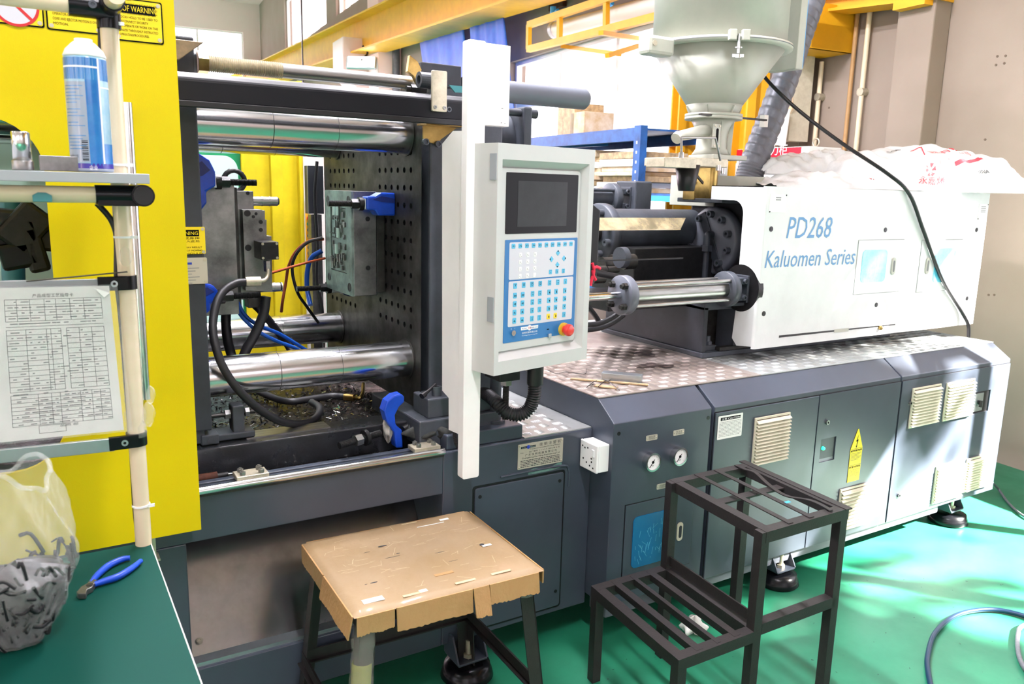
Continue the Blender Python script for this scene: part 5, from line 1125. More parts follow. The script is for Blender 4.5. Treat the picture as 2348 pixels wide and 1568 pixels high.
# ---- control console
ang = radians(11.75); CX = V((cos(ang), sin(ang), 0)); CY = V((0, 0, 1)); q = P(1137, 600, 'y', 2.02)
c0 = V((q.x, 2.02, P(1135, 862, 'y', 2.02).z))
hC = P(1145, 327, 'y', 2.02).z-c0.z
# width from the right edge pixel
def xc_at(px, py):
    """local x of the console face seen at a pixel"""
    n_ = CX.cross(CY); d = P(px, py, 'y', 1.0)-CAM; t_ = (c0-CAM).dot(n_)/d.dot(n_); return (CAM+d*t_-c0).dot(CX), (CAM+d*t_-c0).z
wC = (xc_at(1364, 345)[0]+xc_at(1346, 822)[0])/2
MC = frame(c0, CX, CY)      # local x right, y up, z towards the viewer
co = thing('control_console', 'off-white control console with a dark screen, blue keypad and red stop button', 'control panel', c0+CX*wC/2)
D = .12; lx, lzb = xc_at(1146, 385); e = .022
mx0, mx1, my0, my1 = xc_at(1141, 600)[0]+.004, xc_at(1342, 600)[0]+.002, xc_at(1240, 813)[1], xc_at(1240, 370)[1]
mx0 = .018
def quadframe(b, X0, X1, Y0, Y1, hx0, hx1, hy0, hy1, z):
    b.add([(X0, Y0, z), (X1, Y0, z), (X1, Y1, z), (X0, Y1, z), (hx0, hy0, z), (hx1, hy0, z), (hx1, hy1, z), (hx0, hy1, z)], [(0, 1, 5, 4), (1, 2, 6, 5), (2, 3, 7, 6), (3, 0, 4, 7)])
b = MB(MC); quadframe(b, 0, wC, 0, hC, mx0, mx1, my0, my1, 0); e1 = .03
ix0, ix1, iy0, iy1 = mx0+.004, mx1-.018, my0+.024, my1-.022
b.add([(mx0, my0, 0), (mx1, my0, 0), (mx1, my1, 0), (mx0, my1, 0), (ix0, iy0, -.028), (ix1, iy0, -.028), (ix1, iy1, -.028), (ix0, iy1, -.028)], [(0, 1, 5, 4), (1, 2, 6, 5), (2, 3, 7, 6), (3, 0, 4, 7), (4, 5, 6, 7)])
b.add([(0, 0, 0), (wC, 0, 0), (wC, hC, 0), (0, hC, 0), (0, 0, -D), (wC, 0, -D), (wC, hC, -D), (0, hC, -D)], [(0, 4, 5, 1), (1, 5, 6, 2), (2, 6, 7, 3), (3, 7, 4, 0), (7, 6, 5, 4)])
b.build('housing', 'console_white', co)
for zz in (.585, .165):
    hg = MB(MC).box((-.004, hC*zz/.75 if False else zz*hC/.69, -.03), (0, (zz+.075)*hC/.69, -.005)).build('hinge', 'shelf_grey', co)
F0 = -.018
fp_ = MB(MC).prism(rrect(ix0+.001, iy0+.001, ix1-.001, iy1-.001, .012), 'z', -.028, F0).build('front_frame', 'console_white', co, bev=.002)
def cpix(px, py):
    n_ = CX.cross(CY); d = P(px, py, 'y', 1.0)-CAM; o_ = c0+n_*F0; t_ = (o_-CAM).dot(n_)/d.dot(n_); v = CAM+d*t_-o_; return v.dot(CX), v.z
def cq(a, b_): p_, q_ = cpix(*a), cpix(*b_); return p_[0], p_[1], q_[0], q_[1]
sx0, sy0 = cpix(1158, 532); sx1, sy1 = cpix(1326, 402); sy0 = (cpix(1158, 532)[1]+cpix(1324, 536)[1])/2; sy1 = (cpix(1161, 394)[1]+cpix(1328, 402)[1])/2; sx0 = (cpix(1158, 532)[0]+cpix(1161, 394)[0])/2
sc = MB(MC).prism(rrect(sx0, sy0, sx1, sy1, .003), 'z', F0, F0+.0015).build('screen_bezel', 'screen', co, label='glossy black screen surround')
lx0, ly0 = cpix(1185, 520); lx1, ly1 = cpix(1301, 418); MB(MC).box((lx0, ly0, F0+.0015), (lx1, ly1, F0+.002)).build('screen', 'screen_lcd', sc, label='switched-off grey display')
# keypad membrane
bx0, by0 = cpix(1153, 780); bx1, by1 = cpix(1322, 550); by0 = (cpix(1153, 782)[1]+cpix(1315, 768)[1])/2; by1 = (cpix(1158, 545)[1]+cpix(1324, 549)[1])/2; bx1 = (cpix(1315, 768)[0]+cpix(1324, 549)[0])/2; bx0 = (cpix(1153, 782)[0]+cpix(1158, 545)[0])/2
kp = MB(MC).prism(rrect(bx0, by0, bx1, by1, .003), 'z', F0, F0+.001).build('keypad', 'panel_blue', co, label='blue membrane keypad')
G = F0+.001; WK = bx1-bx0; HK = by1-by0
# crop frame: the keypad spans x 100..1105, y 30..1460 in the enlarged photo (perspective removed by fractions)
def fx(u): return bx0+WK*u
def fy(v): return by1-HK*v
MB(MC).prism(rrect(fx(.055), fy(.385), fx(.955), fy(.025), .005), 'z', G, G+.0006).build('key_field', 'panel_lilac', kp)
MB(MC).prism(rrect(fx(.055), fy(.845), fx(.955), fy(.40), .005), 'z', G, G+.0006).build('key_field', 'panel_lilac', kp)
KZ = G+.0006
def key(u, v, w_, h_, m, t1=None, sym=None, ts=.0075):
    x, y = fx(u), fy(v)
    o = MB(MC).prism(rrect(x-w_/2-.001, y-h_/2-.001, x+w_/2+.001, y+h_/2+.001, .002, 2), 'z', KZ, KZ+.0005).prism(rrect(x-w_/2, y-h_/2, x+w_/2, y+h_/2, .0018, 2), 'z', KZ+.0006, KZ+.0014)
    k = o.build('key', m, kp)
    KT = KZ+.0016
    if t1: KT2 = frame(c0+CX*(x-w_*.36)+CY*(y-ts*.35)+CX.cross(CY)*KT, CX, CY); text(t1, KT2, ts, 'ink', kp if False else kp, 'key_letter', w=w_*.72 if len(t1) > 1 else None)
    if sym:
        b = MB(MC)
        for (a, c, d_, e_) in sym: b.box((x+w_*a, y+h_*c, KT), (x+w_*d_, y+h_*e_, KT+.0002))
        b.build('key_symbol', 'ink', kp)
for i in range(10): key(.105+.0885*i, .062, .0128, .0125, 'key_blue', 'F%d' % (i+1))
for r in range(4):
    for c in range(3):
        s_ = ['789', '456', '123', '±0.'][r][c]; key(.20+.098*c, .150+.068*r, .0105, .0115, 'key_white', s_, [(.05, -.35, .35, -.28)], .0065)
for u, v, tri in ((.715, .148, 'u'), (.625, .207, 'l'), (.805, .207, 'r'), (.712, .268, 'd')):
    x, y = fx(u), fy(v); s_ = .0092
    MB(MC).prism([(x-s_, y), (x, y-s_), (x+s_, y), (x, y+s_)], 'z', KZ, KZ+.001).build('key', 'key_blue', kp)
    t_ = .0085; pt = {'u': [(0, t_), (-t_/2, t_/2), (t_/2, t_/2)], 'd': [(0, -t_), (t_/2, -t_/2), (-t_/2, -t_/2)], 'l': [(-t_, 0), (-t_/2, -t_/2), (-t_/2, t_/2)], 'r': [(t_, 0), (t_/2, t_/2), (t_/2, -t_/2)]}[tri]
    MB(MC).prism([(x+a, y+c) for a, c in pt], 'z', KZ+.001, KZ+.0013).build('key_symbol', 'ink', kp)
SY = {0: [(-.3, .25, .3, .32), (-.1, -.1, .1, .12)], 1: [(-.25, -.2, -.18, .2), (.18, -.2, .25, .2), (-.25, .13, .25, .2), (-.25, -.2, .25, -.13), (-.35, .3, .35, .36)], 2: [(-.3, -.25, -.15, .15), (.15, -.25, .3, .15), (-.1, -.08, .1, 0)], 3: [(-.35, -.05, -.1, .05), (-.05, -.25, .08, .2), (.2, -.25, .25, .2)], 4: [(-.3, -.2, -.2, .05), (-.1, -.25, .05, .15), (.15, -.2, .3, -.12)], 5: [(-.25, .2, .25, .26), (-.05, -.25, .25, .08)], 6: [(-.3, .28, .3, .34), (-.15, -.1, .15, 0), (-.2, -.3, .2, -.24)]}
for i, u in enumerate((.14, .253, .365, .478, .61, .728, .838)): key(u, .445, .0132, .0155, 'key_blue', None, SY[(0, 1, 1, 1, 6, 6, 6)[i]])
for r in range(4):
    v = .54+.083*r
    for i, u in enumerate((.14, .243, .377, .478, .607, .707, .835)):
        key(u, v, .0132, .0155, 'key_yellow' if r == 3 and i in (4, 5) else 'key_blue', None, SY[([2, 3, 4, 4][r] if i < 2 else 6 if i < 4 else 5 if i < 6 else [5, 5, 0, 6][r])])
for i, u in enumerate((.617, .71, .803)): key(u, .335, .0115, .0125, 'key_blue', None, SY[6])
# key switch, logo, stop button
sxx, syy = cpix(1175, 763); b = MB(MC).cyl((sxx, syy, KZ), (sxx, syy, KZ+.005), .0085, n=24).build('key_switch', 'chrome', kp); MB(MC).cyl((sxx, syy, KZ+.005), (sxx, syy, KZ+.0065), .005, n=16).build('key_slot', 'steel_dark', b) if False else None
for s_, dx in (('0', -.009), ('1', .006)): text(s_, frame(c0+CX*(sxx+dx)+CY*(syy+.011)+CX.cross(CY)*(KZ+.0004), CX, CY), .006, 'key_white', kp)
a_, b__, c_, d_ = *cpix(1194, 753), *cpix(1233, 749); lyy = (b__+d_)/2
MB(MC).prism([(a_, lyy-.005), (c_, lyy-.005), (c_+.001, lyy+.005), (a_-.001, lyy+.005)], 'z', G, G+.0005).cyl(((a_+c_)/2, lyy, G), ((a_+c_)/2, lyy, G+.0006), .0085, n=22).build('logo_banner', 'key_white', kp)
nC = CX.cross(CY)
text('KAI    MING', frame(c0+CX*(a_+.003)+CY*(lyy-.0025)+nC*(G+.0009), CX, CY), .006, 'panel_blue_dark', kp, w=c_-a_-.006)
b = MB(MC)
for k in (-1, 0, 1): b.box(((a_+c_)/2-.007, lyy-.0006+k*.0026, G+.0007), ((a_+c_)/2+.007, lyy+.0002+k*.0026, G+.001))
b.build('logo_stripes', 'bag_red', kp)
text('佳明机器有限公司', frame(c0+CX*(a_+.004)+CY*(lyy-.0165)+nC*(G+.0005), CX, CY), .0065, 'key_white', kp, w=c_-a_-.008)
text('Kai Ming Engineering Ltd', frame(c0+CX*(a_+.004)+CY*(lyy-.0235)+nC*(G+.0005), CX, CY), .004, 'key_white', kp, w=c_-a_-.008)
p_ = cpix(1256, 755); MB(MC).box((p_[0]-.005, p_[1]-.001, G), (p_[0]+.005, p_[1]+.002, G+.0004)).build('slot', 'ink', kp)
p_ = cpix(1258, 768); MB(MC).box((p_[0]-.006, p_[1]-.008, G), (p_[0]+.007, p_[1]+.005, G+.006)).build('latch', 'alu', kp, bev=.001)
p_ = cpix(1290, 754); nx, ny = p_
eb = MB(MC).cyl((nx, ny, F0), (nx, ny, F0+.008), .0215, n=32).build('stop_base', 'knob_yellow', co, label='yellow ring of the emergency stop')
MB(MC).cyl((nx, ny, F0+.008), (nx, ny, F0+.024), .012, n=24).lathe([(.0001, .0), (.0185, .0), (.0195, .003), (.0195, .012), (.017, .0155), (.012, .0165), (.0001, .017)], (nx, ny, F0+.020), 32).build('stop_button', 'red_knob', co, label='red mushroom emergency stop button')
# swing arm below the console
q = P(1146, 870, 'y', 2.16)
t = thing('console_arm', 'grey bracket and threaded post carrying the console', 'bracket', (q.x, 2.18, .82))
za = c0.z
MB().box((q.x-.035, 2.10, za-.045), (q.x+.04, 2.2, za-.004)).build('mount_block', 'black_steel', t, bev=.003)
b = MB(); threaded(b, (q.x+.03, 2.17, za-.19), (q.x+.03, 2.17, za-.02), .011, .005, 16); b.build('threaded_post', 'steel_dark', t); MB().hexn((q.x+.03, 2.17, za-.075), (q.x+.03, 2.17, za-.04), .02).build('nut', 'chrome_dull', t)
q2 = P(1200, 880, 'y', 2.3); MB().box((q.x, 2.27, za-.05), (q2.x+.03, 2.33, za-.03)).box((q2.x+.01, 2.27, za-.07), (q2.x+.03, 2.33, za-.005)).build('cross_arm', 'grey', t, bev=.002)
xb0, xb1 = X(1035, 980, YB+.0), X(1203, 985, YB)
tag(MB().box((XP+.0, YB+.012, zr+.001), (xb1, YB+.17, zr+.05)).build('pedestal_block', 'grey', bev=.004), 'low grey steel block on the bed under the ribbed conduit', 'block')
tag(MB().cyl((X(1135, 960, 2.3), 2.3, zr+.05), (X(1135, 960, 2.3), 2.3, zr+.06), .035, n=20).cyl((X(1135, 960, 2.3), 2.3, zr+.06), (X(1135, 960, 2.3), 2.3, za-.03), .02, n=16).build('support_post', 'casting'), 'dark post standing on the grey block behind the ribbed conduit', 'post')
# ribbed conduit
t = thing('ribbed_conduit', 'thick black corrugated conduit curving out below the console', 'conduit', P(1180, 960, 'y', 2.2))
b = MB(); corrugated(b, [P(1226, 870, 'y', 2.12), P(1225, 905, 'y', 2.12), P(1214, 935, 'y', 2.13), P(1190, 951, 'y', 2.14), P(1160, 944, 'y', 2.16), P(1137, 921, 'y', 2.2), P(1118, 905, 'y', 2.28), P(1108, 902, 'y', 2.36)], .0225, .0082, 26, .2); b.build('conduit', 'rubber', t)
p_ = P(1227, 868, 'y', 2.12); MB().cyl((p_.x, 2.12, p_.z-.018), (p_.x, 2.12, za+.004), .027, n=24).build('gland', 'black', t)
# black socket screw and stub by the conduit on the bed top
# red ribbon and black cover right of the console
q0, q1 = P(1357, 470, 'y', 2.4), P(1370, 640, 'y', 2.4)
tag(MB().prism([(q0.x-.06, q1.z), (q1.x-.004, q1.z), (q1.x, q0.z-.02), (q0.x+.01, q0.z), (q0.x-.06, q0.z+.03)], 'y', 2.4, 2.46).build('nozzle_guard_edge', 'black', bev=.003), 'black edge of a guard just right of the console', 'guard')
t = thing('red_ribbon', 'bright red ribbon knotted on the black guard beside the console', 'ribbon', P(1360, 630, 'y', 2.38))
b = MB(); y_ = 2.38
for l in ([(1358, 603), (1362, 622), (1357, 640), (1354, 655)], [(1360, 615), (1368, 612), (1376, 616)], [(1359, 620), (1361, 632), (1366, 642)]): b.tube([P(a, c, 'y', y_+.002*i) for i, (a, c) in enumerate(l)], .006, n=6, sub=4)
b.build('ribbon', 'red_ribbon', t)
# ================================================================ INJECTION UNIT, SHROUD, HOPPER
AY, AZ = 2.89, 1.42; zt_ = .9275
iu = thing('injection_unit', 'dark cast injection unit with a big bolted round flange', 'injection unit', (2.7, AY, zt_))
# base carriage
q = P(1608, 820, 'z', zt_); bx, by = q.x, q.y; zbt = P(1610, 700, 'y', by).z
MB().box((bx-.01, by-.015, zt_), (3.9, by+.72, zt_+.022)).build('base_plate', 'casting', iu, bev=.003)
MB().prism([(by, zt_+.022), (by+.7, zt_+.022), (by+.7, zbt+.02), (by, zbt-.01)], 'x', bx, bx+.025).build('base_side', 'grey_dark', iu, bev=.003)
MB().box((bx, by, zbt-.025), (3.9, by+.7, zbt+.01)).build('base_top', 'casting', iu, bev=.003)
MB().box((bx+.02, by+.12, zt_+.022), (3.9, by+.14, zbt)).build('base_web', 'steel_dark', iu)
MB().box((X(1683, 760, by), by, zt_+.022), (X(1698, 760, by)+.0, by+.11, zbt)).build('base_rib', 'alu' if False else 'casting', iu)
MB().box((bx+.03, by+.02, zt_+.022), (bx+.11, by+.09, zt_+.045)).build('clamp_shoe', 'casting', iu, bev=.003)
q = P(1623, 775, 'y', by+.05); MB().hexn((q.x, by+.05, zt_+.045), (q.x, by+.05, zt_+.06), .019).cyl((q.x, by+.05, zt_+.06), (q.x, by+.05, zt_+.085), .012, n=12).build('bolt', 'bolt', iu)
MB().box((bx+.1, by-.01, zt_+.022), (3.6, by+.02, zt_+.04)).build('slide_strip', 'steel_dark', iu, bev=.002)
# big flange
xfA = 2.90
fl_ = MB().lathe([(.0001, 0), (.155, 0), (.165, .01), (.165, .05), (.15, .055)], (xfA, AY, AZ), 48, 'x').build('main_flange', 'grey_light', iu, label='large round flange with a ring of socket bolts')
for k in range(10):
    a = radians(18+36*k); socket_screw(fl_, (xfA, AY+.128*cos(a), AZ+.128*sin(a)), (-1, 0, 0), .017, .026)
MB().prism([(AY-.10, AZ-.14), (AY-.055, AZ-.15), (AY+.09, AZ+.12), (AY+.045, AZ+.14)], 'x', xfA-.008, xfA).build('raised_rib', 'grey_dark', fl_, bev=.002)
MB().tube([(xfA-.012, AY-.02, AZ+.03), (xfA-.04, AY-.02, AZ+.03), (xfA-.045, AY-.02, AZ+.0), (xfA-.045, AY-.02, AZ-.2)], .017, n=12, sub=3).hexn((xfA-.045, AY-.02, AZ-.05), (xfA-.045, AY-.02, AZ-.02), .028).build('oil_elbow', 'grey_dark', iu)
MB().box((xfA+.05, AY-.19, AZ-.24), (xfA+.5, AY+.2, AZ+.185)).build('carriage_block', 'black_steel', iu, bev=.005)
MB().box((P(1552, 465, 'y', AY+.1).x, AY-.2, AZ+.185), (3.5, AY+.1, AZ+.205)).build('top_plate', 'casting', iu, bev=.003)
# barrel flange and barrel at the left
xl1 = P(1450, 500, 'y', AY).x
MB().cyl((xl1, AY+.2, AZ+.045), (xfA+.05, AY+.2, AZ+.045), .10, n=40).build('barrel_housing', 'casting', iu)
lf = MB().lathe([(.0001, 0), (.135, 0), (.14, .005), (.14, .045), (.13, .05)], (xl1-.05, AY+.2, AZ+.03), 40, 'x').build('barrel_flange', 'casting', iu)
for k in range(8):
    a = radians(22+45*k); socket_screw(lf, (xl1-.05, AY+.2+.105*cos(a), AZ+.03+.105*sin(a)), (-1, 0, 0), .017, .026)
MB().cyl((2.15, AY+.2, AZ+.03), (xl1-.05, AY+.2, AZ+.03), .045, n=28).cyl((1.9, AY+.2, AZ+.03), (2.15, AY+.2, AZ+.03), .015, .045, n=28).build('barrel', 'steel_dark', iu)
MB().box((P(1455, 600, 'y', AY-.02).x, AY-.02, zbt+.01), (2.95, AY+.3, AZ-.03)).build('dark_bearer_backing', 'black_steel', iu, bev=.004)  # black bearer made taller as a backing to darken the gap under the housing
# carriage cylinders
def hcyl(y, z, x0, x1, m1, lab, bright=True):
    t = thing('hydraulic_cylinder', lab, 'cylinder', ((x0+x1)/2, y, z-.08), 'pull-in cylinders of the injection unit')
    s_ = 'chrome_dull' if bright else 'casting'
    MB().lathe([(.0001, 0), (.077, 0), (.08, .004), (.08, .036), (.077, .04)], (x0, y, z), 36, 'x').build('end_flange', 'casting' if not bright else 'grey_light', t)
    MB().lathe([(.0001, 0), (.075, 0), (.078, .004), (.078, .034), (.075, .038), (.0001, .038)], (x1-.038, y, z), 36, 'x').build('end_flange', 'casting', t)
    MB().cyl((x0+.04, y, z), (x1-.038, y, z), .041, n=36).build('barrel', s_, t)
    for a in (45, 135, 225, 315):
        yy, z_ = y+.058*cos(radians(a)), z+.058*sin(radians(a)); MB().cyl((x0+.04, yy, z_), (x1-.038, yy, z_), .0085, n=14).build('tie_rod', s_, t)
        MB().hexn((x0-.016, yy, z_), (x0, yy, z_), .0145).cyl((x0-.028, yy, z_), (x0-.016, yy, z_), .0085, n=10).build('nut', 'steel_dark', t)
    MB().cyl((x0-.22, y, z), (x0, y, z), .0165, n=22).build('piston_rod', 'chrome' if bright else 'steel_dark', t)
    MB().box((x1, y-.045, z+.022), (x1+.07, y+.02, z+.05)).box((x1, y-.045, z-.05), (x1+.07, y+.02, z-.022)).box((x1+.06, y-.05, z-.06), (x1+.09, y+.05, z+.06)).build('clevis', 'casting', t, bev=.003)
    for z_ in (.036, -.036): socket_screw(t, (x1+.045, y-.045, z+z_), (0, -1, 0), .011, .012)
    return t
x0 = P(1420, 680, 'y', 2.5).x; x1 = P(1672, 660, 'y', 2.5).x; zcy = (P(1436, 677, 'y', 2.5).z+P(1655, 662, 'y', 2.5).z)/2
hcyl(2.5, zcy, x0, x1, 0, 'bright hydraulic cylinder with round flanges in front of the injection unit')
x0 = P(1398, 455, 'y', 3.28).x; zr_c = P(1398, 455, 'y', 3.28).z
hcyl(3.28, zr_c, x0-.45, x0+.03, 0, 'dark hydraulic cylinder behind and above, its end right of the console', False)
MB().box((x0+.1, 3.2, zr_c-.12), (x0+.21, 3.36, zr_c+.09)).build('rear_bearing_block', 'casting', iu, bev=.008)
q = P(1655, 640, 'y', 2.52)
MB().cyl((x1+.07, 2.50, zcy), (x1+.1, 2.50, zcy), .105, n=36).build('cylinder_bearing', 'black_steel', iu)
MB().box((x1+.0, 2.47, zbt), (x1+.09, 2.58, zcy-.06)).build('bearing_leg', 'casting', iu, bev=.003)
MB().cyl((x1-.2, 2.56, zbt+.06), (x1-.02, 2.56, zbt+.06), .03, n=20).cyl((x1-.1, 2.53, zbt+.055), (x1-.0, 2.53, zbt+.055), .012, n=12).build('grease_pump', 'steel', iu)
# acrylic guard over the nozzle
ag = thing('nozzle_cover', 'transparent plastic nozzle cover with a brownish bent top', 'cover', (2.2, 2.62, 1.3))
p0, p1, p2, p3 = P(1350, 527, 'y', 2.60), P(1560, 527, 'y', 2.60), P(1572, 500, 'y', 2.66), P(1350, 500, 'y', 2.66)
zt0, zt1 = (p0.z+p1.z)/2, (p2.z+p3.z)/2
MB().add([(1.8, 2.6, zt0), (p1.x, 2.6, zt0), (p2.x, 2.66, zt1), (1.8, 2.66, zt1)], [(0, 1, 2, 3)]).build('bent_top', 'acrylic_brown', ag, solid=.004)
MB().box((1.8, 2.598, zt0-.0015), (p1.x, 2.602, zt0+.0015)).build('edge_line', 'cardboard_far', ag)
MB().quad((1.8, 2.6, P(1450, 598, 'y', 2.6).z), (p1.x+.02, 2.6, P(1560, 592, 'y', 2.6).z), (p1.x, 2.6, zt0), (1.8, 2.6, zt0)).build('front_sheet', 'acrylic', ag)
MB().bar((1.8, 2.6, P(1370, 598, 'y', 2.6).z), (2.45, 2.6, P(1500, 594, 'y', 2.6).z), .006, .006).build('lower_edge', 'black', ag)
# mess of fittings and hoses around the nozzle
t = thing('nozzle_assembly', 'dark cluster of heater wires and fittings under the nozzle cover', 'nozzle', P(1390, 640, 'y', 2.8))
b = MB()
for (a, c, y, r) in ((1375, 620, 2.75, .02), (1392, 605, 2.8, .03), (1412, 596, 2.85, .026), (1404, 618, 2.75, .015), (1440, 600, 2.8, .035), (1372, 640, 2.72, .018)): q = P(a, c, 'y', y); b.cyl(q-V((.03, 0, 0)), q+V((.03, 0, 0)), r, n=16)
b.build('fittings', 'steel_dark', t)
q = P(1432, 590, 'y', 2.7); MB().cyl((q.x-.03, 2.7, q.z), (q.x, 2.7, q.z), .045, n=28).build('small_flange', 'casting', t)
MB().tube([P(1350, 622, 'y', 2.62), P(1400, 632, 'y', 2.62), P(1440, 642, 'y', 2.62)], .014, sub=4).build('hose', 'rubber', t)
for k, l in enumerate(([(1340, 745), (1372, 742), (1400, 730), (1420, 716)], [(1340, 757), (1376, 752), (1405, 740), (1430, 722)], [(1345, 700), (1362, 720), (1378, 745)])):
    hose([P(a, c, 'y', 2.62+.03*k) for a, c in l], .011, 'rubber', ('upper black hose running right along the worktop beside the console', 'lower black hose running right along the worktop beside the console', 'short black hose dropping behind the console edge')[k])
# grey fixing for the lower part behind the cylinder
q = P(1420, 690, 'y', 2.7); MB().box((2.1, 2.66, zbt-.02), (bx+.02, 2.9, zbt+.05)).build('guide_rail', 'black_steel', iu, bev=.004)
# ---- white shroud
YS = 2.40; XS = 2.712; sx1 = (P(2268, 452, 'y', YS).x+P(2235, 745, 'y', YS).x)/2; sz1, sz0 = 1.684, .978
sh = thing('injection_shroud', 'big white sheet metal shroud lettered PD268 Kaluomen Series', 'machine cover', ((XS+sx1)/2, 2.6, sz0))
b = MB(); cells(XS+.012, sx1-.012, sz0, sz1, [], lambda a, c, d, e: b.box((a, YS, d), (c, YS+.006, e)))
holes = [(P(1768, 525, 'y', YS)), P(1751, 719, 'y', YS), P(2030, 527, 'y', YS), P(2009, 699, 'y', YS), P(2239, 527, 'y', YS), P(2217, 684, 'y', YS)]
b.build('front_panel', 'shroud', sh)
for x in (XS, sx1): pass
R_ = .014
arc = [(XS+R_-R_*sin(a), YS+R_-R_*cos(a)) for a in [k*pi/12 for k in range(7)]]
b = MB(); b.add([(x, y, z) for z in (sz0, sz1) for x, y in arc], [(i, i+1, 8+i, 7+i) for i in range(6)], True); b.build('corner_bend', 'shroud', sh)
# left side with cut-outs: x = XS plane, coordinates (y, z)
zc1 = P(1660, 458, 'x', XS).z; yc1 = P(1701, 530, 'x', XS).y; yb0 = P(1632, 430, 'x', XS).y
ccz, ccy, cr = P(1690, 655, 'x', XS).z, P(1690, 655, 'x', XS).y+.0, .095
pts = [(YS+R_, sz0+.01), (YS+R_, sz1), (yb0, sz1), (yb0, zc1)]
rr = .06; pts += [(yc1+rr-rr*sin(a)+0, zc1-rr+rr*cos(a)) for a in [k*pi/12 for k in range(7)]]
zA_, zB_ = P(1697, 610, 'x', XS).z, P(1690, 708, 'x', XS).z; pts += [(yc1, zA_)]
hh = (zA_-zB_)/2; pts += [(yc1-.055*sin(a), zA_-hh+hh*cos(a)) for a in [k*pi/12 for k in range(1, 12)]]
pts += [(yc1, zB_), (yc1+.01, sz0+.03), (yc1-.02, sz0)]
MB().prism(pts, 'x', XS, XS+.005).build('side_panel', 'shroud', sh)
MB().box((sx1-.006, YS+.004, sz0), (sx1, YS+.4, sz1)).build('end_panel', 'shroud', sh)
MB().box((XS, YS+R_, sz1-.004), (sx1, yb0, sz1)).build('top_panel', 'shroud', sh)
MB().box((P(1640, 410, 'y', 2.93).x, 2.93, sz1-.1), (sx1-.1, 3.25, P(1700, 404, 'y', 2.93).z)).build('rear_raised_top', 'cream', sh, bev=.003)
for q in holes: MB().cyl((q.x, YS-.002, q.z), (q.x, YS+.001, q.z), .0115, n=16).cyl((q.x-.001, YS-.003, q.z), (q.x-.001, YS-.002, q.z), .006, n=10).build('bolt_hole', 'black', sh)
def seglab(px0, px1, y0, y1, **k): pass
a_, c_ = P(1800, 546, 'y', YS-.001), P(1903, 546, 'y', YS-.001)
text('PD268', FRONT(a_.x, YS-.001, a_.z), .134, 'letter_blue', sh, 'lettering', w=c_.x-a_.x, shear=.18)
a_, c_ = P(1751, 611, 'y', YS-.001), P(1957, 608, 'y', YS-.001)
text('Kaluomen Series', FRONT(a_.x, YS-.001, (a_.z+c_.z)/2), .108, 'letter_blue', sh, 'lettering', w=c_.x-a_.x, shear=.18)
for (pa, pb_, l) in (((1763, 487), (1804, 446), 1), ((2241, 503), (2266, 468), 0)):
    q0, q1 = P(*pa, 'y', YS), P(*pb_, 'y', YS); s_ = MB().prism(rrect(q0.x, q0.z, q1.x, q1.z, .004), 'y', YS-.0015, YS).build('sticker', 'paper_white', sh, label='blank white notice sticker')
    b = MB()
    for k in range(2 if l else 4): b.box((q0.x+.02+.015*l, YS-.0019, q1.z-.016-.009*k), (q1.x-.02-.015*l, YS-.0015, q1.z-.0125-.009*k))
    b.build('small_print', 'ink_soft', s_)
    for x, z in ((q0.x+.003, q0.z+.003), (q1.x-.003, q1.z-.003)): MB().cyl((x, YS-.003, z), (x, YS-.001, z), .003, n=8).build('rivet', 'ink', s_)
def sdoor(pa, pb_, wa, wb, hp, lab):
    q0, q1 = P(*pa, 'y', YS), P(*pb_, 'y', YS)
    MB().box((q0.x-.002, YS-.0008, q0.z-.002), (q1.x+.002, YS, q1.z+.002)).build('door_gap', 'ink_soft', sh)
    d = MB().box((q0.x, YS-.003, q0.z), (q1.x, YS, q1.z)).build('service_door', 'shroud', sh, bev=.001)
    w0, w1 = P(*wa, 'y', YS), P(*wb, 'y', YS); MB().prism(rrect(w0.x, w0.z, w1.x, w1.z, .022), 'y', YS-.005, YS-.0025).build('window', 'cyan_glass', d, label=lab)
    h = P(*hp, 'y', YS); recess = MB().prism(rrect(h.x-.014, h.z-.042, h.x+.014, h.z+.042, .0135, 8), 'y', YS-.009, YS-.003).build('handle', 'cream', d, bev=.002); MB().prism(rrect(h.x-.007, h.z-.028, h.x+.007, h.z+.028, .0068, 8), 'y', YS-.0096, YS-.0085).build('grip', 'ink_soft', recess)
sdoor((1956, 675), (2073, 549), (1970, 648), (2034, 572), (2046, 610), 'glossy cyan door window'); sdoor((2100, 670), (2207, 549), (2136, 648), (2190, 569), (2124, 609), 'glossy cyan door window')
# slot near the bottom
q0, q1 = P(1786, 772, 'y', YS), P(2052, 744, 'y', YS); MB().prism([(q0.x, q0.z-.004), (q1.x, q1.z-.002), (q1.x, q1.z+.003), (q0.x, q0.z+.006)], 'y', YS-.0015, YS-.0005).build('scale_slot', 'black', sh)
q2, q3 = P(1912, 759, 'y', YS), P(1945, 756, 'y', YS); MB().box((q2.x, YS-.0022, q2.z-.008), (q3.x, YS-.0015, q2.z+.008)).build('slot_tape', 'cream', sh)
q = P(2016, 751, 'y', YS); MB().sphere((q.x, YS-.008, q.z), .012, 12).build('pointer_knob', 'brass', sh)
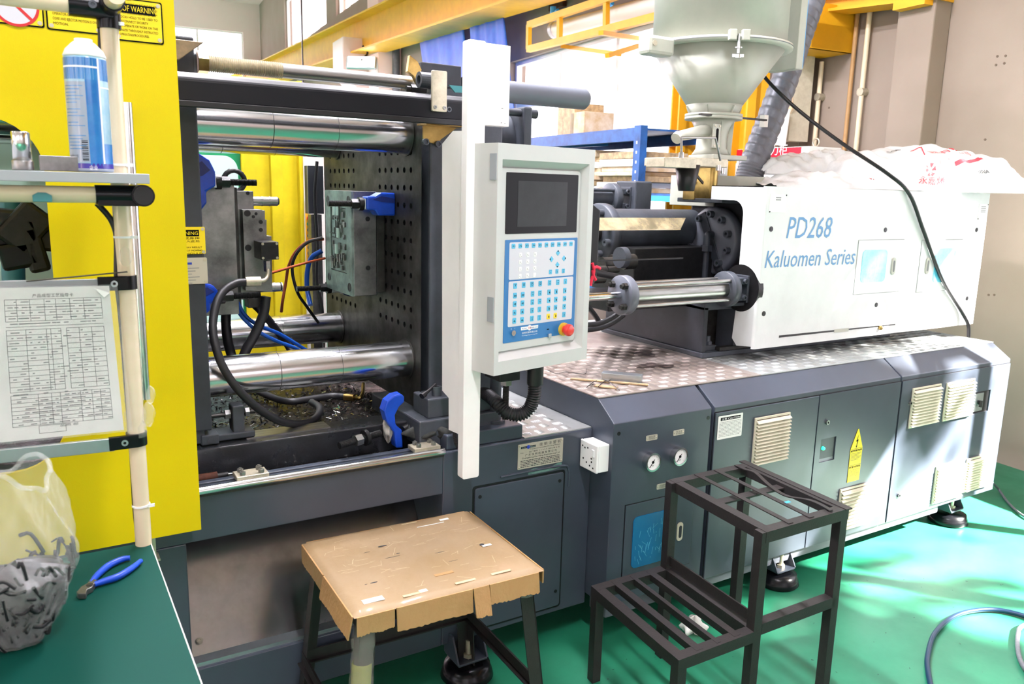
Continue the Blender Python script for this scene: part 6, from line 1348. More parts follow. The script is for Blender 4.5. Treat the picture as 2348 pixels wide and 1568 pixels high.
# ---- hopper dryer
q = P(1647, 110, 'y', 2.9); hx, hyy = q.x, 2.9
hp = thing('hopper', 'pale grey-green hopper with a cone, above the injection unit', 'hopper', (hx, hyy, 1.75))
zl = P(1500, 92, 'y', hyy).z; zk = P(1640, 242, 'y', hyy).z; zf_ = P(1620, 268, 'y', hyy).z; zn = P(1620, 356, 'y', hyy).z
MB().lathe([(.308, zl+.005), (.308, 3.2), (.30, 3.25), (.0001, 3.3)], (hx, hyy, 0), 56).build('drum', 'cream', hp)
MB().lathe([(.30, zl-.012), (.335, zl-.010), (.338, zl), (.335, zl+.010), (.308, zl+.012)], (hx, hyy, 0), 56).build('lip_ring', 'cream', hp)
MB().ring((hx, hyy, zl-.0015), (hx, hyy, zl+.0015), .3395, .33, 56).build('lip_seam', 'ink_soft', hp)
MB().lathe([(.132, zk), (.30, zl-.012)], (hx, hyy, 0), 56).build('cone', 'cream', hp)
MB().lathe([(.105, zf_+.01), (.11, zk-.04), (.132, zk)], (hx, hyy, 0), 48).build('collar', 'cream', hp)
for k in range(6):
    a = radians(60*k+30); MB().prism([(0, 0), (.03, 0), (.03, .05), (0, .05)], 'y', 0, 0.001) if False else None
    d = V((cos(a), sin(a), 0)); MB().bar(V((hx, hyy, zf_+.012))+d*.11, V((hx, hyy, zk-.005))+d*.125, .006, .02, d).build('collar_fin', 'cream', hp)
MB().lathe([(.135, zf_-.012), (.135, zf_+.0), (.128, zf_+.001), (.135, zf_+.002), (.135, zf_+.014)], (hx, hyy, 0), 48).build('flange', 'cream', hp)
MB().bar((hx-.165, hyy-.08, zf_), (hx+.27, hyy-.08, zf_), .02, .008).build('slide_gate', 'steel_dark', hp)
MB().lathe([(.095, zn), (.075, zn+.03), (.072, (zn+zf_)/2), (.085, zf_-.05), (.105, zf_-.012)], (hx, hyy, 0), 40).build('neck', 'cream', hp)
for a in (-110, -60): d = V((cos(radians(a)), sin(radians(a)), 0)); MB().bar(V((hx, hyy, zn))+d*.085, V((hx, hyy, zf_-.02))+d*.09, .006, .02, d).build('neck_fin', 'cream', hp)
q = P(1640, 312, 'y', hyy-.08); k = MB().prism(rrect(q.x-.022, q.z-.055, q.x+.022, q.z+.055, .004), 'y', hyy-.092, hyy-.082).build('sight_glass', 'cream', hp, bev=.002); MB().prism(rrect(q.x-.008, q.z-.035, q.x+.008, q.z+.035, .0078, 6), 'y', hyy-.093, hyy-.0915).build('glass', 'ink', k)
for x in (-.014, .014):
    for z in (-.045, .045): MB().cyl((q.x+x, hyy-.095, q.z+z), (q.x+x, hyy-.092, q.z+z), .005, n=10).build('screw', 'zinc', k)
MB().box((hx-.10, hyy-.12, zn-.022), (hx+.12, hyy+.05, zn)).build('base_flange', 'cream', hp, bev=.004)
# discharge spout
q = P(1552, 312, 'y', hyy-.1); MB().cyl((hx-.05, hyy-.02, q.z+.045), q+V((.01, 0, 0)), .032, .022, n=20).cyl(q+V((.012, 0, 0)), q-V((.008, .004, .012)), .026, n=20).build('side_spout', 'cream', hp)
# clamps on the lip
def lipclamp(a):
    d = V((cos(a), sin(a), 0)); c = V((hx, hyy, zl))+d*.345; s_ = V((-d.y, d.x, 0))
    k = MB().bar(c-s_*.045+V((0, 0, .005)), c-s_*.012+V((0, 0, .005)), .03, .045).bar(c+s_*.045+V((0, 0, .005)), c+s_*.012+V((0, 0, .005)), .03, .045).build('clamp_lugs', 'cream', hp, bev=.003)
    MB().cyl(c+V((0, 0, .01)), c-V((0, 0, .07)), .007, n=10).cyl(c-V((0, 0, .045)), c-V((0, 0, .05)), .018, n=14).cyl(c-V((0, 0, .075)), c-V((0, 0, .09)), .014, n=12).bar(c-s_*.025-V((0, 0, .08)), c+s_*.025-V((0, 0, .08)), .01, .012).build('wing_screw', 'chrome', hp)
dirc = V((CAM.x-hx, CAM.y-hyy, 0)).normalized(); ac = math.atan2(dirc.y, dirc.x)
lipclamp(ac+radians(14))
q = P(1479, 100, 'y', hyy-.05); MB().box((q.x-.01, hyy-.09, q.z-.045), (q.x+.14, hyy-.01, q.z+.035)).build('hinge_block', 'cream', hp, bev=.015); q.y -= .045; MB().cyl((q.x+.02, hyy-.094, q.z), (q.x+.02, hyy-.09, q.z), .012, n=12).build('hinge_pin', 'zinc', hp)
# side box with blue edge and red tag
x0 = P(1788, 60, 'y', hyy+.0).x
MB().box((x0-.0, hyy-.12, zl-.06), (x0+.05, hyy+.06, 3.1)).build('side_box', 'cream', hp, bev=.004)
MB().box((x0+.05, hyy-.10, zl-.05), (x0+.075, hyy+.06, 3.1)).build('blue_edge', 'shelf_lightblue', hp)
q = P(1781, 32, 'y', hyy-.12); MB().box((q.x-.012, hyy-.125, q.z-.0), (q.x+.012, hyy-.12, q.z+.12)).build('red_tag', 'red', hp)
# zinc slide frame under the hopper, black funnel and brass post
t = thing('hopper_stand', 'zinc plated slide frame with a black funnel and a brass post under the hopper', 'stand', (hx-.05, hyy, 1.6))
q0, q1 = P(1523, 385, 'y', hyy-.25), P(1598, 364, 'y', hyy-.25); zb0, zb1 = q0.z, q1.z
MB().box((q0.x, hyy-.25, zb0+.004), (q1.x, hyy-.13, zb1)).build('front_block', 'zinc', t, bev=.003)
xq = P(1664, 395, 'y', hyy-.14).x
MB().box((q1.x, hyy-.15, zn-.06), (xq, hyy+.1, zn-.022)).build('rear_block', 'zinc', t, bev=.003)
c = P(1577, 378, 'y', hyy-.17); c2 = P(1573, 438, 'y', hyy-.17); MB().lathe([(.034, c2.z), (.036, c2.z+.004), (.056, c.z), (.05, c.z)], (c.x, hyy-.17, 0), 28).build('funnel', 'black', t)
c = P(1620, 420, 'y', hyy); xa, xb = P(1594, 420, 'y', hyy-.03).x, P(1650, 420, 'y', hyy-.03).x
MB().box((xa, hyy-.03, P(1600, 458, 'y', hyy).z), (xb-.05, hyy+.05, zn-.05)).build('post_plate', 'brass', t, bev=.002); MB().cyl((xb-.04, hyy, P(1600, 458, 'y', hyy).z), (xb-.04, hyy, zn-.05), .04, n=24).build('feed_post', 'brass', t)
MB().bar(P(1583, 385, 'y', hyy-.12), P(1612, 420, 'y', hyy-.05), .006, .012).build('brace', 'steel_dark', t)
ha = [P(1563, 362, 'y', hyy-.2), P(1562, 315, 'y', hyy-.2), P(1640, 316, 'y', hyy-.2), P(1652, 368, 'y', hyy-.2)]
b = MB()
for p, q in zip(ha, ha[1:]): b.cyl(p, q, .0055, n=10)
b.build('wire_handle', 'chrome_dull', t)
for px, py in ((1562, 356), (1647, 385), (1657, 392)): q = P(px, py, 'y', hyy-.19); MB().cyl(q-V((0, 0, .012)), q+V((0, 0, .012)), .012, n=12).build('cap_nut', 'chrome', t)
# ---- grey spiral duct
t = thing('duct_hose', 'grey spiral wound duct hose wrapped in plastic, rising beside the hopper', 'hose', P(1715, 405, 'y', 3.12))
pts = [P(1716, 412, 'y', 3.12), P(1725, 380, 'y', 3.12), P(1760, 290, 'y', 3.12), P(1797, 190, 'y', 3.14), P(1830, 90, 'y', 3.18), P(1860, 5, 'y', 3.2), P(1885, -90, 'y', 3.25)]
b = MB(); o = []
for i in range(len(pts)-1):
    for k in range(12): o.append(pts[i].lerp(pts[i+1], k/12))
o.append(pts[-1]); n_ = 26; m_ = len(o); vs = []; u = (o[1]-o[0]).orthogonal().normalized()
m2 = 260; oo = [o[min(int(i*(m_-1)/m2), m_-2)].lerp(o[min(int(i*(m_-1)/m2), m_-2)+1], i*(m_-1)/m2-min(int(i*(m_-1)/m2), m_-2)) for i in range(m2+1)]
for i, p in enumerate(oo):
    tt = (oo[min(i+3, m2)]-oo[max(i-3, 0)]).normalized(); u = (u-tt*u.dot(tt)).normalized(); w_ = tt.cross(u)
    for k in range(n_):
        ph = (i/9.5+k/n_) % 1.0; r = .068+.006*min(ph*1.6, 1)-(.004 if ph > .93 else 0); a = 2*pi*k/n_; vs.append(p+(u*cos(a)+w_*sin(a))*r)
b.add(vs, [(i*n_+k, i*n_+(k+1) % n_, (i+1)*n_+(k+1) % n_, (i+1)*n_+k) for i in range(m2) for k in range(n_)], True); b.build('hose', 'duct', t)
q = P(1745, 278, 'y', 3.03); MB().box((q.x-.01, 3.0, q.z-.03), (q.x+.02, 3.03, q.z+.03)).build('hose_strap', 'frame_white', t)
# ---- resin bags
def bagfn(A, B, w_, h_, seed, sag=.0, tip=.12, base=sz1+.003, wr=1):
    A, B = V(A), V(B); ax_ = (B-A); L = ax_.length; ax_ = ax_.normalized(); sd = V((ax_.y, -ax_.x, 0)); 
    if sd.y > 0: sd = -sd
    random.seed(seed); ph = [random.uniform(0, 6) for _ in range(8)]
    def f(u, v):
        e = (max(0, min(1, u/tip, (1-u)/tip)))**.5; ww = w_*(.80+.2*e)*(1+.05*sin(u*19+ph[0])); hh = h_*(.16+.84*e)*(1+.10*sin(u*9+ph[1]))
        a = pi*v; c = A+ax_*(L*u)
        s_ = cos(a); s_ = math.copysign(abs(s_)**.75, s_); k = sin(a)**.8
        p = c+sd*(s_*ww)+V((0, 0, base+hh*k-c.z))
        wz = wr*(.008*sin(u*47+v*9+ph[2])+.006*sin(u*23-v*31+ph[3])+.004*sin(u*83+v*17+ph[4]))*k
        return p+V((0, 0, wz))+sd*(wz*.8)
    return f
fA = bagfn((3.68, 2.90, 0), (4.66, 2.48, 0), .27, .215, 3)
t = thing('resin_bag', 'white plastic resin bag with red printing lying on the shroud', 'sack', (4.1, 2.8, sz1), 'white resin bags on top of the shroud')
b = MB(); b.grid(fA, 90, 40); 
for uu in (0, 1): b.add([fA(uu, k/20) for k in range(21)], [tuple(range(21))])
b.build('sack', 'bag_white', t)
def drape(fn, st, u0, v0, su, sv, m, parent, rot=0, off=.004, name='print'):
    c = bpy.data.curves.new('t', 'FONT'); c.body = st; c.size = 1; c.resolution_u = 2; o = bpy.data.objects.new('t', c); COL.objects.link(o)
    me = bpy.data.meshes.new_from_object(o.evaluated_get(bpy.context.evaluated_depsgraph_get())); bpy.data.objects.remove(o)
    vs = []
    for v in me.vertices:
        x, y = v.co.x*cos(rot)-v.co.y*sin(rot), v.co.x*sin(rot)+v.co.y*cos(rot); uu, vv = u0+x*su, v0+y*sv; p = fn(uu, vv); q = fn(uu+.004, vv); r_ = fn(uu, vv+.01)
        nn = (q-p).cross(r_-p).normalized(); nn = nn if nn.dot(CAM-p) > 0 else -nn; vs.append(p+nn*off)
    MB().add(vs, [tuple(p.vertices) for p in me.polygons]).build(name, m, parent)
def band(fn, u0, u1, v0, v1, m, parent, skew=0, off=.003, name='print_band', n=16):
    def g(a, c):
        uu, vv = u0+(u1-u0)*a, v0+(v1-v0)*c+skew*a; p = fn(uu, vv); q = fn(uu+.004, vv); r_ = fn(uu, vv+.01); nn = (q-p).cross(r_-p).normalized(); nn = nn if nn.dot(CAM-p) > 0 else -nn; return p+nn*off
    MB().grid(g, n, 6).build(name, m, parent)
band(fA, .50, .56, .17, .21, 'bag_red', t, .03, n=6); band(fA, .58, .78, .17, .21, 'bag_red', t, .13)
drape(fA, 'CHINA', .64, .11, .036, .04, 'ink_mid', t, .2); drape(fA, '塑料有限公司', .46, .27, .042, .05, 'bag_red', t, .22); drape(fA, '50961', .28, .36, .05, .05, 'ink_soft', t, .25)
drape(fA, '永嘉烯', .36, .035, .055, .055, 'bag_red', t, -.05)
def emblem(fn, u0, v0, r, parent):
    b = MB()
    for k in range(6):
        a = 2*pi*k/6+.2; ps = [(.25, a-.2), (.95, a-.42), (.95, a+.28), (.6, a+.1)]
        vs = []
        for rr_, aa in ps:
            uu, vv = u0+rr_*r*cos(aa), v0+rr_*r*1.7*sin(aa); p = fn(uu, vv); q = fn(uu+.004, vv); s_ = fn(uu, vv+.01); nn = (q-p).cross(s_-p).normalized(); nn = nn if nn.dot(CAM-p) > 0 else -nn; vs.append(p+nn*.004)
        b.add(vs, [(0, 1, 2, 3)])
    b.build('emblem', 'bag_red', parent)
emblem(fA, .44, .13, .032, t)
band(fA, .34, .44, .35, .357, 'bag_red', t, 0, n=8); band(fA, .434, .44, .27, .35, 'bag_red', t, 0, n=2); drape(fA, '上', .37, .27, .05, .05, 'bag_red', t)
fB = bagfn((3.22, 2.90, 0), (4.05, 2.62, 0), .23, .07, 5, tip=.25)
t2 = thing('resin_bag', 'flatter crumpled white bag under the left end of the full sack', 'sack', (3.5, 2.8, sz1), 'white resin bags on top of the shroud')
b = MB(); b.grid(fB, 70, 26); b.build('sack', 'bag_white', t2); emblem(fB, .60, .25, .03, t2); drape(fB, '永嘉烯', .55, .42, .04, .08, 'bag_red', t2)
fC = bagfn((3.42, 3.12, 0), (4.1, 2.86, 0), .17, .12, 9, tip=.3, base=sz1+.075)
t3 = thing('resin_bag', 'thin empty white sack hanging back to the left behind the full one', 'sack', (3.6, 3.0, sz1+.07), 'white resin bags on top of the shroud')
b = MB(); b.grid(fC, 60, 20); b.build('sack', 'sack_film', t3)
# ---- black cable over the shroud
hose([P(1742, 152, 'y', 2.9), P(1760, 185, 'y', 2.86), P(1830, 252, 'y', 2.72), P(1930, 328, 'y', 2.56), P(2035, 398, 'y', 2.42), P(2085, 445, 'y', 2.385), P(2118, 530, 'y', 2.385), P(2160, 640, 'y', 2.385), P(2205, 715, 'y', 2.385), P(2220, 745, 'y', 2.36), P(2221, 774, 'y', 2.34)], .0088, 'black', 'black power cable drooping across the white shroud and bag', 'power_cable', 'cable')
# ---- small things lying on the worktop
def slab(pa, z, L, W, Hh, ang_, name, lab, cat, m, parent=None, bev=.001):
    q = P(*pa, 'z', z); M_ = frame(q, (cos(ang_), sin(ang_), 0), (-sin(ang_), cos(ang_), 0)); return tag(MB(M_).box((-L/2, -W/2, 0), (L/2, W/2, Hh)).build(name, m, bev=bev), lab, cat)
q0, q1 = P(1380, 872, 'z', zw), P(1472, 880, 'z', zw); a_ = math.atan2(q1.y-q0.y, q1.x-q0.x)
slab((1426, 872), zw+.002, (q1-q0).length, .045, .028, a_, 'steel_block', 'grey rectangular steel block lying on the tread plate', 'block', 'alu')
q0, q1 = P(1308, 870, 'z', zw), P(1485, 884, 'z', zw); a1_ = math.atan2(q1.y-q0.y, q1.x-q0.x)
slab((1396, 877), zw+.002, (q1-q0).length, .016, .006, a1_, 'wood_strip', 'long thin wooden strip in front of the steel block', 'wood strip', 'wood')
slab((1390, 888), zw+.002, .085, .028, .005, a1_-.15, 'wood_chip', 'short wide wooden slat under the black wires', 'wood strip', 'wood')
b = MB()
for l in ([(1345, 888), (1360, 876), (1368, 873)], [(1350, 884), (1362, 880)], [(1372, 886), (1392, 873), (1420, 894)], [(1384, 871), (1394, 874), (1400, 870)]): b.tube([P(a, c, 'z', zw+.012) for a, c in l], .0017, n=6, sub=3)
tag(b.build('black_wires', 'black'), 'black bent wires across the wooden slats', 'wire')
b = MB().tube([P(a, c, 'z', zw+.004) for a, c in ((1256, 848), (1275, 856), (1300, 853), (1325, 856), (1342, 857), (1344, 845))], .0012, n=6, sub=4)
tag(b.build('thin_wire', 'black'), 'thin loose wire on the tread plate under the console', 'wire')
# ================================================================ STOOL AND STEP RACK
# ---- stool covered in cardboard
c = [P(698, 1237, 'z', .62), P(1076, 1167, 'z', .62), P(1245, 1300, 'z', .62), P(806, 1415, 'z', .62)]   # back-left, back-right, front-right, front-left
cen = (c[0]+c[1]+c[2]+c[3])/4; exu = ((c[1]-c[0])+(c[2]-c[3])).normalized(); LW = ((c[1]-c[0]).length+(c[2]-c[3]).length)/2; LD = ((c[0]-c[3]).length+(c[1]-c[2]).length)/2
MS = frame((cen.x, cen.y, 0), exu, (-exu.y, exu.x, 0))
st = thing('cardboard_stool', 'steel-legged stool wrapped in taped cardboard', 'stool', (cen.x, cen.y, 0))
hw, hd = LW/2, LD/2
random.seed(4)
def topf(u, v):
    x, y = (u-.5)*2, (v-.5)*2; e = max(abs(x), abs(y)); dz = -.010*max(0, (e-.92)/.08)**2+.0016*sin(u*21+v*3)*sin(v*13+1); return (x*hw, y*hd, .62+dz)
MB(MS).grid(topf, 44, 44).build('seat_top', 'cardboard', st, label='taped cardboard top')
# separate cardboard flaps along the sides with ragged lower edges
def flap(axis, s_, a, b_, drop, out, seed):
    random.seed(seed); n = 12; ph = random.uniform(0, 6)
    def f(u, v):
        t_ = a+(b_-a)*u; d = (.0018*sin(u*11+ph)+.0012*sin(u*67)+random.uniform(-.0015, .0015)) if v > .6 else 0; z = .612-(drop+d)*v; o = .002+out*v
        return (t_, s_*(hd+o), z) if axis == 'x' else (s_*(hw+o), t_, z)
    n = 26; return MB(MS).grid(f, n, 5, False).build('cardboard_flap', 'cardboard_side', st, solid=.004)
for a, b_, d, o in ((-.98, -.62, .05, .0), (-.60, .18, .062, .006), (.19, .36, .075, .022), (.37, .93, .055, .008)): flap('x', -1, a*hw, b_*hw, d, o, int(a*100)+200)
flap('x', 1, -.95*hw, .95*hw, .05, .002, 3)
for a, b_, d, o in ((-.97, .05, .06, .012), (.07, .97, .055, .0)): flap('y', -1, a*hd, b_*hd, d, o, int(a*50)+90)
for a, b_, d, o in ((-.97, .97, .04, .0),): flap('y', 1, a*hd, b_*hd, d, o, 17)
MB(MS).box((-hw+.01, -hd+.01, .575), (hw-.01, hd-.01, .60)).build('seat_frame', 'rack_brown', st)
# tape patches, labels, stains on the top
random.seed(6)
for (u, v, l, w_, m, nm) in ((.12, .10, .055, .022, 'paper', 'barcode_label'), (.36, .07, .022, .014, 'paper', 'tape_patch'), (.80, .90, .03, .012, 'paper_white', 'tape_patch'), (.86, .42, .03, .012, 'paper', 'tape_patch'), (.58, .06, .06, .010, 'cardboard_far', 'tape_patch'), (.78, .065, .06, .010, 'cardboard_far', 'tape_patch'), (.30, .06, .05, .010, 'cardboard_far', 'tape_patch'), (.52, .20, .055, .012, 'cardboard_side', 'tape_patch'), (.70, .86, .09, .004, 'paper', 'tape_patch'), (.60, .945, .05, .006, 'cardboard_far', 'tape_patch')):
    x, y = (u-.5)*2*hw, (v-.5)*2*hd; MB(MS).box((x-l/2, y-w_/2, .6212), (x+l/2, y+w_/2, .6219)).build(nm, 'tape_line' if m == 'cardboard_far' else m, st)
for (u, v, l, w_) in ((.36, .70, .030, .006), (.33, .50, .0, .0), (.40, .56, .012, .004), (.18, .28, .022, .005), (.84, .44, .016, .012), (.14, .28, .008, .002), (.36, .53, .05, .0018), (.60, .46, .032, .0018), (.62, .32, .03, .0015), (.26, .66, .02, .0015)):
    if l: x, y = (u-.5)*2*hw, (v-.5)*2*hd; MB(MS).sphere((x, y, .622), .5, 10, (l, w_, .0008)).build('stain', 'ink_mid', st)
b = MB(MS)
for k in range(70):
    x, y, a, l = random.uniform(-.9, .78)*hw, random.uniform(-.88, .78)*hd, random.gauss(0, .25)+random.choice((0, 0, 0, 1.4)), random.uniform(.01, .05)
    b.add([(x, y, .6220), (x+cos(a)*l, y+sin(a)*l, .6220), (x+cos(a)*l-sin(a)*.0009, y+sin(a)*l+cos(a)*.0009, .6220), (x-sin(a)*.0009, y+cos(a)*.0009, .6220)], [(0, 1, 2, 3)])
b.build('tape_wrinkles', 'tape_line', st, kind='stuff')
def Sx(u, v, z, spread=0): return MS @ V(((u)*(hw-.025+spread), v*(hd-.025+spread), z))
for (u, v) in ((-1, -1), (1, -1), (1, 1), (-1, 1)):
    p, q = Sx(u, v, .60), Sx(u, v, 0, .055)
    a = exu*(-u); b2 = V((-exu.y, exu.x, 0))*(-v)
    # angle iron leg
    k = MB(); w_ = .042; th = .004
    for d_ in (a, b2):
        o = b2 if d_ is a else a; vs = [p, p+d_*w_, p+d_*w_+o*th, p+o*th, q, q+d_*w_, q+d_*w_+o*th, q+o*th]; k.add(vs, [(0, 1, 2, 3), (7, 6, 5, 4), (0, 4, 5, 1), (1, 5, 6, 2), (2, 6, 7, 3), (3, 7, 4, 0)])
    k.build('leg', 'rack_brown', st)
zst = .245
for (u0, v0), (u1, v1) in (((-1, 1), (1, 1)), ((-1, 1), (-1, -1)), ((1, 1), (1, -1))):
    p, q = Sx(u0, v0, zst, .03), Sx(u1, v1, zst, .03); MB().bar(p, q, .006, .036).bar(p-V((0, 0, .018)), q-V((0, 0, .018)), .034, .004).build('stretcher', 'rack_brown', st)
# plastic film wrap on the near-left leg and corner
p, q = Sx(-1, -1, .602), Sx(-1, -1, .30, .022)
pa, pb_ = Sx(-1, -1, .585), Sx(-1, -1, .26, .03); off = exu*.014+V((-exu.y, exu.x, 0))*.014
def wr(i, m_): return .030+.0015*sin(i*1.7)+.001*sin(i*.6)
MB().tube([pa.lerp(pb_, k/24)+off for k in range(25)], .034, n=16, sub=1, rf=wr, cap=False).build('film_wrap', 'clear_film', st, label='crumpled clear film around the near leg')
MB().tube([pa.lerp(pb_, .35+.4*k/10)+off for k in range(11)], .026, n=12, sub=1, cap=False).build('foam_wrap', 'foam', st)
pa = Sx(1, -1, .60); MB().tube([pa-V((0, 0, .008*k))-exu*.014+V((-exu.y, exu.x, 0))*.014 for k in range(9)], .034, n=14, sub=1, rf=lambda i, m_: .031+.002*sin(i*2.1), cap=False).build('film_wrap', 'clear_film', st)
# ---- two-step black rack
ra = thing('step_rack', 'black welded two-step slatted metal rack on the green floor', 'rack', (1.86, 1.74, 0))
zl_, zu = .345, .665; x0, x1, x2, y0, y1 = 1.50, 1.822, 2.205, 1.503, 1.975; s_ = .036
GM = Matrix(((1, .09, 0, -.09*1.503), (0, 1, 0, 0), (0, 0, 1, 0), (0, 0, 0, 1)))
def ang_(p, q, n_='frame_bar', w_=.036, h_=.036): return MB().bar(p, q, w_, h_).build(n_, 'rack_brown', ra)
h2 = s_/2
for x, y, zt__ in ((x0, y0, zl_), (x0, y1, zl_), (x1, y0, zu), (x1, y1, zu), (x2, y0, zu), (x2, y1, zu)):
    dx = h2 if x == x0 else -h2 if x == x2 else 0; 
    MB().box((x+dx-h2+.001, y-h2+.001+(h2 if y == y0 else -h2), .0), (x+dx+h2-.001, y+h2-.001+(h2 if y == y0 else -h2), zt__-.001)).build('leg', 'rack_brown', ra, bev=.001)
for (xa, xb, z) in ((x0, x1, zl_), (x1, x2, zu)):
    for y in (y0+h2, y1-h2): ang_((xa, y, z-h2), (xb, y, z-h2))
    for x in ((xa+h2, xb-h2) if z == zu else (xa+h2,)): ang_((x, y0+s_, z-h2-.0005), (x, y1-s_, z-h2-.0005))
ang_((x1, y0+s_, zl_-h2), (x1, y1-s_, zl_-h2))
# lower slats: square bars front to back
for k, w_ in ((.28, .026), (.52, .016), (.76, .026)):
    x = x0+(x1-x0)*k; MB().bar((x, y0+.01, zl_-.01), (x, y1-.01, zl_-.01), w_, .022).build('slat', 'rack_brown', ra)
# upper slats: flat strips, the last one bent
ym_ = (y0+y1)/2; ang_((x1+h2, ym_+.03, zu-.016), (x2-h2, ym_+.03, zu-.016), 'cross_bar', .036, .006)
for k, bent in ((.30, 0), (.55, 0), (.80, 1)):
    x = x1+(x2-x1)*k
    if not bent: MB().bar((x, y0+.008, zu+.0015), (x+.006, y1-.008, zu+.0015), .02, .003).build('slat', 'rack_brown', ra)
    else:
        vs = []; n_ = 28
        for i in range(n_+1):
            t_ = i/n_; yy = y0+.01+(y1-y0-.02)*t_; dz = -.020*math.exp(-((t_-.42)/.16)**2)+.012*math.exp(-((t_-.75)/.1)**2); xx = x+.010*sin(t_*8)
            vs += [(xx-.008, yy, zu+.003+dz), (xx+.008, yy, zu+.003+dz), (xx+.008, yy, zu+.006+dz), (xx-.008, yy, zu+.006+dz)]
        MB().add(vs, [(4*i+a, 4*i+4+a, 4*i+4+(a+1) % 4, 4*i+(a+1) % 4) for i in range(n_) for a in range(4)]+[(0, 1, 2, 3), (4*n_+3, 4*n_+2, 4*n_+1, 4*n_)]).build('slat', 'rack_brown', ra, label='bent wavy flat slat')
MB().bar((x2-.004, y0-.004, zu+.0), (x2-.004, y1+.02, zu+.0), .03, .004).build('edge_angle', 'rack_brown', ra)
q = P(1800, 1152, 'z', zu+.004); MB().box((q.x-.01, q.y-.006, zu+.0032), (q.x+.012, q.y+.006, zu+.0038)).build('blue_paint_mark', 'shelf_lightblue', ra)
# low side bar to the right
zb_ = P(1850, 1395, 'y', y0+h2).z; MB().bar((x1+h2, y0+h2, zb_), (x2-h2, y0+h2, zb_), .034, .036).build('low_bar', 'rack_brown', ra)
MB().bar((x1, y0+s_, zl_+.03), (x1, y1-s_, zl_+.03), .006, .034).build('side_bar', 'rack_brown', ra)
GM = None
# crumpled paper on the floor
q = P(1590, 1450, 'z', 0); 
tag(rag((q.x, q.y, .0), (.045, .035, .03), 'paper_white', 'crumpled_paper', 'small crumpled white paper on the floor under the step rack', 33), 'small crumpled white paper on the floor under the step rack', 'paper')
# ---- cables on the floor
def fl(px, py, z=.012): return P(px, py, 'z', z)
hose([fl(2145, 1620), fl(2128, 1540), fl(2128, 1500), fl(2145, 1450), fl(2190, 1412), fl(2250, 1398), fl(2310, 1402), fl(2380, 1425), fl(2440, 1470)], .0095, 'navy_hose', 'dark blue hose curving across the green floor at lower right', 'floor_hose', 'hose')
hose([fl(2400, 1420), fl(2345, 1435), (fl(2334, 1455)), fl(2334, 1490), fl(2345, 1525), fl(2375, 1560)], .0085, 'duct', 'grey hose loop at the lower right edge of the floor', 'floor_hose', 'hose')
hose([P(2268, 1098, 'z', .13), fl(2290, 1122, .03), fl(2310, 1150, .01), fl(2340, 1178, .01), fl(2380, 1200, .01), fl(2420, 1215, .01)], .0065, 'duct', 'thin grey cable trailing from the end cabinet across the floor', 'floor_cable', 'cable')
random.seed(8); b = MB()
for k in range(160):
    p = V((random.uniform(1.4, 4.5), random.uniform(.8, 2.0), .0012)); chip(b, p.x, p.y, .0012, random.uniform(.003, .010), random.uniform(.002, .005), 0)
tag(b.build('floor_debris', 'ink_mid', None, kind='stuff'), 'dark specks and chips of debris scattered on the green floor', 'debris')
# ================================================================ FOREGROUND WORKSTATION
YP = 1.72; ZD = .905
pq = P(293, 700, 'y', YP); xp_ = pq.x
wk = thing('pipe_rack', 'beige pipe frame with black joints standing at the left foreground', 'pipe rack', (xp_-.3, YP, 0))
ztopP = 2.35
MB().cyl((xp_, YP, 0), (xp_, YP, 1.957), .0158, n=28).build('post', 'pipe_beige', wk)
MB().cyl((xp_-.85, YP, 0), (xp_-.85, YP, 2.1), .0158, n=20).build('post', 'pipe_beige', wk)
# top joint: horizontal pipe coming from the left and one pointing to the viewer
zT = P(200, 8, 'y', YP).z; p, q = P(-40, 4, 'y', YP-.01), P(160, 8, 'y', YP-.01)
zh = (P(100, 4, 'y', YP).z)
MB().cyl((xp_-.85, YP-.01, zh), (X(158, 8, YP), YP-.01, zh), .0158, n=24).build('top_pipe', 'pipe_beige', wk)
MB().cyl((X(155, 8, YP), YP-.01, zh), (xp_+.006, YP-.01, zh), .0205, n=24).cyl((xp_, YP, zh-.034), (xp_, YP, zh+.03), .0205, n=24).build('joint', 'black_gloss', wk, bev=.002)
socket_screw(wk, (X(212, 12, YP-.03), YP-.032, zh), (0, -1, 0), .007, .003, 'bolt')
q = P(258, 2, 'y', YP-.06); MB().cyl((q.x, YP-.12, q.z), (q.x, YP-.0, q.z), .0158, n=24).build('cross_pipe', 'pipe_beige', wk)
MB().ring((q.x, YP-.07, q.z), (q.x, YP-.02, q.z), .0195, .0160, 28).build('joint', 'black_gloss', wk)
# pipe under the shelf with its black joint and end cap
zs1 = (P(100, 447, 'y', 1.62).z+P(300, 447, 'y', 1.62).z)/2; zs1 = P(180, 446, 'y', 1.62).z
xe = X(325, 448, 1.62)
MB().cyl((xp_-.85, 1.62, zs1), (X(225, 446, 1.62), 1.62, zs1), .0145, n=24).build('shelf_pipe', 'pipe_beige', wk)
MB().cyl((X(218, 446, 1.62), 1.62, zs1), (xe, 1.62, zs1), .0175, n=24).box((X(222, 446, 1.62), 1.605, zs1-.019), (xe, 1.63, zs1-.006)).cyl((xe, 1.597, zs1), (xe, 1.74, zs1), .0195, n=28).build('joint', 'black_gloss', wk, bev=.0015)
MB().cyl((xe, 1.594, zs1), (xe, 1.597, zs1), .0165, n=28).build('end_cap', 'black', wk, bev=.001)
q = P(97, 452, 'y', 1.60); MB().prism([(q.x-.0145, q.z-.008), (q.x+.0145, q.z-.008), (q.x+.0145, q.z+.003), (q.x+.006, q.z+.008), (q.x-.006, q.z+.008), (q.x-.0145, q.z+.003)], 'y', 1.602, 1.607).build('clip', 'teal_label', wk, bev=.001)
